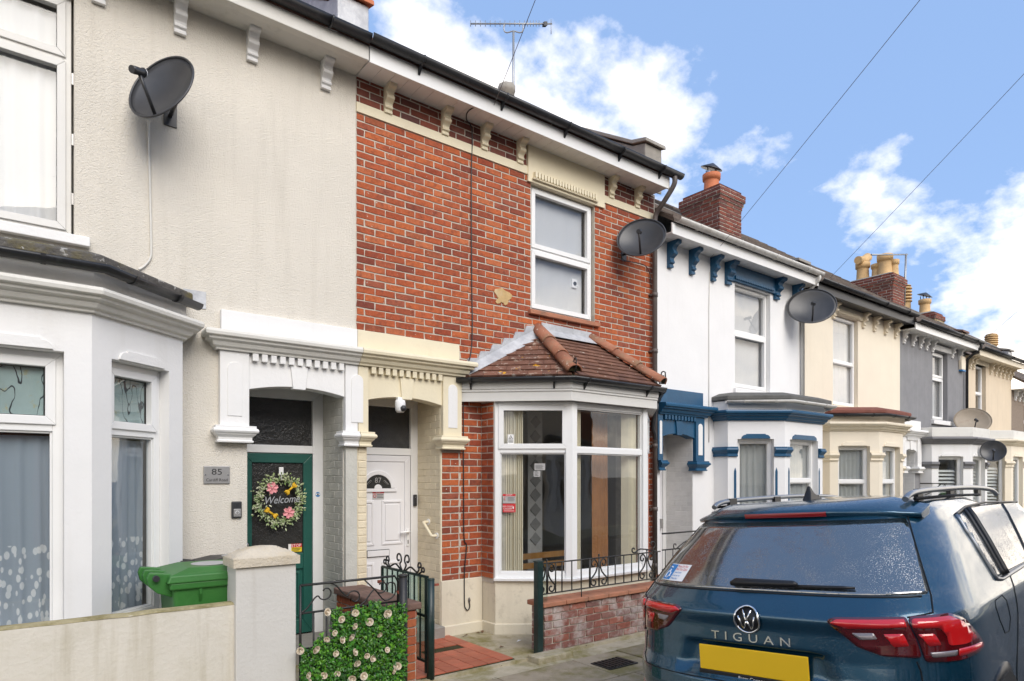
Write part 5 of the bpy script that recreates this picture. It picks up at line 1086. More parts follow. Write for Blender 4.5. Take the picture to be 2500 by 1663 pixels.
bay_masonry(h95, 20.95, M_cream2, M_cream3, .30, 1.2, .55, -.24, -.79, M_paint_trim, M_black, shutter_win, parapet=True, sill=.5)
parapet(h95, X97, 5.08, M_lead, .40, .36, .02, .68)
chimney(h95, 23.05, 23.75, 1.9, 3.2, 5.6, 7.0, M_buffbrick, [(23.4, 2.85, 1.05, .17, 'louvre', M_buff), (23.42, 2.3, .5, .16, 'cowl', M_buff)], mort=M_stone)
# --- number 97, pebbledash, only its near edge shows
h97 = house('brown pebbledashed terraced house at the far end of the row', X97, X99, 4.35, M_pebble, (24.6, 25.5, 2.7, 4.1), 24.9, door=(26.2, 26.9), zd=.3)
eaves(h97, X97, X99, 4.35, M_upvc_old, M_black, None, .30)
for x in (23.7, 24.1, 24.5): bracket(h97, x, 4.35, M_paint, .09, .8)
window(h97, frame((24.61, .09), (1, 0)), .88, 2.71, 4.09, 3.5, gm=M_glass_up); surround(h97, 26.0, 27.1, 26.2, 26.9, M_paint, .4)
bay_masonry(h97, 24.9, M_beige, M_cream3, .55, 1.15, .55, -.24, -.79, M_paint_trim, M_black, default_win, parapet=True, sill=.4)
chimney(h97, 27.05, 27.75, 1.2, 2.1, 4.9, 6.0, M_buffbrick, [(27.3, 1.6, .75, .2, 'louvre', M_buff)], indiv=False, mort=M_stone)
# stack on the ridge between 87 and 89, with the aerial
st = MB().box(7.30, 7.75, 3.55, 4.0, 8.0, 8.86).build('chimney', M_stone, h87, bev=.02)
MB().lathe([(.15, 0), (.15, .22), (.17, .24), (.17, .36), (.13, .36)], (7.50, 3.72, 8.86), 8).build('chimney_pot', M_stone, st)
ae = thing('television_aerial', 'long rooftop television aerial with short rods on a mast above the brick house', 'aerial', (7.60, 3.66, 8.5))
mb = V(7.62, 3.66, 8.5); mt = V(7.62, 3.66, P(1246, 72, 3.66).z); M_alu = mat('aluminium', (.35, .36, .37), .4, .1, 8, metal=.6)
MB().tube([mb, mt], .022, 8).build('mast', M_alu, ae)
Rv = V(ST, -CT, 0); b0 = mt + V(0, 0, .14)
bo = MB().tube([b0 - Rv * .82, b0 + Rv * .74], .014, 6).build('boom', M_alu, ae)
MB().tube(smooth_poly([b0 - Rv * .18, b0 - Rv * .18 + V(0, 0, -.13), b0 - Rv * .12 + V(0, 0, -.17), mt, b0 + Rv * .12 + V(0, 0, -.17), b0 + Rv * .18 + V(0, 0, -.13), b0 + Rv * .18], 3), .012, 6).build('cradle', M_alu, ae)
for k in range(17):
    s = -.82 + k * .094 if k < 12 else .27 + (k - 12) * .055
    MB().tube([b0 + Rv * s + V(0, 0, -.05), b0 + Rv * s + V(0, 0, .06)], .007, 5).build('rod', M_alu, ae)
MB().tube([b0 + Rv * .72 + V(0, 0, -.20), b0 + Rv * .72 + V(0, 0, .08)], .007, 5).build('rod', M_alu, ae); MB().box(-.03, .03, -.03, .03, -.05, .03, lambda a, b, c_: b0 + Rv * (.60 + a) + V(0, b, c_)).build('feed_box', M_dkplastic, ae)
a2 = thing('television_aerial', 'thin rooftop aerial above the brick chimney with four buff pots', 'aerial', (19.8, 1.6, 7.0)); q = P(2212, 620, 1.55)
MB().tube([V(q.x - .12, 1.55, 6.6), q], .03, 6).build('mast', M_alu, a2); MB().tube([q + V(.08, 0, 0), P(2127, 622, 1.55)], .022, 6).build('boom', M_alu, a2)
# ------------------------------------------------------------------ satellite dishes
DF = (-.76, -.52, .36)
p = P(412, 234, -.28); satellite('dark grey satellite dish high on the cream rendered wall', p, (-.72, -.60, .34), .56, .64, wall=(p.x + .06, 0, p.z - .02))
p = P(1567, 590, -.33); satellite('dark grey satellite dish at the drainpipe end of the brick house', p, DF, .64, .60, wall=(P(1522, 622).x, 0, P(1522, 622).z))
p = P(1980, 754, -.33); satellite('dark grey satellite dish between the white and the buttermilk house', p, DF, .80, .70, wall=(P(1940, 758).x, 0, P(1940, 758).z))
p = P(2372, 1030, -.42); satellite('rusty tan satellite dish above the bay of the beige house', p, DF, .80, .66, M_dish_tan, wall=(19.72, 0, p.z))
p = P(2424, 1104, -1.05); satellite('small grey satellite dish beside the bay of the beige house', p, (-.9, -.3, .3), .5, .5, wall=(20.1, -.3, p.z))
ca = [P(362, 292, -.05), P(363, 312, -.012), P(366, 450, -.012), P(369, 600, -.012), P(366, 632, -.012), P(352, 650, -.012), P(338, 658, -.02)]
tag(MB().tube(smooth_poly(ca, 5), .009, 6).build('dish_cable', M_paint_trim), 'thin cream cable running down from the dish on the rendered wall', 'cable')
ca = [P(1516, 622, -.03), P(1525, 636, -.03), P(1570, 646, -.03), P(1585, 665, -.03), P(1590, 700, -.03)]
tag(MB().tube(smooth_poly(ca, 5), .006, 6).build('dish_cable', M_black), 'short black cable hanging below the dish on the brick house', 'cable')
# ------------------------------------------------------------------ alarm box, overhead wires and their pole
al = thing('alarm_box', 'cream burglar alarm box on the grey rendered wall', 'alarm', (19.32, -.02, 4.66))
MB().prism([(-.13, -.15), (.13, -.15), (.15, .05), (.12, .2), (-.12, .2), (-.15, .05)], lambda a, z, b: V(19.32 + a, b, 4.66 + z), -.08, 0).build('cover', M_cream2, al, bev=.02); MB().box(19.2, 19.44, -.085, 0, 4.48, 4.51).build('strobe', M_print_bl, al)
pole = thing('telegraph_pole', 'tall wooden telegraph pole on the opposite pavement', 'pole', (2.4, -10.2, -.02)); MB().tube([V(2.4, -10.2, -.05), V(2.4, -10.2, 8.4)], [.14, .10], 12).build('shaft', M_wood, pole); MB().tube([V(2.4, -10.2, 8.0), V(2.4, -10.2, 8.12)], .2, 12).build('wire_ring', M_iron, pole)
def wire(label, a, pxs, r=.0032):
    # the wire lies in the plane through the eye and two photo points; its far end is where that plane meets the pole's height
    r1, r2 = ray(*pxs[0]), ray(*pxs[1]); y, z = -10.2 + CAMD, 8.05 - CAMH; det = r1.y * r2.z - r2.y * r1.z
    al_ = (y * r2.z - r2.y * z) / det; be = (r1.y * z - r1.z * y) / det; e = Vector((0, -CAMD, CAMH)) + r1 * al_ + r2 * be
    pts = [a.lerp(e, k / 16) + V(0, 0, -.10 * math.sin(math.pi * k / 16)) for k in range(17)]
    return tag(MB().tube(pts, r, 5).build('overhead_wire', M_grey_pipe), label, 'wire'), e
for lab, a, p1, p2 in (('thin overhead wire dropping to the gutter of the brick house', P(1206, 257, -.34), (1206, 257), (1303, 0)), ('long overhead wire reaching the bracket on the white and blue house', P(1735, 630, -.03), (1735, 630), (2227, 0)), ('thin overhead wire dropping towards the buttermilk house', P(2026, 679, -.3), (2026, 679), (2487, 175)), ('thin overhead wire dropping to the far gutter of the grey house', P(2395, 837, -.4), (2395, 837), (2500, 742))):
    o, e = wire(lab, a, (p1, p2))

# hanging basket on a bracket by the grey house door
hb = thing('hanging_basket', 'small green plant in a basket hung from a bracket by the grey house door', 'plant', (16.75, -.4, 1.3))
q = V(16.78, 0, 1.62); MB().tube([q, q + V(0, -.55, 0)], .012, 6).tube(smooth_poly([q + V(0, 0, -.3), q + V(0, -.2, -.22), q + V(0, -.42, -.02)], 4), .01, 6).build('bracket', M_iron, hb)
for k in range(3): MB().tube([q + V(0, -.5, 0), q + V(.12 * math.cos(k * 2.1), -.5 + .12 * math.sin(k * 2.1), -.34)], .005, 4).build('chain', M_iron, hb)
MB().lathe([(.02, -.14), (.10, -.10), (.14, 0), (.13, 0)], q + V(0, -.5, -.36), 14).build('basket', M_iron, hb)
rg = random.Random(2); mm = MB()
for k in range(260):
    d = V(rg.gauss(0, 1), rg.gauss(0, 1), rg.gauss(.3, .8)).normalized(); c = q + V(0, -.5, -.34) + d * .14 * rg.uniform(.6, 1.1); u = d.orthogonal().normalized() * .03; w = d.cross(u).normalized() * .02; mm.add([c - u, c + w, c + u, c - w], [(0, 1, 2, 3)])
mm.build('leaves', mat('basket_leaf', (.03, .08, .02), .6, rnd=.3), hb)

ca = [P(1733, 664, -.012), P(1731, 760, -.012), P(1731, 900, -.012), P(1731, 1080, -.012)]
tag(MB().tube(ca, .006, 6).build('wall_cable', M_paint_trim), 'thin pale cable running straight down the white and blue house front', 'cable')
ca = [P(1958, 740, -.015), P(1959, 800, -.02), P(1962, 860, -.025), P(1960, 920, -.02), P(1959, 972, -.015)]
tag(MB().tube(smooth_poly(ca, 4), .014, 6).build('wall_cable', M_dish_tan), 'brown cable bundle between the white and the buttermilk house', 'cable')
# ------------------------------------------------------------------ front yards: walls, piers, gates
YF = -1.20
w85 = thing('garden_wall', 'low cream rendered garden wall stained below its mossy top', 'wall', (-.5, YF, 0))
m = MB(); nseg = 24; xs = [-1.9 + k * (1.30 + 1.9) / nseg for k in range(nseg + 1)]
MB().box(-1.9, 1.30, YF, YF + .11, -.3, .825).build('wall', M_wallrender, w85, bev=.008)
random.seed(3); top = MB(); vs = []
for x in xs: z = .828 + random.uniform(-.003, .004); vs += [(x, YF - .004 + random.uniform(-.002, .003), z - .006), (x, YF + .03, z + .006), (x, YF + .113, z + .004)]
for k in range(nseg):
    b = k * 3; top.f += [[b, b + 3, b + 4, b + 1], [b + 1, b + 4, b + 5, b + 2]]; top.sm += [True, True]
top.v = vs; top.build('mossy_top', M_mosswall, w85)
pr85 = thing('gate_pier', 'square cream rendered gate pier with a weathered pyramid cap', 'pier', (1.5, YF - .03, 0))
MB().box(1.285, 1.72, YF - .045, YF + .20, -.3, 1.09).build('shaft', M_pier, pr85, bev=.008)
def cap_mesh():
    q = MB(); x0, x1, y0, y1 = 1.262, 1.742, YF - .068, YF + .225; n = 10; vs = []; cx_, cy_ = (x0 + x1) / 2, (y0 + y1) / 2
    rg = random.Random(4)
    for j in range(n + 1):
        for i in range(n + 1):
            u, v = i / n, j / n; e = min(u, 1 - u, v, 1 - v) * 2; z = 1.155 + .075 * math.sin(min(e * 1.25, 1) * math.pi / 2) ** 1.1 + (rg.uniform(-.004, .004) if 0 < i < n and 0 < j < n else 0)
            vs.append((x0 + (x1 - x0) * u, y0 + (y1 - y0) * v, z))
    fs = [[j * (n + 1) + i, j * (n + 1) + i + 1, (j + 1) * (n + 1) + i + 1, (j + 1) * (n + 1) + i] for j in range(n) for i in range(n)]
    q.add(vs, fs, True)
    rim = [i for i in range(n + 1)] + [j * (n + 1) + n for j in range(1, n + 1)] + [n * (n + 1) + i for i in range(n - 1, -1, -1)] + [j * (n + 1) for j in range(n - 1, 0, -1)]
    b = len(q.v); q.v += [(q.v[i][0], q.v[i][1], 1.092) for i in rim]; L = len(rim)
    for k in range(L): q.f.append([rim[k], rim[(k + 1) % L], b + (k + 1) % L, b + k]); q.sm.append(False)
    q.f.append([b + k for k in range(L)]); q.sm.append(False)
    return q
cap_mesh().build('cap', M_piercap, pr85)
# wheelie bins
def bin_(label, x, y, body_m, lid_m, z0=-.01, L=.70, Wd=.56, rot=0):
    t = thing('wheelie_bin', label, 'bin', (x, y, z0)); k = lambda a, b, z: V(x + a, y + b, z0 + z)
    h = 1.0; b = MB(); a0, a1 = .12, L; f = .84
    b.add([k(a0 + .06, -Wd * .5 * f, .05), k(a1 - .1, -Wd * .5 * f, .05), k(a1 - .1, Wd * .5 * f, .05), k(a0 + .06, Wd * .5 * f, .05), k(a0, -Wd / 2, h - .05), k(a1, -Wd / 2, h - .05), k(a1, Wd / 2, h - .05), k(a0, Wd / 2, h - .05)], [(0, 1, 2, 3), (0, 1, 5, 4), (1, 2, 6, 5), (2, 3, 7, 6), (3, 0, 4, 7)]); b.build('body', body_m, t, bev=.025)
    MB().box(a0 - .02, a1 + .02, -Wd / 2 - .02, Wd / 2 + .02, h - .07, h - .015, k).build('rim', body_m, t, bev=.012)
    for aa in (.3, .5): MB().prism([(-Wd / 2 - .022, h - .07), (-Wd / 2 - .022, h - .11), (-Wd / 2 + .02, h - .2)], lambda bb, z, s: k(aa + s, bb, z), -.008, .008).build('rib', body_m, t)
    MB().box(a0 + .03, a1 - .03, -Wd / 2 - .004, -Wd / 2 + .03, h - .215, h - .205, k).build('seam', body_m, t)
    l = MB(); l.add([k(-.02 + .10, -Wd / 2 - .03, h - .02), k(a1 + .04, -Wd / 2 - .03, h - .02), k(a1 + .04, Wd / 2 + .03, h - .02), k(.08, Wd / 2 + .03, h - .02), k(.10, -Wd / 2 - .02, h + .035), k(a1 + .02, -Wd / 2 - .02, h + .035), k(a1 + .02, Wd / 2 + .02, h + .035), k(.10, Wd / 2 + .02, h + .035), k(.24, -Wd / 2 + .08, h + .075), k(a1 - .05, -Wd / 2 + .08, h + .07), k(a1 - .05, Wd / 2 - .08, h + .07), k(.24, Wd / 2 - .08, h + .075)], [(0, 3, 2, 1), (0, 1, 5, 4), (1, 2, 6, 5), (2, 3, 7, 6), (3, 0, 4, 7), (4, 5, 9, 8), (5, 6, 10, 9), (6, 7, 11, 10), (7, 4, 8, 11), (8, 9, 10, 11)]); l.build('lid', lid_m, t, bev=.010)
    MB().lathe([(.13, 0), (.13, .003)], k(.42, -.02, h + .075), 20, Matrix(((1, 0, 0), (0, 1, 0), (0, 0, 1)))).build('number_disc', M_print_gr, t)
    MB().tube([k(.02, -Wd / 2 + .02, h + .02), k(.02, Wd / 2 - .02, h + .02)], .022, 10).build('handle', M_dkplastic, t)
    for s in (-1, 0, 1): MB().prism([(.16, h + .04), (.10, h + .045), (.04, h + .055), (-.02, h + .06), (-.035, h + .02), (-.02, h - .04), (.03, h - .09), (.13, h - .13), (.15, h - .05)], lambda a, z, w_: k(a, s * Wd * .36 + w_, z), -.022, .022).build('hinge_arm', lid_m, t, bev=.008)
    for s in (-1, 1): MB().tube([k(.12, s * (Wd / 2 - .09) - .03, .10), k(.12, s * (Wd / 2 - .09) + .03, .10)], .10, 18).build('wheel', M_dkplastic, t)
M_bing = mat('green_bin', (.035, .155, .030), .45, .12, 5, spec=.4, bump=.001, bs=60, col2=(.07, .22, .06), c2s=4, c2lo=.5, c2hi=.7, c2amt=.4); M_bink = mat('black_bin', (.022, .022, .024), .45, .12, 5, spec=.4)
bin_('green wheelie bin with its lid shut behind the rendered garden wall', .80, -.72, M_bing, M_bing, .005)
bin_('black wheelie bin standing behind the green bin', 1.13, -.27, M_bink, M_bink, .0, .62, .46)
# dividing wall between the yards
dw = thing('dividing_wall', 'low orange brick dividing wall with brown slab coping between the two yards', 'wall', (2.66, -.6, 0))
core = MB().box(2.555, 2.785, -1.185, -.03, -.25, .60).build('core', M_mortar, dw)
lay(core, (2.555, -1.185), (1, 0), spans(0, .23, -.05, .60, (), L=.236, zoff=.60 - 12 * .0757, off=0), M_brick_or, .012); lay(core, (2.785, -1.185), (0, 1), spans(0, 1.15, -.05, .60, (), zoff=.60 - 12 * .0757, off=.0), M_brick_or, .012)
lay_joined(core, 'yard_side_bricks', [((2.555, -.03), (0, -1), spans(0, 1.15, -.05, .60, (), zoff=.60 - 12 * .0757))], M_brick_or, .012)
for k in range(3): MB().box(2.515, 2.83, -1.215 + k * .40, -1.215 + k * .40 + .392, .602, .665).build('coping_slab', M_cap_br, dw, bev=.012)
# black gate post and 85's gate with the artificial hedge on it
gp_ = thing('gate_post', 'round black iron gate post in front of the dividing wall', 'post', (2.645, -1.27, 0)); q = P(984, 1403, -1.27)
MB().tube([V(q.x, -1.27, -.2), V(q.x, -1.27, q.z - .012)], .037, 16).lathe([(.037, -.014), (.043, -.012), (.043, -.004), (.03, .004)], q, 16).build('tube', M_iron, gp_)
def spiral(c, u, r0, r1, a0, a1, n=26):                   # in the plane of u and up
    c = Vector(c); return [c + u * ((r0 + (r1 - r0) * k / n) * math.cos(a0 + (a1 - a0) * k / n)) + V(0, 0, 1) * ((r0 + (r1 - r0) * k / n) * math.sin(a0 + (a1 - a0) * k / n)) for k in range(n + 1)]
g85 = thing('garden_gate', 'black wrought iron gate with flowing scrolls between the pale pier and the black post', 'gate', (1.76, -1.23, 0))
ux = V(1, 0, 0); yg = -1.235; bar = lambda a, b, r_=.0075, nm='bar', th=g85, m_=None: MB().tube([a, b], r_, 7).build(nm, m_ or M_iron, th)
gx0, gx1 = 1.755, 2.585; zt_, zb_ = P(830, 1420, yg).z, P(830, 1486, yg).z
MB().tube([V(gx0, yg, zt_), V(gx1 - .03, yg, zt_), V(gx1, yg, zt_ - .05), V(gx1, yg, .05)], .010, 8).build('outer_frame', M_iron, g85); bar(V(gx0, yg, zt_), V(gx0, yg, .05), .010, 'stile'); bar(V(gx0, yg, zb_), V(gx1, yg, zb_), .009, 'middle_rail'); bar(V(gx0, yg, .10), V(gx1, yg, .10), .009, 'bottom_rail')
for k in range(1, 8): bar(V(gx0 + k * (gx1 - gx0) / 8, yg, .10), V(gx0 + k * (gx1 - gx0) / 8, yg, zb_), .007, 'upright')
hh = zt_ - zb_; sc = lambda pts: MB().tube(smooth_poly(pts, 3), .006, 6).build('scroll', M_iron, g85)
for k in range(3):
    cx_ = gx0 + .20 + k * .24; zc = zb_ + hh / 2; fl = 1 if k % 2 == 0 else -1; r_ = hh * .30
    sc([p_ for p_ in spiral((cx_, yg, zc + fl * hh * .16), ux, r_ * .35, r_, 2.6 * fl, (2.6 - 5.4) * fl, 12)] + [V(cx_ - .09, yg, zc - fl * hh * .02), V(cx_ - .15, yg, zc - fl * hh * .35), V(cx_ - .20, yg, zc - fl * hh * .48)])
sc([V(gx1 - .30, yg, zt_ - .01), V(gx1 - .2, yg, zb_ + hh * .5), V(gx1 - .12, yg, zb_ + .02), V(gx1 - .03, yg, zb_ + .06), V(gx1 - .03, yg, zb_ + .15), V(gx1 - .09, yg, zb_ + .16), V(gx1 - .10, yg, zb_ + .10)])
lt = MB().box(gx1 - .01, gx1 + .07, yg - .03, yg + .01, zt_ - .15, zt_ - .125).box(gx1 + .0, gx1 + .03, yg - .035, yg + .01, zt_ - .125, zt_ - .09).build('latch', M_rust, g85, bev=.003)
# hedge panel: mesh, leaves, roses
hd = thing('artificial_hedge', 'artificial ivy hedge panel dotted with cream roses hung on the iron gate', 'hedge', (2.15, -1.27, 0))
M_leaf = mat('plastic_leaf', (.06, .22, .02), .35, .15, 30, spec=.5, rnd=1, rcols=[(.012, .05, .008), (.05, .20, .012), (.025, .11, .012), (.13, .34, .02), (.01, .04, .008), (.07, .24, .02)])
M_rose = mat('cream_rose', (.82, .74, .60), .6, .08, 40, rnd=.12, col2=(.60, .42, .32), c2s=40, c2lo=.5, c2hi=.65, c2amt=.6)
def hedge():
    rg = random.Random(21); m = MB()
    def top(x):                                           # the hedge's ragged upper outline
        z = .70 if x > 1.98 else .47
        return z + .03 * math.sin(x * 17) + .02 * math.sin(x * 41)
    ivy = [(0, -.1), (.28, -.28), (.62, -.30), (.45, -.02), (.75, .18), (.36, .26), (.18, .75), (0, 1.0), (-.18, .75), (-.36, .26), (-.75, .18), (-.45, -.02), (-.62, -.30), (-.28, -.28)]
    n = 0
    while n < 9000:
        x = rg.uniform(1.735, 2.62); z = rg.uniform(-.05, .76)
        if z > top(x) + rg.gauss(0, .018): continue
        d = rg.random() ** .7; p_ = V(x, -1.255 - .085 * d + rg.uniform(-.01, .01), z); s = rg.uniform(.010, .021) * (1.9 if rg.random() < .10 else 1)
        nrm = V(rg.gauss(0, .5), -1, rg.gauss(.35, .45)).normalized(); up = V(rg.gauss(0, .7), rg.gauss(0, .25), rg.gauss(-.3, .7)).normalized(); sd = nrm.cross(up).normalized(); up = sd.cross(nrm)
        if s > .03:
            vs = [p_ + sd * a * s + up * b * s + nrm * (-.25 * abs(a) * s) for a, b in ivy] + [p_ + nrm * .006]; L = len(ivy); m.add(vs, [(i, (i + 1) % L, L) for i in range(L)])
        else: m.add([p_ - up * s * .5, p_ + sd * s * .55 - nrm * s * .2, p_ + up * s, p_ - sd * s * .55 - nrm * s * .2, p_ + nrm * s * .12], [(0, 1, 4), (1, 2, 4), (2, 3, 4), (3, 0, 4)])
        n += 1
    m.build('foliage', M_leaf, hd)['kind'] = 'stuff'
    bk = MB()
    for k in range(22): bk.tube([V(1.75 + k * .04, -1.253, -.05), V(1.75 + k * .04, -1.253, top(1.75 + k * .04) - .02)], .0035, 4)
    for k in range(19): bk.tube([V(1.75 if k < 13 else 1.99, -1.256, k * .039 - .03), V(2.6, -1.256, k * .039 - .03)], .0035, 4)
    bk.build('lattice', M_dkplastic, hd)
    MB().box(1.745, 2.60, -1.250, -1.247, -.05, .44).build('dark_backing', mat('dark_green_mesh', (.012, .03, .01), .8), hd)
    r_ = MB()
    for ring, (rad, hgt, cnt, op) in enumerate(((.015, .034, 3, .0), (.022, .032, 4, .15), (.030, .028, 5, .4), (.037, .020, 6, .8))):
        for k in range(cnt):
            a0 = 6.283 * k / cnt + ring * .7; w_ = 6.283 / cnt * .68; vs = []
            for i in range(4):
                a = a0 + w_ * (i / 3 - .5) * 1.7; edge = 1 - .22 * abs(i / 3 - .5) * 2
                for z, rr in ((0, rad * .35), (hgt * .6, rad * (.8 + .1 * op)), (hgt * edge, rad * (.92 + .28 * op))): vs.append((math.cos(a) * rr, -z, math.sin(a) * rr))
            r_.add(vs, [(i * 3 + j, i * 3 + j + 1, i * 3 + j + 4, i * 3 + j + 3) for i in range(3) for j in range(2)], True)
    r_.lathe([(.012, .0), (.014, .012), (.011, .024), (.003, .030)], (0, 0, 0), 8, Matrix.Rotation(R(90), 3, 'X'))
    rm = r_.mesh('rose', M_rose)
    for (cx_, cy_) in ((552, 775), (885, 780), (1247, 790), (1045, 885), (640, 1015), (555, 1085), (725, 1095), (1160, 1030), (245, 1215), (425, 1200), (655, 1250), (1245, 1210), (1015, 1275), (1080, 1305), (900, 1360), (1370, 1390), (335, 1500), (525, 1500), (680, 1480), (850, 1535), (975, 1510), (1320, 1450), (720, 855), (830, 1060), (870, 1240), (870, 935), (350, 1560)):
        p_ = P(680 + cx_ / 4.709, 1330 + cy_ / 4.709, -1.335); s = rg.uniform(.50, .92); o = link('rose', rm, hd, loc=p_, rot=(rg.uniform(-.6, .3), rg.uniform(0, 6.2), rg.uniform(-.6, .6))); o.scale = (s, s, s)
hedge()
# 87's gate, open and parallel to the dividing wall, with clear sheets wired to it
g87 = thing('garden_gate', 'dark green iron gate standing open with clear plastic sheets between its bars', 'gate', (2.91, YF, 0))
xg = 2.905; ya, yb = -1.215, -.30; uy = V(0, 1, 0); zt7 = .868
MB().tube([V(xg + .01, ya, -.02), V(xg + .01, ya, .85)], .034, 14).lathe([(.034, 0), (.038, .004), (.03, .012)], V(xg + .01, ya, .85), 14).build('hinge_stile', M_iron_green, g87)
for y in (ya + .06, yb): MB().box(xg - .011, xg + .011, y - .011, y + .011, .02, zt7).build('stile', M_iron_green, g87)
for z in (.12, .52, zt7): MB().box(xg - .009, xg + .009, ya + .03, yb, z - .011, z + .011).build('rail', M_iron_green, g87)
for k in range(1, 8): y = ya + .06 + k * (yb - ya - .06) / 8; MB().box(xg - .006, xg + .006, y - .006, y + .006, .12, zt7).build('upright', M_iron_green, g87)
for k in range(0, 8):
    y0 = ya + .068 + k * (yb - ya - .06) / 8; y1 = y0 + (yb - ya - .06) / 8 - .016; 
    for z0, z1 in ((.13, .51), (.53, zt7 - .012)): MB().box(xg - .002, xg + .002, y0, y1, z0, z1).build('clear_sheet', M_clear, g87)
def flat_scroll(pts, w, th, m, nm): MB().tube(smooth_poly(pts, 3), .0085, 6).build(nm, m, th)
ym = (ya + yb) / 2 + .03
for s in (-1, 1):
    flat_scroll([V(xg, ym + s * .02, zt7 + .012), V(xg, ym + s * .06, zt7 + .06)] + spiral((xg, ym + s * .085, zt7 + .115), uy * s, .055, .018, 3.6, -2.2, 12), 0, g87, M_iron, 'finial_scroll')
    flat_scroll([V(xg, ym + s * .05, zt7 + .012), V(xg, ym + s * .14, zt7 + .055), V(xg, ym + s * .23, zt7 + .03), V(xg, ym + s * .27, zt7 + .012)], 0, g87, M_iron, 'arch_scroll')
    flat_scroll([V(xg, ym + s * .26, zt7 + .012), V(xg, ym + s * .30, zt7 + .05)] + spiral((xg, ym + s * .315, zt7 + .085), uy * s, .035, .012, 3.6, -2.2, 10), 0, g87, M_iron, 'crest_scroll')
    flat_scroll([V(xg, ym + s * .30, zt7 + .012), V(xg, ym + s * .36, zt7 + .04)] + spiral((xg, ym + s * .375, zt7 + .05), uy * s, .03, .012, 3.6, -2.2, 10), 0, g87, M_iron, 'crest_scroll')
for s in (-1, 1):
    flat_scroll(spiral((xg, ym + s * .05, .78), uy * s, .012, .045, -2, 3.4, 12) + [V(xg, ym + s * .02, .66)] + spiral((xg, ym + s * .05, .58), uy * s, .045, .012, 3.0, 8.4, 12), 0, g87, M_iron_green, 'middle_scroll')
for z in (.80, .14): MB().box(xg + .02, xg + .09, ya - .012, ya + .012, z - .01, z + .01).build('hinge_pin', M_rust, g87, bev=.003)
MB().box(xg - .03, xg + .02, yb - .01, yb + .05, .70, .73).build('latch', M_rust, g87, bev=.003)
# 87's front wall, post, railing, step
fw = thing('garden_wall', 'low red brick garden wall bleached with white salts under a red tile coping', 'wall', (5.4, YF, 0))
fx0, fx1 = 4.235, 7.30; core = MB().box(fx0 + .01, fx1, YF + .012, YF + .20, -.25, .44).build('core', M_mortar, fw)
sp = spans(0, fx1 - fx0, -.05, .44, (), zoff=.44 - 12 * .0757, off=.0); lay(core, (fx0, YF + .012), (1, 0), sp, M_brick_gw, .012)
lay(core, (fx0 + .01, YF + .20), (0, -1), spans(0, .19, -.05, .44, (), L=.2, zoff=.44 - 12 * .0757), M_brick_gw, .012)
for k in range(10): MB().box(fx0 - .03 + k * .31, fx0 - .03 + k * .31 + .306, YF - .03, YF + .24, .442, .492).build('coping_tile', M_cap, fw, bev=.010)
MB().box(fx0 - .02, fx1, YF - .012, YF + .1, -.2, -.012).build('footing', M_conc, fw, bev=.01)
ps = thing('gate_post', 'square black iron gate post at the end of the red brick garden wall', 'post', (4.155, YF, 0))
MB().box(4.125, 4.195, YF - .035, YF + .035, -.03, .905).build('shaft', M_iron_green, ps, bev=.006); MB().box(4.120, 4.20, YF - .04, YF + .04, .905, .915).build('cap', M_iron_green, ps, bev=.003)
MB().add([V(4.20, YF + .01, .02), V(4.25, YF + .02, .02), V(4.33, YF + .02, .88), V(4.20, YF + .01, .88)], [(0, 1, 2, 3)]).build('clear_sheet', M_clear, ps)
sb = tag(MB().box(3.99, 4.44, YF - .21, YF - .03, -.06, .018).build('concrete_block', M_conc, bev=.012), 'short concrete block set in the path beside the iron gate post', 'block')
rl = thing('iron_railing', 'black wrought iron railing with scroll panels along the red brick garden wall', 'railing', (5.6, YF + .08, .49))
yr_ = YF + .0; zr0, zr1 = P(1320, 1452, yr_).z, P(1320, 1377, yr_).z; rx0, rx1 = 4.20, 6.02
rb = lambda a, b, r_=.007, nm='upright': MB().tube([a, b], r_, 6).build(nm, M_iron, rl)
rb(V(rx0, yr_, zr1), V(rx1, yr_, zr1), .008, 'top_rail'); rb(V(rx0, yr_, zr0), V(rx1, yr_, zr0), .008, 'bottom_rail')
for px in (1337, 1372, 1396, 1419, 1441, 1463, 1502, 1523, 1542): x = P(px, 1400, yr_).x; rb(V(x, yr_, zr0), V(x, yr_, zr1 + (.0)))
x = 5.97; rb(V(x, yr_, .46), V(x, yr_, zr1)); rb(V(4.75, yr_, .48), V(4.75, yr_, zr0), .006, 'stay')
def lyre(xc, hw_=.14):
    h = zr1 - zr0; S_ = []
    for s in (-1, 1):
        flat_scroll(spiral((xc + s * hw_ * .52, yr_, zr1 - h * .20), ux * s, .014, h * .155, -3.4, 1.9, 14) + [V(xc + s * .02, yr_, zr1 - h * .22), V(xc + s * hw_ * .35, yr_, zr0 + h * .5), V(xc + s * hw_ * .92, yr_, zr0 + h * .26)] + spiral((xc + s * hw_ * .52, yr_, zr0 + h * .17), ux * s, h * .15, .014, .4, -5.2, 14), 0, rl, M_iron, 'scroll')
        rb(V(xc + s * hw_, yr_, zr0), V(xc + s * hw_, yr_, zr1))
    rb(V(xc, yr_, zr0), V(xc, yr_, zr1 + .02)); MB().lathe([(.004, -.012), (.013, 0), (.004, .014)], V(xc, yr_, zr1 + .03), 10).build('ball', M_iron, rl)
lyre(P(1329, 1400, yr_).x + .03, .12); lyre(P(1462, 1400, yr_).x, .14); lyre(P(1582, 1400, yr_).x - .02, .14)
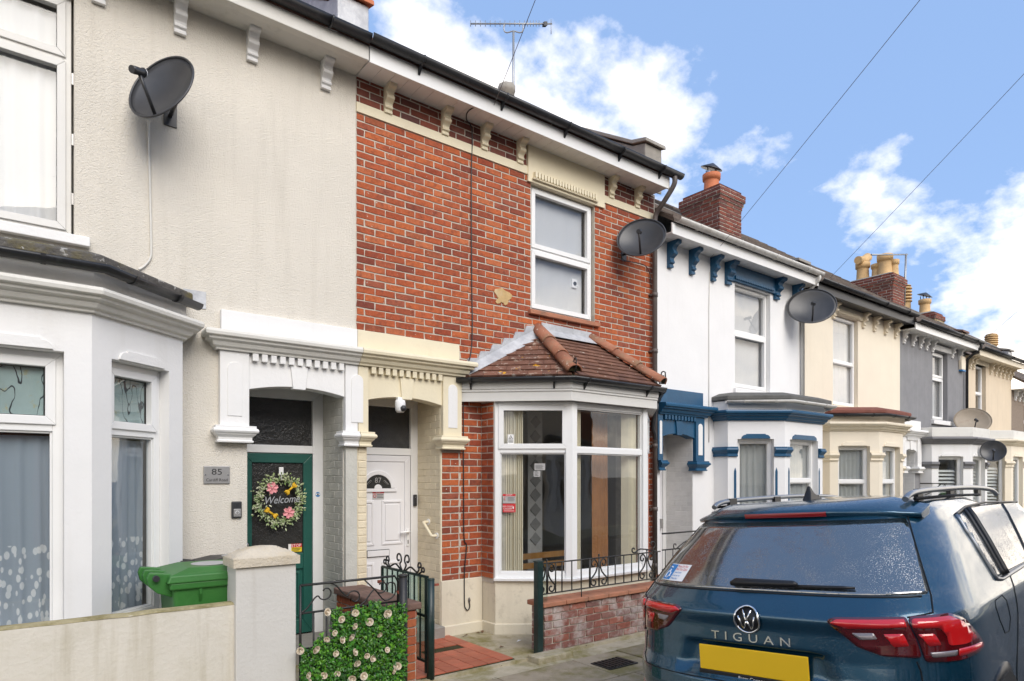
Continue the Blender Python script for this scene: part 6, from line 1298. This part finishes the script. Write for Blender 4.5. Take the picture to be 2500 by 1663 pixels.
for s, xc in ((-1, 5.80), (1, 5.93)): flat_scroll([V(xc - s * .02 + .12, yr_, zr1 + .01), V(xc - .12, yr_, zr1 + .05), V(xc - .2, yr_, zr1 + .02)] + spiral((xc - .24, yr_, zr1 + .05), ux, .035, .01, 5, 0, 10), 0, rl, M_iron, 'crest_scroll') if s < 0 else flat_scroll([V(xc - .03, yr_, zr1)] + spiral((xc - .05, yr_, zr1 + .09), ux, .05, .014, -1.2, 4.2, 12), 0, rl, M_iron, 'crest_scroll')
# neighbour's railing beyond the drainpipe
r2 = thing('iron_railing', 'plain black railing with small scrolls in front of the white and blue house', 'railing', (7.2, YF, 0)); rb2 = lambda a, b, r_=.009, nm='upright': MB().tube([a, b], r_, 6).build(nm, M_iron, r2)
y2 = -1.0; rb2(V(6.30, y2, 1.06), V(9.2, y2, 1.06), .011, 'hand_rail'); rb2(V(6.30, y2, .86), V(9.2, y2, .86), .009, 'top_rail'); rb2(V(6.30, y2, .62), V(9.2, y2, .62), .009, 'bottom_rail')
for k in range(20): rb2(V(6.36 + k * .145, y2, .5), V(6.36 + k * .145, y2, .86), .006)
for k in range(4): MB().tube(smooth_poly(spiral((6.55 + k * .6, y2, .90), ux, .012, .045, 0, 5.2, 10) + [V(6.8 + k * .6, y2, .95), V(6.95 + k * .6, y2, .87)], 3), .007, 6).build('crest_scroll', M_iron, r2)
w89 = thing('garden_wall', 'low brick garden wall below the plain black railing', 'wall', (8, -1.0, 0)); MB().box(6.32, 9.3, -1.07, -.93, -.2, .5).build('wall', M_brick_gw, w89); MB().box(6.30, 9.3, -1.1, -.9, .502, .55).build('coping', M_cap, w89, bev=.01)
# quarry tile path
pth = structure(MB().box(2.83, 3.86, -1.20, -.06, -.1, -.008).build('tiled_path', M_dirt)); ts = .1525; tm_ = MB().box(.003, ts - .003, .003, ts - .003, -.01, .002).mesh('tile', M_quarry)
for i in range(7):
    for j in range(8):
        x = 3.852 - (i + 1) * ts; y = -1.19 + j * ts
        if (i, j) in ((2, 4), (1, 4), (3, 4)) or y > -.1: continue
        link('tile', tm_, pth, loc=(x, y, random.uniform(-.001, .0015)), rot=(0, 0, random.uniform(-.006, .006)), bev=.002, seg=1)
# fallen leaves on the yard
random.seed(9)
M_dead = mat('dead_leaf', (.16, .085, .045), .8, .2, 30)
for k, (px, py) in enumerate(((1168, 1546), (1178, 1543), (1267, 1566), (1138, 1552), (1225, 1580))):
    q = G(px, py, -.006); a = random.uniform(0, 6); s = random.uniform(.025, .045); u = V(math.cos(a), math.sin(a), 0); v = V(-math.sin(a), math.cos(a), 0)
    tag(MB().add([q - u * s, q + v * s * .5 + V(0, 0, .014), q + u * s + V(0, 0, .01), q - v * s * .5 + V(0, 0, .012), q + V(0, 0, .003)], [(0, 1, 4), (1, 2, 4), (2, 3, 4), (3, 0, 4)]).build('fallen_leaf', M_dead if k != 2 else M_print_wh), 'small curled dead leaf lying on the mossy concrete yard' if k != 2 else 'small pale scrap lying on the mossy concrete yard', 'leaf' if k != 2 else 'litter', 'fallen leaves in the yard' if k != 2 else None)
# ------------------------------------------------------------------ the parked car (car space: x forward from the rear bumper, y left, z up)
import bisect
def tab(t, z):
    if z <= t[0][0]: return t[0][1]
    for (a, p), (b, q) in zip(t, t[1:]):
        if z <= b: return p + (q - p) * (z - a) / (b - a)
    return t[-1][1]
XR = [(.2, .12), (.30, .08), (.45, .02), (.58, .0), (.67, .01), (.73, .045), (.82, .055), (.95, .06), (1.00, .045), (1.02, .045), (1.06, .07), (1.13, .135), (1.30, .305), (1.46, .50), (1.52, .60), (1.57, .74)]
HWD = [(.2, .82), (.30, .86), (.5, .905), (.7, .92), (.9, .92), (1.0, .915), (1.05, .905), (1.12, .875), (1.3, .80), (1.46, .722), (1.53, .672), (1.57, .62)]
XF = [(.2, 4.3), (.3, 4.38), (.5, 4.5), (.7, 4.5), (.85, 4.46), (.94, 4.25), (1.0, 3.6), (1.06, 3.38), (1.3, 3.02), (1.46, 2.68), (1.57, 2.4)]
CN, CA = 3.5, .8
sm_ = lambda a, b, x: (lambda q: q * q * (3 - 2 * q))(min(max((x - a) / (b - a), 0), 1))
def ctr(t, z):
    hw = tab(HWD, z); xr = tab(XR, z); c, s = max(math.cos(t), 0), math.sin(t)
    x = xr + CA - CA * c ** (2 / CN); y = hw * math.copysign(abs(s) ** (2 / CN), s)
    x += .032 * (1 - sm_(.36, .46, abs(y) + (z - .72) * .35)) * sm_(.655, .685, z) * (1 - sm_(.838, .862, z))     # number plate recess
    x += .010 * sm_(.955, .985, z) * (1 - sm_(.99, 1.03, z)) * 0
    return V(x, y, z)
_ts = [math.pi / 2 * (k / 400) ** (CN / 2) for k in range(401)]; _ts[-1] = math.pi / 2; _sl = [0]
for a, b in zip(_ts, _ts[1:]): _sl.append(_sl[-1] + (ctr(b, 1.1) - ctr(a, 1.1)).length)
S_END = _sl[-1]
def cmap(s, z):                                           # s: distance round the car from the middle of the tail, left positive
    sg = 1 if s >= 0 else -1; s = abs(s)
    if s >= S_END: p = ctr(math.pi / 2, z); p.x += s - S_END
    else:
        i = min(bisect.bisect_right(_sl, s) - 1, 399); f = (s - _sl[i]) / max(_sl[i + 1] - _sl[i], 1e-9); p = ctr(_ts[i] + (_ts[i + 1] - _ts[i]) * f, z)
    p.y *= sg; return p
def cnorm(s, z):
    a = cmap(s + .006, z) - cmap(s - .006, z); b = cmap(s, z + .006) - cmap(s, z - .006); return b.cross(a).normalized() if True else None
def s_at_x(x, z=1.1):                                     # s on the flank for a given distance from the tail
    lo, hi = 0, 5
    for _ in range(40):
        mid = (lo + hi) / 2
        if cmap(mid, z).x < x: lo = mid
        else: hi = mid
    return lo
def paint(name, base, metal=.55, rough=.32, drops=.0):
    m = mat(name, base, rough, .03, 3, spec=.5, metal=metal, coat=1.0); nt = m.node_tree; N = nt.nodes; L = nt.links; b = N['Principled BSDF']
    if drops:
        tc = N.new('ShaderNodeTexCoord'); h = None
        for scale, thr in ((95, .30), (210, .26)):
            vo = N.new('ShaderNodeTexVoronoi'); vo.inputs['Scale'].default_value = scale; L.new(tc.outputs['Object'], vo.inputs['Vector'])
            ns = N.new('ShaderNodeTexNoise'); ns.inputs['Scale'].default_value = 9; L.new(tc.outputs['Object'], ns.inputs['Vector'])
            th = N.new('ShaderNodeMath'); th.operation = 'MULTIPLY'; L.new(ns.outputs['Fac'], th.inputs[0]); th.inputs[1].default_value = thr * 2
            r = N.new('ShaderNodeMath'); r.operation = 'SUBTRACT'; L.new(th.outputs[0], r.inputs[0]); L.new(vo.outputs['Distance'], r.inputs[1]); r.use_clamp = True
            if h is None: h = r.outputs[0]
            else: ad = N.new('ShaderNodeMath'); ad.operation = 'MAXIMUM'; L.new(h, ad.inputs[0]); L.new(r.outputs[0], ad.inputs[1]); h = ad.outputs[0]
        bp = N.new('ShaderNodeBump'); bp.inputs['Strength'].default_value = .8; bp.inputs['Distance'].default_value = drops; L.new(h, bp.inputs['Height']); L.new(bp.outputs[0], b.inputs['Coat Normal' if 'Coat Normal' in b.inputs else 'Normal'])
        if metal == 0: L.new(bp.outputs[0], b.inputs['Normal'])
    return m
M_car = paint('blue_metallic_paint', (.006, .058, .105), .55, .25, .003)
M_carglass = paint('privacy_glass', (.020, .026, .025), 0, .10, .006)
M_carglass.node_tree.nodes['Principled BSDF'].inputs['IOR'].default_value = 2.5; M_carglass.node_tree.nodes['Principled BSDF'].inputs['Specular IOR Level'].default_value = .62
M_trim = mat('car_black_trim', (.012, .012, .013), .42, .1, 20, spec=.4); M_seam = mat('shut_line', (.004, .004, .005), .8, 0)
M_redl = mat('tail_lens_dark', (.085, .004, .006), .08, .05, 10, spec=.6, coat=1); M_redb = mat('tail_lens_bright', (.60, .012, .014), .10, .05, 10, spec=.6, coat=1); M_clearl = mat('tail_lens_clear', (.22, .19, .19), .12, .15, 90, spec=.6, coat=1)
M_rail = mat('roof_rail_metal', (.30, .31, .32), .32, .03, 4, metal=.8); M_plate = mat('yellow_number_plate', (.82, .50, .012), .4, .02, 4, spec=.4)
M_black_car = paint('black_car_paint', (.010, .010, .011), .3, .25, 0)
M_rubber = mat('tyre_rubber', (.02, .02, .02), .8, .1, 10); M_alloy = mat('alloy', (.40, .41, .42), .3, .03, 5, metal=.9)
def car():
    t = thing('parked_car', 'wet teal blue estate car seen from behind with a blank yellow number plate', 'car')
    rows = []; zs = [.2 + k * .02 for k in range(8)] + [.36 + k * .0135 for k in range(90)]; zs = [z for z in zs if z < 1.57] + [1.57]
    tr = [a for a in (-_ts[k] for k in range(400, 0, -8))] + [0] + [_ts[k] for k in range(8, 401, 8)]
    def contour(z):
        pts = [ctr(a, z) for a in tr]; xm = tab(XR, z) + CA; xf = tab(XF, z); hw = tab(HWD, z); e = max(xf - .7, xm + .05)
        L_ = [V(xm + (e - xm) * k / 14, hw, z) for k in range(1, 15)]; fr = []
        for k in range(1, 24): a = math.pi / 2 - math.pi * k / 24; fr.append(V(e + (xf - e) * max(math.cos(a), 0) ** (2 / 3.0), hw * math.copysign(abs(math.sin(a)) ** (2 / 3.0), a), z))
        return pts + L_ + fr + [V(p.x, -p.y, z) for p in L_[::-1]]
    for z in zs: rows.append(contour(z))
    base = rows[-1]; c0 = V(1.62, 0, 0)
    for k in range(1, 13):
        f = k / 13; q = [V(c0.x + (p.x - c0.x) * (1 - f), p.y * (1 - f), 1.57 + .048 * math.sin(f * math.pi / 2) ** .8) for p in base]; rows.append(q)
    n = len(base); m = MB(); m.v = [tuple(p) for r_ in rows for p in r_]
    for i in range(len(rows) - 1):
        for k in range(n): l = (k + 1) % n; m.f.append([i * n + k, i * n + l, (i + 1) * n + l, (i + 1) * n + k]); m.sm.append(True)
    m.f.append([(len(rows) - 1) * n + k for k in range(n)]); m.f.append([k for k in range(n)][::-1]); m.sm += [True, False]
    m.build('body', M_car, t)
    def patch(poly, off, name, mt, par=None, sg=1, res=.035, skirt=.006):
        bm = bmesh.new(); vs = [bm.verts.new((s * sg, z, 0)) for s, z in poly]; bm.faces.new(vs if sg > 0 else vs[::-1])
        for ax in (0, 1):
            lo = min((v.co[ax] for v in bm.verts)); hi = max((v.co[ax] for v in bm.verts)); k = math.floor(lo / res) + 1
            while k * res < hi:
                co = Vector((0, 0, 0)); co[ax] = k * res; no = Vector((0, 0, 0)); no[ax] = 1; bmesh.ops.bisect_plane(bm, geom=bm.verts[:] + bm.edges[:] + bm.faces[:], plane_co=co, plane_no=no); k += 1
        be = [e for e in bm.edges if e.is_boundary]; ex = bmesh.ops.extrude_edge_only(bm, edges=be); low = {g for g in ex['geom'] if isinstance(g, bmesh.types.BMVert)}
        for v in bm.verts: s, z = v.co.x, v.co.y; v.co = cmap(s, z) + cnorm(s, z) * (off if v not in low else off - skirt)
        for f in bm.faces: f.smooth = True
        bmesh.ops.recalc_face_normals(bm, faces=bm.faces)
        me = bpy.data.meshes.new(name); bm.to_mesh(me); bm.free(); me.materials.append(mt); return link(name, me, par or t)
    def seam(pts, r_=.0028, sg=1, name='shut_line', mt=None, dense=6, off=.0, par=None):
        q = []
        for (a, b), (c, d) in zip(pts, pts[1:]): q += [(a + (c - a) * k / dense, b + (d - b) * k / dense) for k in range(dense)]
        q.append(pts[-1]); return MB().tube([cmap(s * sg, z) + cnorm(s * sg, z) * off for s, z in q], r_, 6).build(name, mt or M_seam, par or t)
    def rnd(poly, r_=.02, k=4):                           # round the corners of a 2D outline
        out = []; n_ = len(poly)
        for i in range(n_):
            p0, p1, p2 = Vector(poly[i - 1]), Vector(poly[i]), Vector(poly[(i + 1) % n_]); a = (p0 - p1); b = (p2 - p1); rr = min(r_, a.length * .45, b.length * .45); a = p1 + a.normalized() * rr; b = p1 + b.normalized() * rr
            for j in range(k + 1): f = j / k; out.append(tuple((1 - f) ** 2 * a + 2 * f * (1 - f) * p1 + f * f * b))
        return out
    # rear window with its black surround
    gw = patch(rnd([(-.842, 1.135), (.842, 1.135), (.82, 1.30), (.79, 1.485), (-.79, 1.485), (-.82, 1.30)], .025), .003, 'rear_window', M_carglass, res=.05)
    seam([(-.80, 1.128), (0, 1.128), (.80, 1.128)], .006, name='window_seal', mt=M_trim, dense=14)
    # spoiler
    sp = MB(); N_ = 24; prof = lambda y: (lambda b, e: [(.86 + b * .3, 1.603 - b * .02 - .045 * e), (.70 + b, 1.590 - b * .05 - .035 * e), (.565 + b, 1.553 - b * .16 - .008 * e), (.548 + b, 1.538 - b * .16), (.560 + b, 1.512 - b * .16 + .008 * e), (.60 + b, 1.498 - b * .16 + .016 * e), (.70 + b, 1.50)])(.20 * (abs(y) / .66) ** 2.6, sm_(.48, .66, abs(y)))
    for i in range(N_ + 1):
        y = -.66 + 1.32 * i / N_
        sp.v += [(x, y, z) for x, z in prof(y)]
    for i in range(N_):
        for k in range(6): sp.f.append([i * 7 + k, i * 7 + k + 1, (i + 1) * 7 + k + 1, (i + 1) * 7 + k]); sp.sm.append(True)
    sp.f += [[k for k in range(7)], [N_ * 7 + k for k in range(7)][::-1]]; sp.sm += [False, False]
    so = sp.build('spoiler', M_car, t)
    bl = MB()
    for i in range(13):
        y = -.24 + .48 * i / 12; b = .20 * (abs(y) / .66) ** 2.6; bl.v += [(.549 + b, y, 1.537), (.545 + b, y, 1.530), (.556 + b, y, 1.510)]
    for i in range(12):
        for k in range(2): bl.f.append([i * 3 + k, i * 3 + k + 1, (i + 1) * 3 + k + 1, (i + 1) * 3 + k]); bl.sm.append(True)
    bl.build('brake_light', mat('brake_lens', (.28, .008, .010), .1, 0, coat=1), so)
    # shut lines of the tailgate and quarter panels
    for sg in (-1, 1):
        seam([(.80, 1.49), (.825, 1.30), (.85, 1.13), (.84, 1.06), (.72, 1.045)], .004, sg); seam([(.735, .845), (.75, .80), (.76, .70), (.70, .665), (.4, .66), (0, .66)], .0035, sg, dense=10)
    # tail lamps
    for sg in (-1, 1):
        inn = patch(rnd([(.385, 1.020), (.42, 1.036), (.715, 1.047), (.735, .96), (.755, .862), (.60, .868), (.50, .905)], .02), .007, 'tail_light', M_redl, sg=sg)
        patch(rnd([(.40, 1.012), (.43, 1.026), (.705, 1.036), (.712, 1.004), (.47, .992)], .008), .0095, 'light_bar', M_redb, inn, sg); patch(rnd([(.485, .972), (.575, .976), (.585, .944), (.515, .938)], .008), .0095, 'reversing_lens', M_clearl, inn, sg); patch(rnd([(.61, .972), (.690, .975), (.705, .915), (.645, .91)], .008), .0095, 'light_segment', M_redb, inn, sg)
        out = patch(rnd([(.722, 1.047), (.92, 1.052), (1.02, 1.02), (1.16, .90), (1.19, .868), (1.10, .848), (.95, .838), (.772, .842), (.745, .95)], .02), .008, 'tail_light', M_redl, sg=sg)
        patch(rnd([(.735, 1.036), (.915, 1.040), (1.00, 1.01), (1.10, .918), (.98, .905), (.885, .91), (.88, .955), (.855, .995), (.735, 1.000)], .012), .0105, 'light_bar', M_redb, out, sg); patch(rnd([(.748, .972), (.82, .972), (.845, .915), (.79, .912)], .008), .0105, 'light_segment', M_redb, out, sg)
        patch(rnd([(.79, .886), (.93, .886), (.925, .862), (.80, .862)], .006), .0105, 'indicator_lens', M_clearl, out, sg); patch(rnd([(.94, .890), (1.15, .892), (1.165, .872), (1.08, .857), (.94, .856)], .008), .0105, 'light_bar', M_redb, out, sg)
        # flank: dark crease moulding, fuel flap on the right, side windows, arches, wheels
        x2s = lambda x: s_at_x(x, 1.1)
        sw = patch(rnd([(x2s(.80), 1.475), (x2s(1.1), 1.505), (x2s(1.6), 1.515), (x2s(2.7), 1.50), (x2s(3.3), 1.16), (x2s(2.4), 1.135), (x2s(1.32), 1.115), (x2s(1.20), 1.13), (x2s(1.0), 1.30)], .05), .004, 'side_window', M_carglass, sg=sg, res=.06)
        seam([(x2s(a), b) for a, b in ((.795, 1.478), (.99, 1.305), (1.19, 1.12), (1.32, 1.106), (2.4, 1.126), (3.3, 1.15))], .011, sg, 'window_trim', M_rail, 8, .004); seam([(x2s(a), b) for a, b in ((.795, 1.48), (1.1, 1.515), (1.6, 1.527), (2.7, 1.505))], .008, sg, 'window_trim', M_trim, 8, .004)
        for a, b, w_ in ((1.02, 1.38, .014), (1.12, 1.46, .02)): seam([(x2s(a), 1.50), (x2s((a + b) / 2), 1.32), (x2s(b), 1.12)], w_, sg, 'window_pillar', M_trim, 8, .004)
        seam([(x2s(2.15), 1.50), (x2s(2.25), 1.14)], .012, sg, 'door_pillar', M_trim, 6, .002); seam([(x2s(1.55), 1.10), (x2s(1.50), .9), (x2s(1.42), .72), (x2s(1.45), .4)], .004, sg, dense=8); seam([(x2s(2.3), 1.13), (x2s(2.32), .35)], .004, sg, dense=8)
        arch = [(x2s(1.04) + .375 * math.cos(a), .34 + .375 * math.sin(a)) for a in (math.pi * k / 16 for k in range(17))]; patch(arch, .006, 'wheel_arch', M_trim, sg=sg, res=.08); arch = [(x2s(3.62) + .40 * math.cos(a), .34 + .40 * math.sin(a)) for a in (math.pi * k / 16 for k in range(17))]; patch(arch, .006, 'wheel_arch', M_trim, sg=sg, res=.08)
        for x in (1.02, 3.62):
            w_ = MB(); y0, y1 = sg * .70, sg * .925; w_.tube([V(x, y0, .34), V(x, y0 + (y1 - y0) * .12, .34), V(x, y1 - (y1 - y0) * .12, .34), V(x, y1, .34)], [.31, .34, .34, .315], 32); wo = w_.build('wheel', M_rubber, t)
            r_ = MB(); r_.tube([V(x, y1 - sg * .01, .34), V(x, y1 + sg * .004, .34)], [.245, .235], 28)
            for k in range(10): a = 6.283 * k / 10; r_.tube([V(x, y1 + sg * .012, .34), V(x + .22 * math.cos(a), y1 + sg * .008, .34 + .22 * math.sin(a))], [.03, .018], 6)
            r_.build('rim', M_alloy, wo)
        # roof rail
        pts = [V(.80, sg * .575, 1.585), V(.86, sg * .578, 1.607), V(1.0, sg * .58, 1.622), V(1.4, sg * .585, 1.632), V(2.2, sg * .585, 1.636), V(2.9, sg * .575, 1.615), V(3.15, sg * .57, 1.575)]; MB().tube(smooth_poly(pts, 6), .017, 10).build('roof_rail', M_rail, t)
        for x in (1.05, 1.75, 2.5): MB().box(x - .05, x + .05, sg * .575 - .012, sg * .575 + .012, 1.57, 1.64).build('rail_foot', M_trim, t)
        MB().tube([V(.88, sg * .60, 1.585), V(1.6, sg * .615, 1.59), V(2.4, sg * .60, 1.582)], .010, 6).build('roof_seam', M_seam, t)
    x2s = lambda x: s_at_x(x, 1.1)
    fl = [(x2s(1.02), 1.035), (x2s(1.20), 1.04), (x2s(1.27), 1.01), (x2s(1.29), .90), (x2s(1.23), .845), (x2s(1.12), .85), (x2s(1.03), .93), (x2s(1.0), 1.0), (x2s(1.02), 1.035)]; seam(fl, .003, -1, 'fuel_flap_line', M_seam, 4)
    # lower bumper cladding
    patch([(-1.3, .21), (1.3, .21), (1.3, .40), (-1.3, .40)], .006, 'bumper_cladding', M_trim, res=.08); patch(rnd([(.55, .48), (.95, .50), (.97, .53), (.55, .515)], .01), .005, 'reflector', M_redb, sg=1); patch(rnd([(.55, .48), (.95, .50), (.97, .53), (.55, .515)], .01), .005, 'reflector', M_redb, sg=-1)
    # badge and lettering
    on = lambda s, z, o: cmap(s, z) + cnorm(s, z) * o
    bz = .992; bd = MB(); rr = .066
    bd.add([on(0, bz, .014)] + [on(rr * math.cos(a), bz + rr * math.sin(a), .012) for a in (6.283 * k / 32 for k in range(32))] + [on(rr * math.cos(a), bz + rr * math.sin(a), -.004) for a in (6.283 * k / 32 for k in range(32))], [(0, 1 + k, 1 + (k + 1) % 32) for k in range(32)] + [(1 + k, 33 + k, 33 + (k + 1) % 32, 1 + (k + 1) % 32) for k in range(32)], True); bo = bd.build('badge', M_trim, t)
    MB().tube([on(rr * math.cos(a), bz + rr * math.sin(a), .013) for a in (6.283 * k / 36 for k in range(36))], .006, 6, closed=True).build('badge_ring', M_chrome, bo)
    k_ = .052
    for ln in ([(-.42, .86), (-.06, .10), (.06, .10), (.42, .86)], [(-.86, .42), (-.44, -.80), (-.40, -.80), (-.02, .0), (.02, .0), (.40, -.80), (.44, -.80), (.86, .42)]):
        MB().tube([on(-a * k_, bz + b * k_, .0155) for a, b in ln], .0052, 6).build('badge_emblem', M_chrome, bo)
    text('TIGUAN', .062, lambda a, b, z: on(-a, .893 + b, .002 + z), M_chrome, 'model_lettering', t, .004, 1.25, sp=1.7)
    # number plate
    pl = MB().box(-.30, .30, -.012, 0, 0, .135, lambda a, b, z: V(.060 + (.695 + z > .9) * 0 + b, a, .700 + z)); po = pl.build('number_plate', M_plate, t, bev=.004)
    MB().box(-.305, .305, -.016, .02, 0, .038, lambda a, b, z: V(.060 + b, a, .662 + z)).build('plate_holder', M_trim, po, bev=.004); text('Peter Cooper', .026, lambda a, b, z: V(.0435, -a, .681 + b), M_print_wh, 'plate_holder_text', po)
    # wiper
    wp = MB(); wp.tube([on(.13, 1.148, .03), on(.10, 1.152, .035), on(-.22, 1.158, .03), on(-.24, 1.158, .028)], [.012, .024, .018, .008], 8); wo = wp.build('wiper', M_trim, t); MB().tube([on(-.10, 1.152, .018), on(-.45, 1.156, .018), on(-.51, 1.156, .016)], [.010, .010, .007], 6).build('wiper_blade', M_trim, wo)
    # shark fin
    fn = MB(); pr_ = [(.86, 1.0), (.98, .25), (1.10, .02)]; 
    fn.prism([(.90, 1.600), (1.10, 1.606), (1.04, 1.625), (.99, 1.650), (.965, 1.690), (.945, 1.694), (.935, 1.66), (.915, 1.625)], lambda x, z, y: V(x, y * (1 - (z - 1.6) * 7.5 if z < 1.69 else .25), z), -.028, .028); fn.build('aerial_fin', M_trim, t, bev=.006)
    # wheelchair-user sticker in the corner of the rear window
    D_ = lambda a, z, o=.0045: on(.69 - a, 1.155 + z, o)
    s = MB(); s.add([D_(i * .205 / 6, j * .09 / 3) for j in range(4) for i in range(7)], [(j * 7 + i, j * 7 + i + 1, (j + 1) * 7 + i + 1, (j + 1) * 7 + i) for j in range(3) for i in range(6)]); so = s.build('sticker', M_print_wh, t)
    s = MB(); s.add([D_(.004 + i * .078 / 3, .004 + j * .082 / 3, .006) for j in range(4) for i in range(4)], [(j * 4 + i, j * 4 + i + 1, (j + 1) * 4 + i + 1, (j + 1) * 4 + i) for j in range(3) for i in range(3)]); s.build('sticker_panel', M_print_bl, so)
    MB().tube([D_(.036 + .019 * math.cos(a), .030 + .019 * math.sin(a), .0075) for a in (2.0 + 4.6 * k / 14 for k in range(15))], .0024, 5).tube([D_(.036, .058, .0075), D_(.038, .042, .0075), D_(.054, .041, .0075), D_(.062, .020, .0075), D_(.068, .022, .0075)], .0028, 5).tube([D_(.035, .066, .0075), D_(.0355, .071, .0075)], .006, 6).build('wheelchair_symbol', M_print_wh, so)
    for k, (q, mt) in enumerate((('Please Do Not', M_print_rd), ('Park Too Close', M_print_rd), ('I need room', M_print_bl), ('to access my', M_print_bl), ('Wheelchair', M_print_bl))): text(q, .0185 if k < 2 else .0155, lambda a, b, z: D_(.088 + a, .078 - k * .0165 + b, .006), mt, 'sticker_text', so, align='LEFT', sx=.88)
    return t
bc = car()
CARM = Matrix.Translation((3.04, -4.275, .0)) @ Matrix.Rotation(R(5.7), 4, 'Z') @ Matrix.Rotation(R(-4.1), 4, 'X')
bc.matrix_basis = CARM
oc = copy_tree(bc, None, {M_car: M_black_car}); oc['label'] = 'black estate car parked by the opposite kerb'; oc.name = 'parked_car'
oc.matrix_basis = Matrix.Translation((8.2, -8.35, -.06)) @ Matrix.Rotation(R(180), 4, 'Z') @ Matrix.Rotation(R(-3.4), 4, 'X')
# ------------------------------------------------------------------ houses across the road, seen only in reflections
lab = ('buff rendered house across the road opposite the cream rendered house', 'dark brick house across the road opposite the red brick house', 'white painted house across the road beside the dark brick one', 'buff rendered house across the road beyond the white painted one', 'dark brick house across the road at the far end of its row')
for i, (x0, wmt) in enumerate(((-5.2, M_beige), (-.8, M_brick_dk), (3.6, M_paint), (8.0, M_beige), (12.4, M_brick_dk))):
    h = house(lab[i], x0, x0 + 4.4, 5.2, wmt, (x0 + 1.0, x0 + 2.1, 3.2, 4.9), x0 + 1.6, door=(x0 + 3.2, x0 + 4.0), zd=.2)
    eaves(h, x0, x0 + 4.4, 5.2, M_upvc, M_black); window(h, frame((x0 + 1.01, .07), (1, 0)), 1.08, 3.21, 4.89, 4.2, gm=M_glass_up)
    bay_masonry(h, x0 + 1.6, M_paint if i != 2 else M_cream2, M_paint_trim, .25, win=default_win, cap=False); MB().box(x0 + 3.2, x0 + 4.0, .3, .35, -.2, 2.6).build('door', M_green_door if i % 2 else M_dkplastic, h)
    h.location = (x0 + 4.4, -12.3, 0); h.rotation_euler = (0, 0, math.pi); h['group'] = ''
    del h['group']
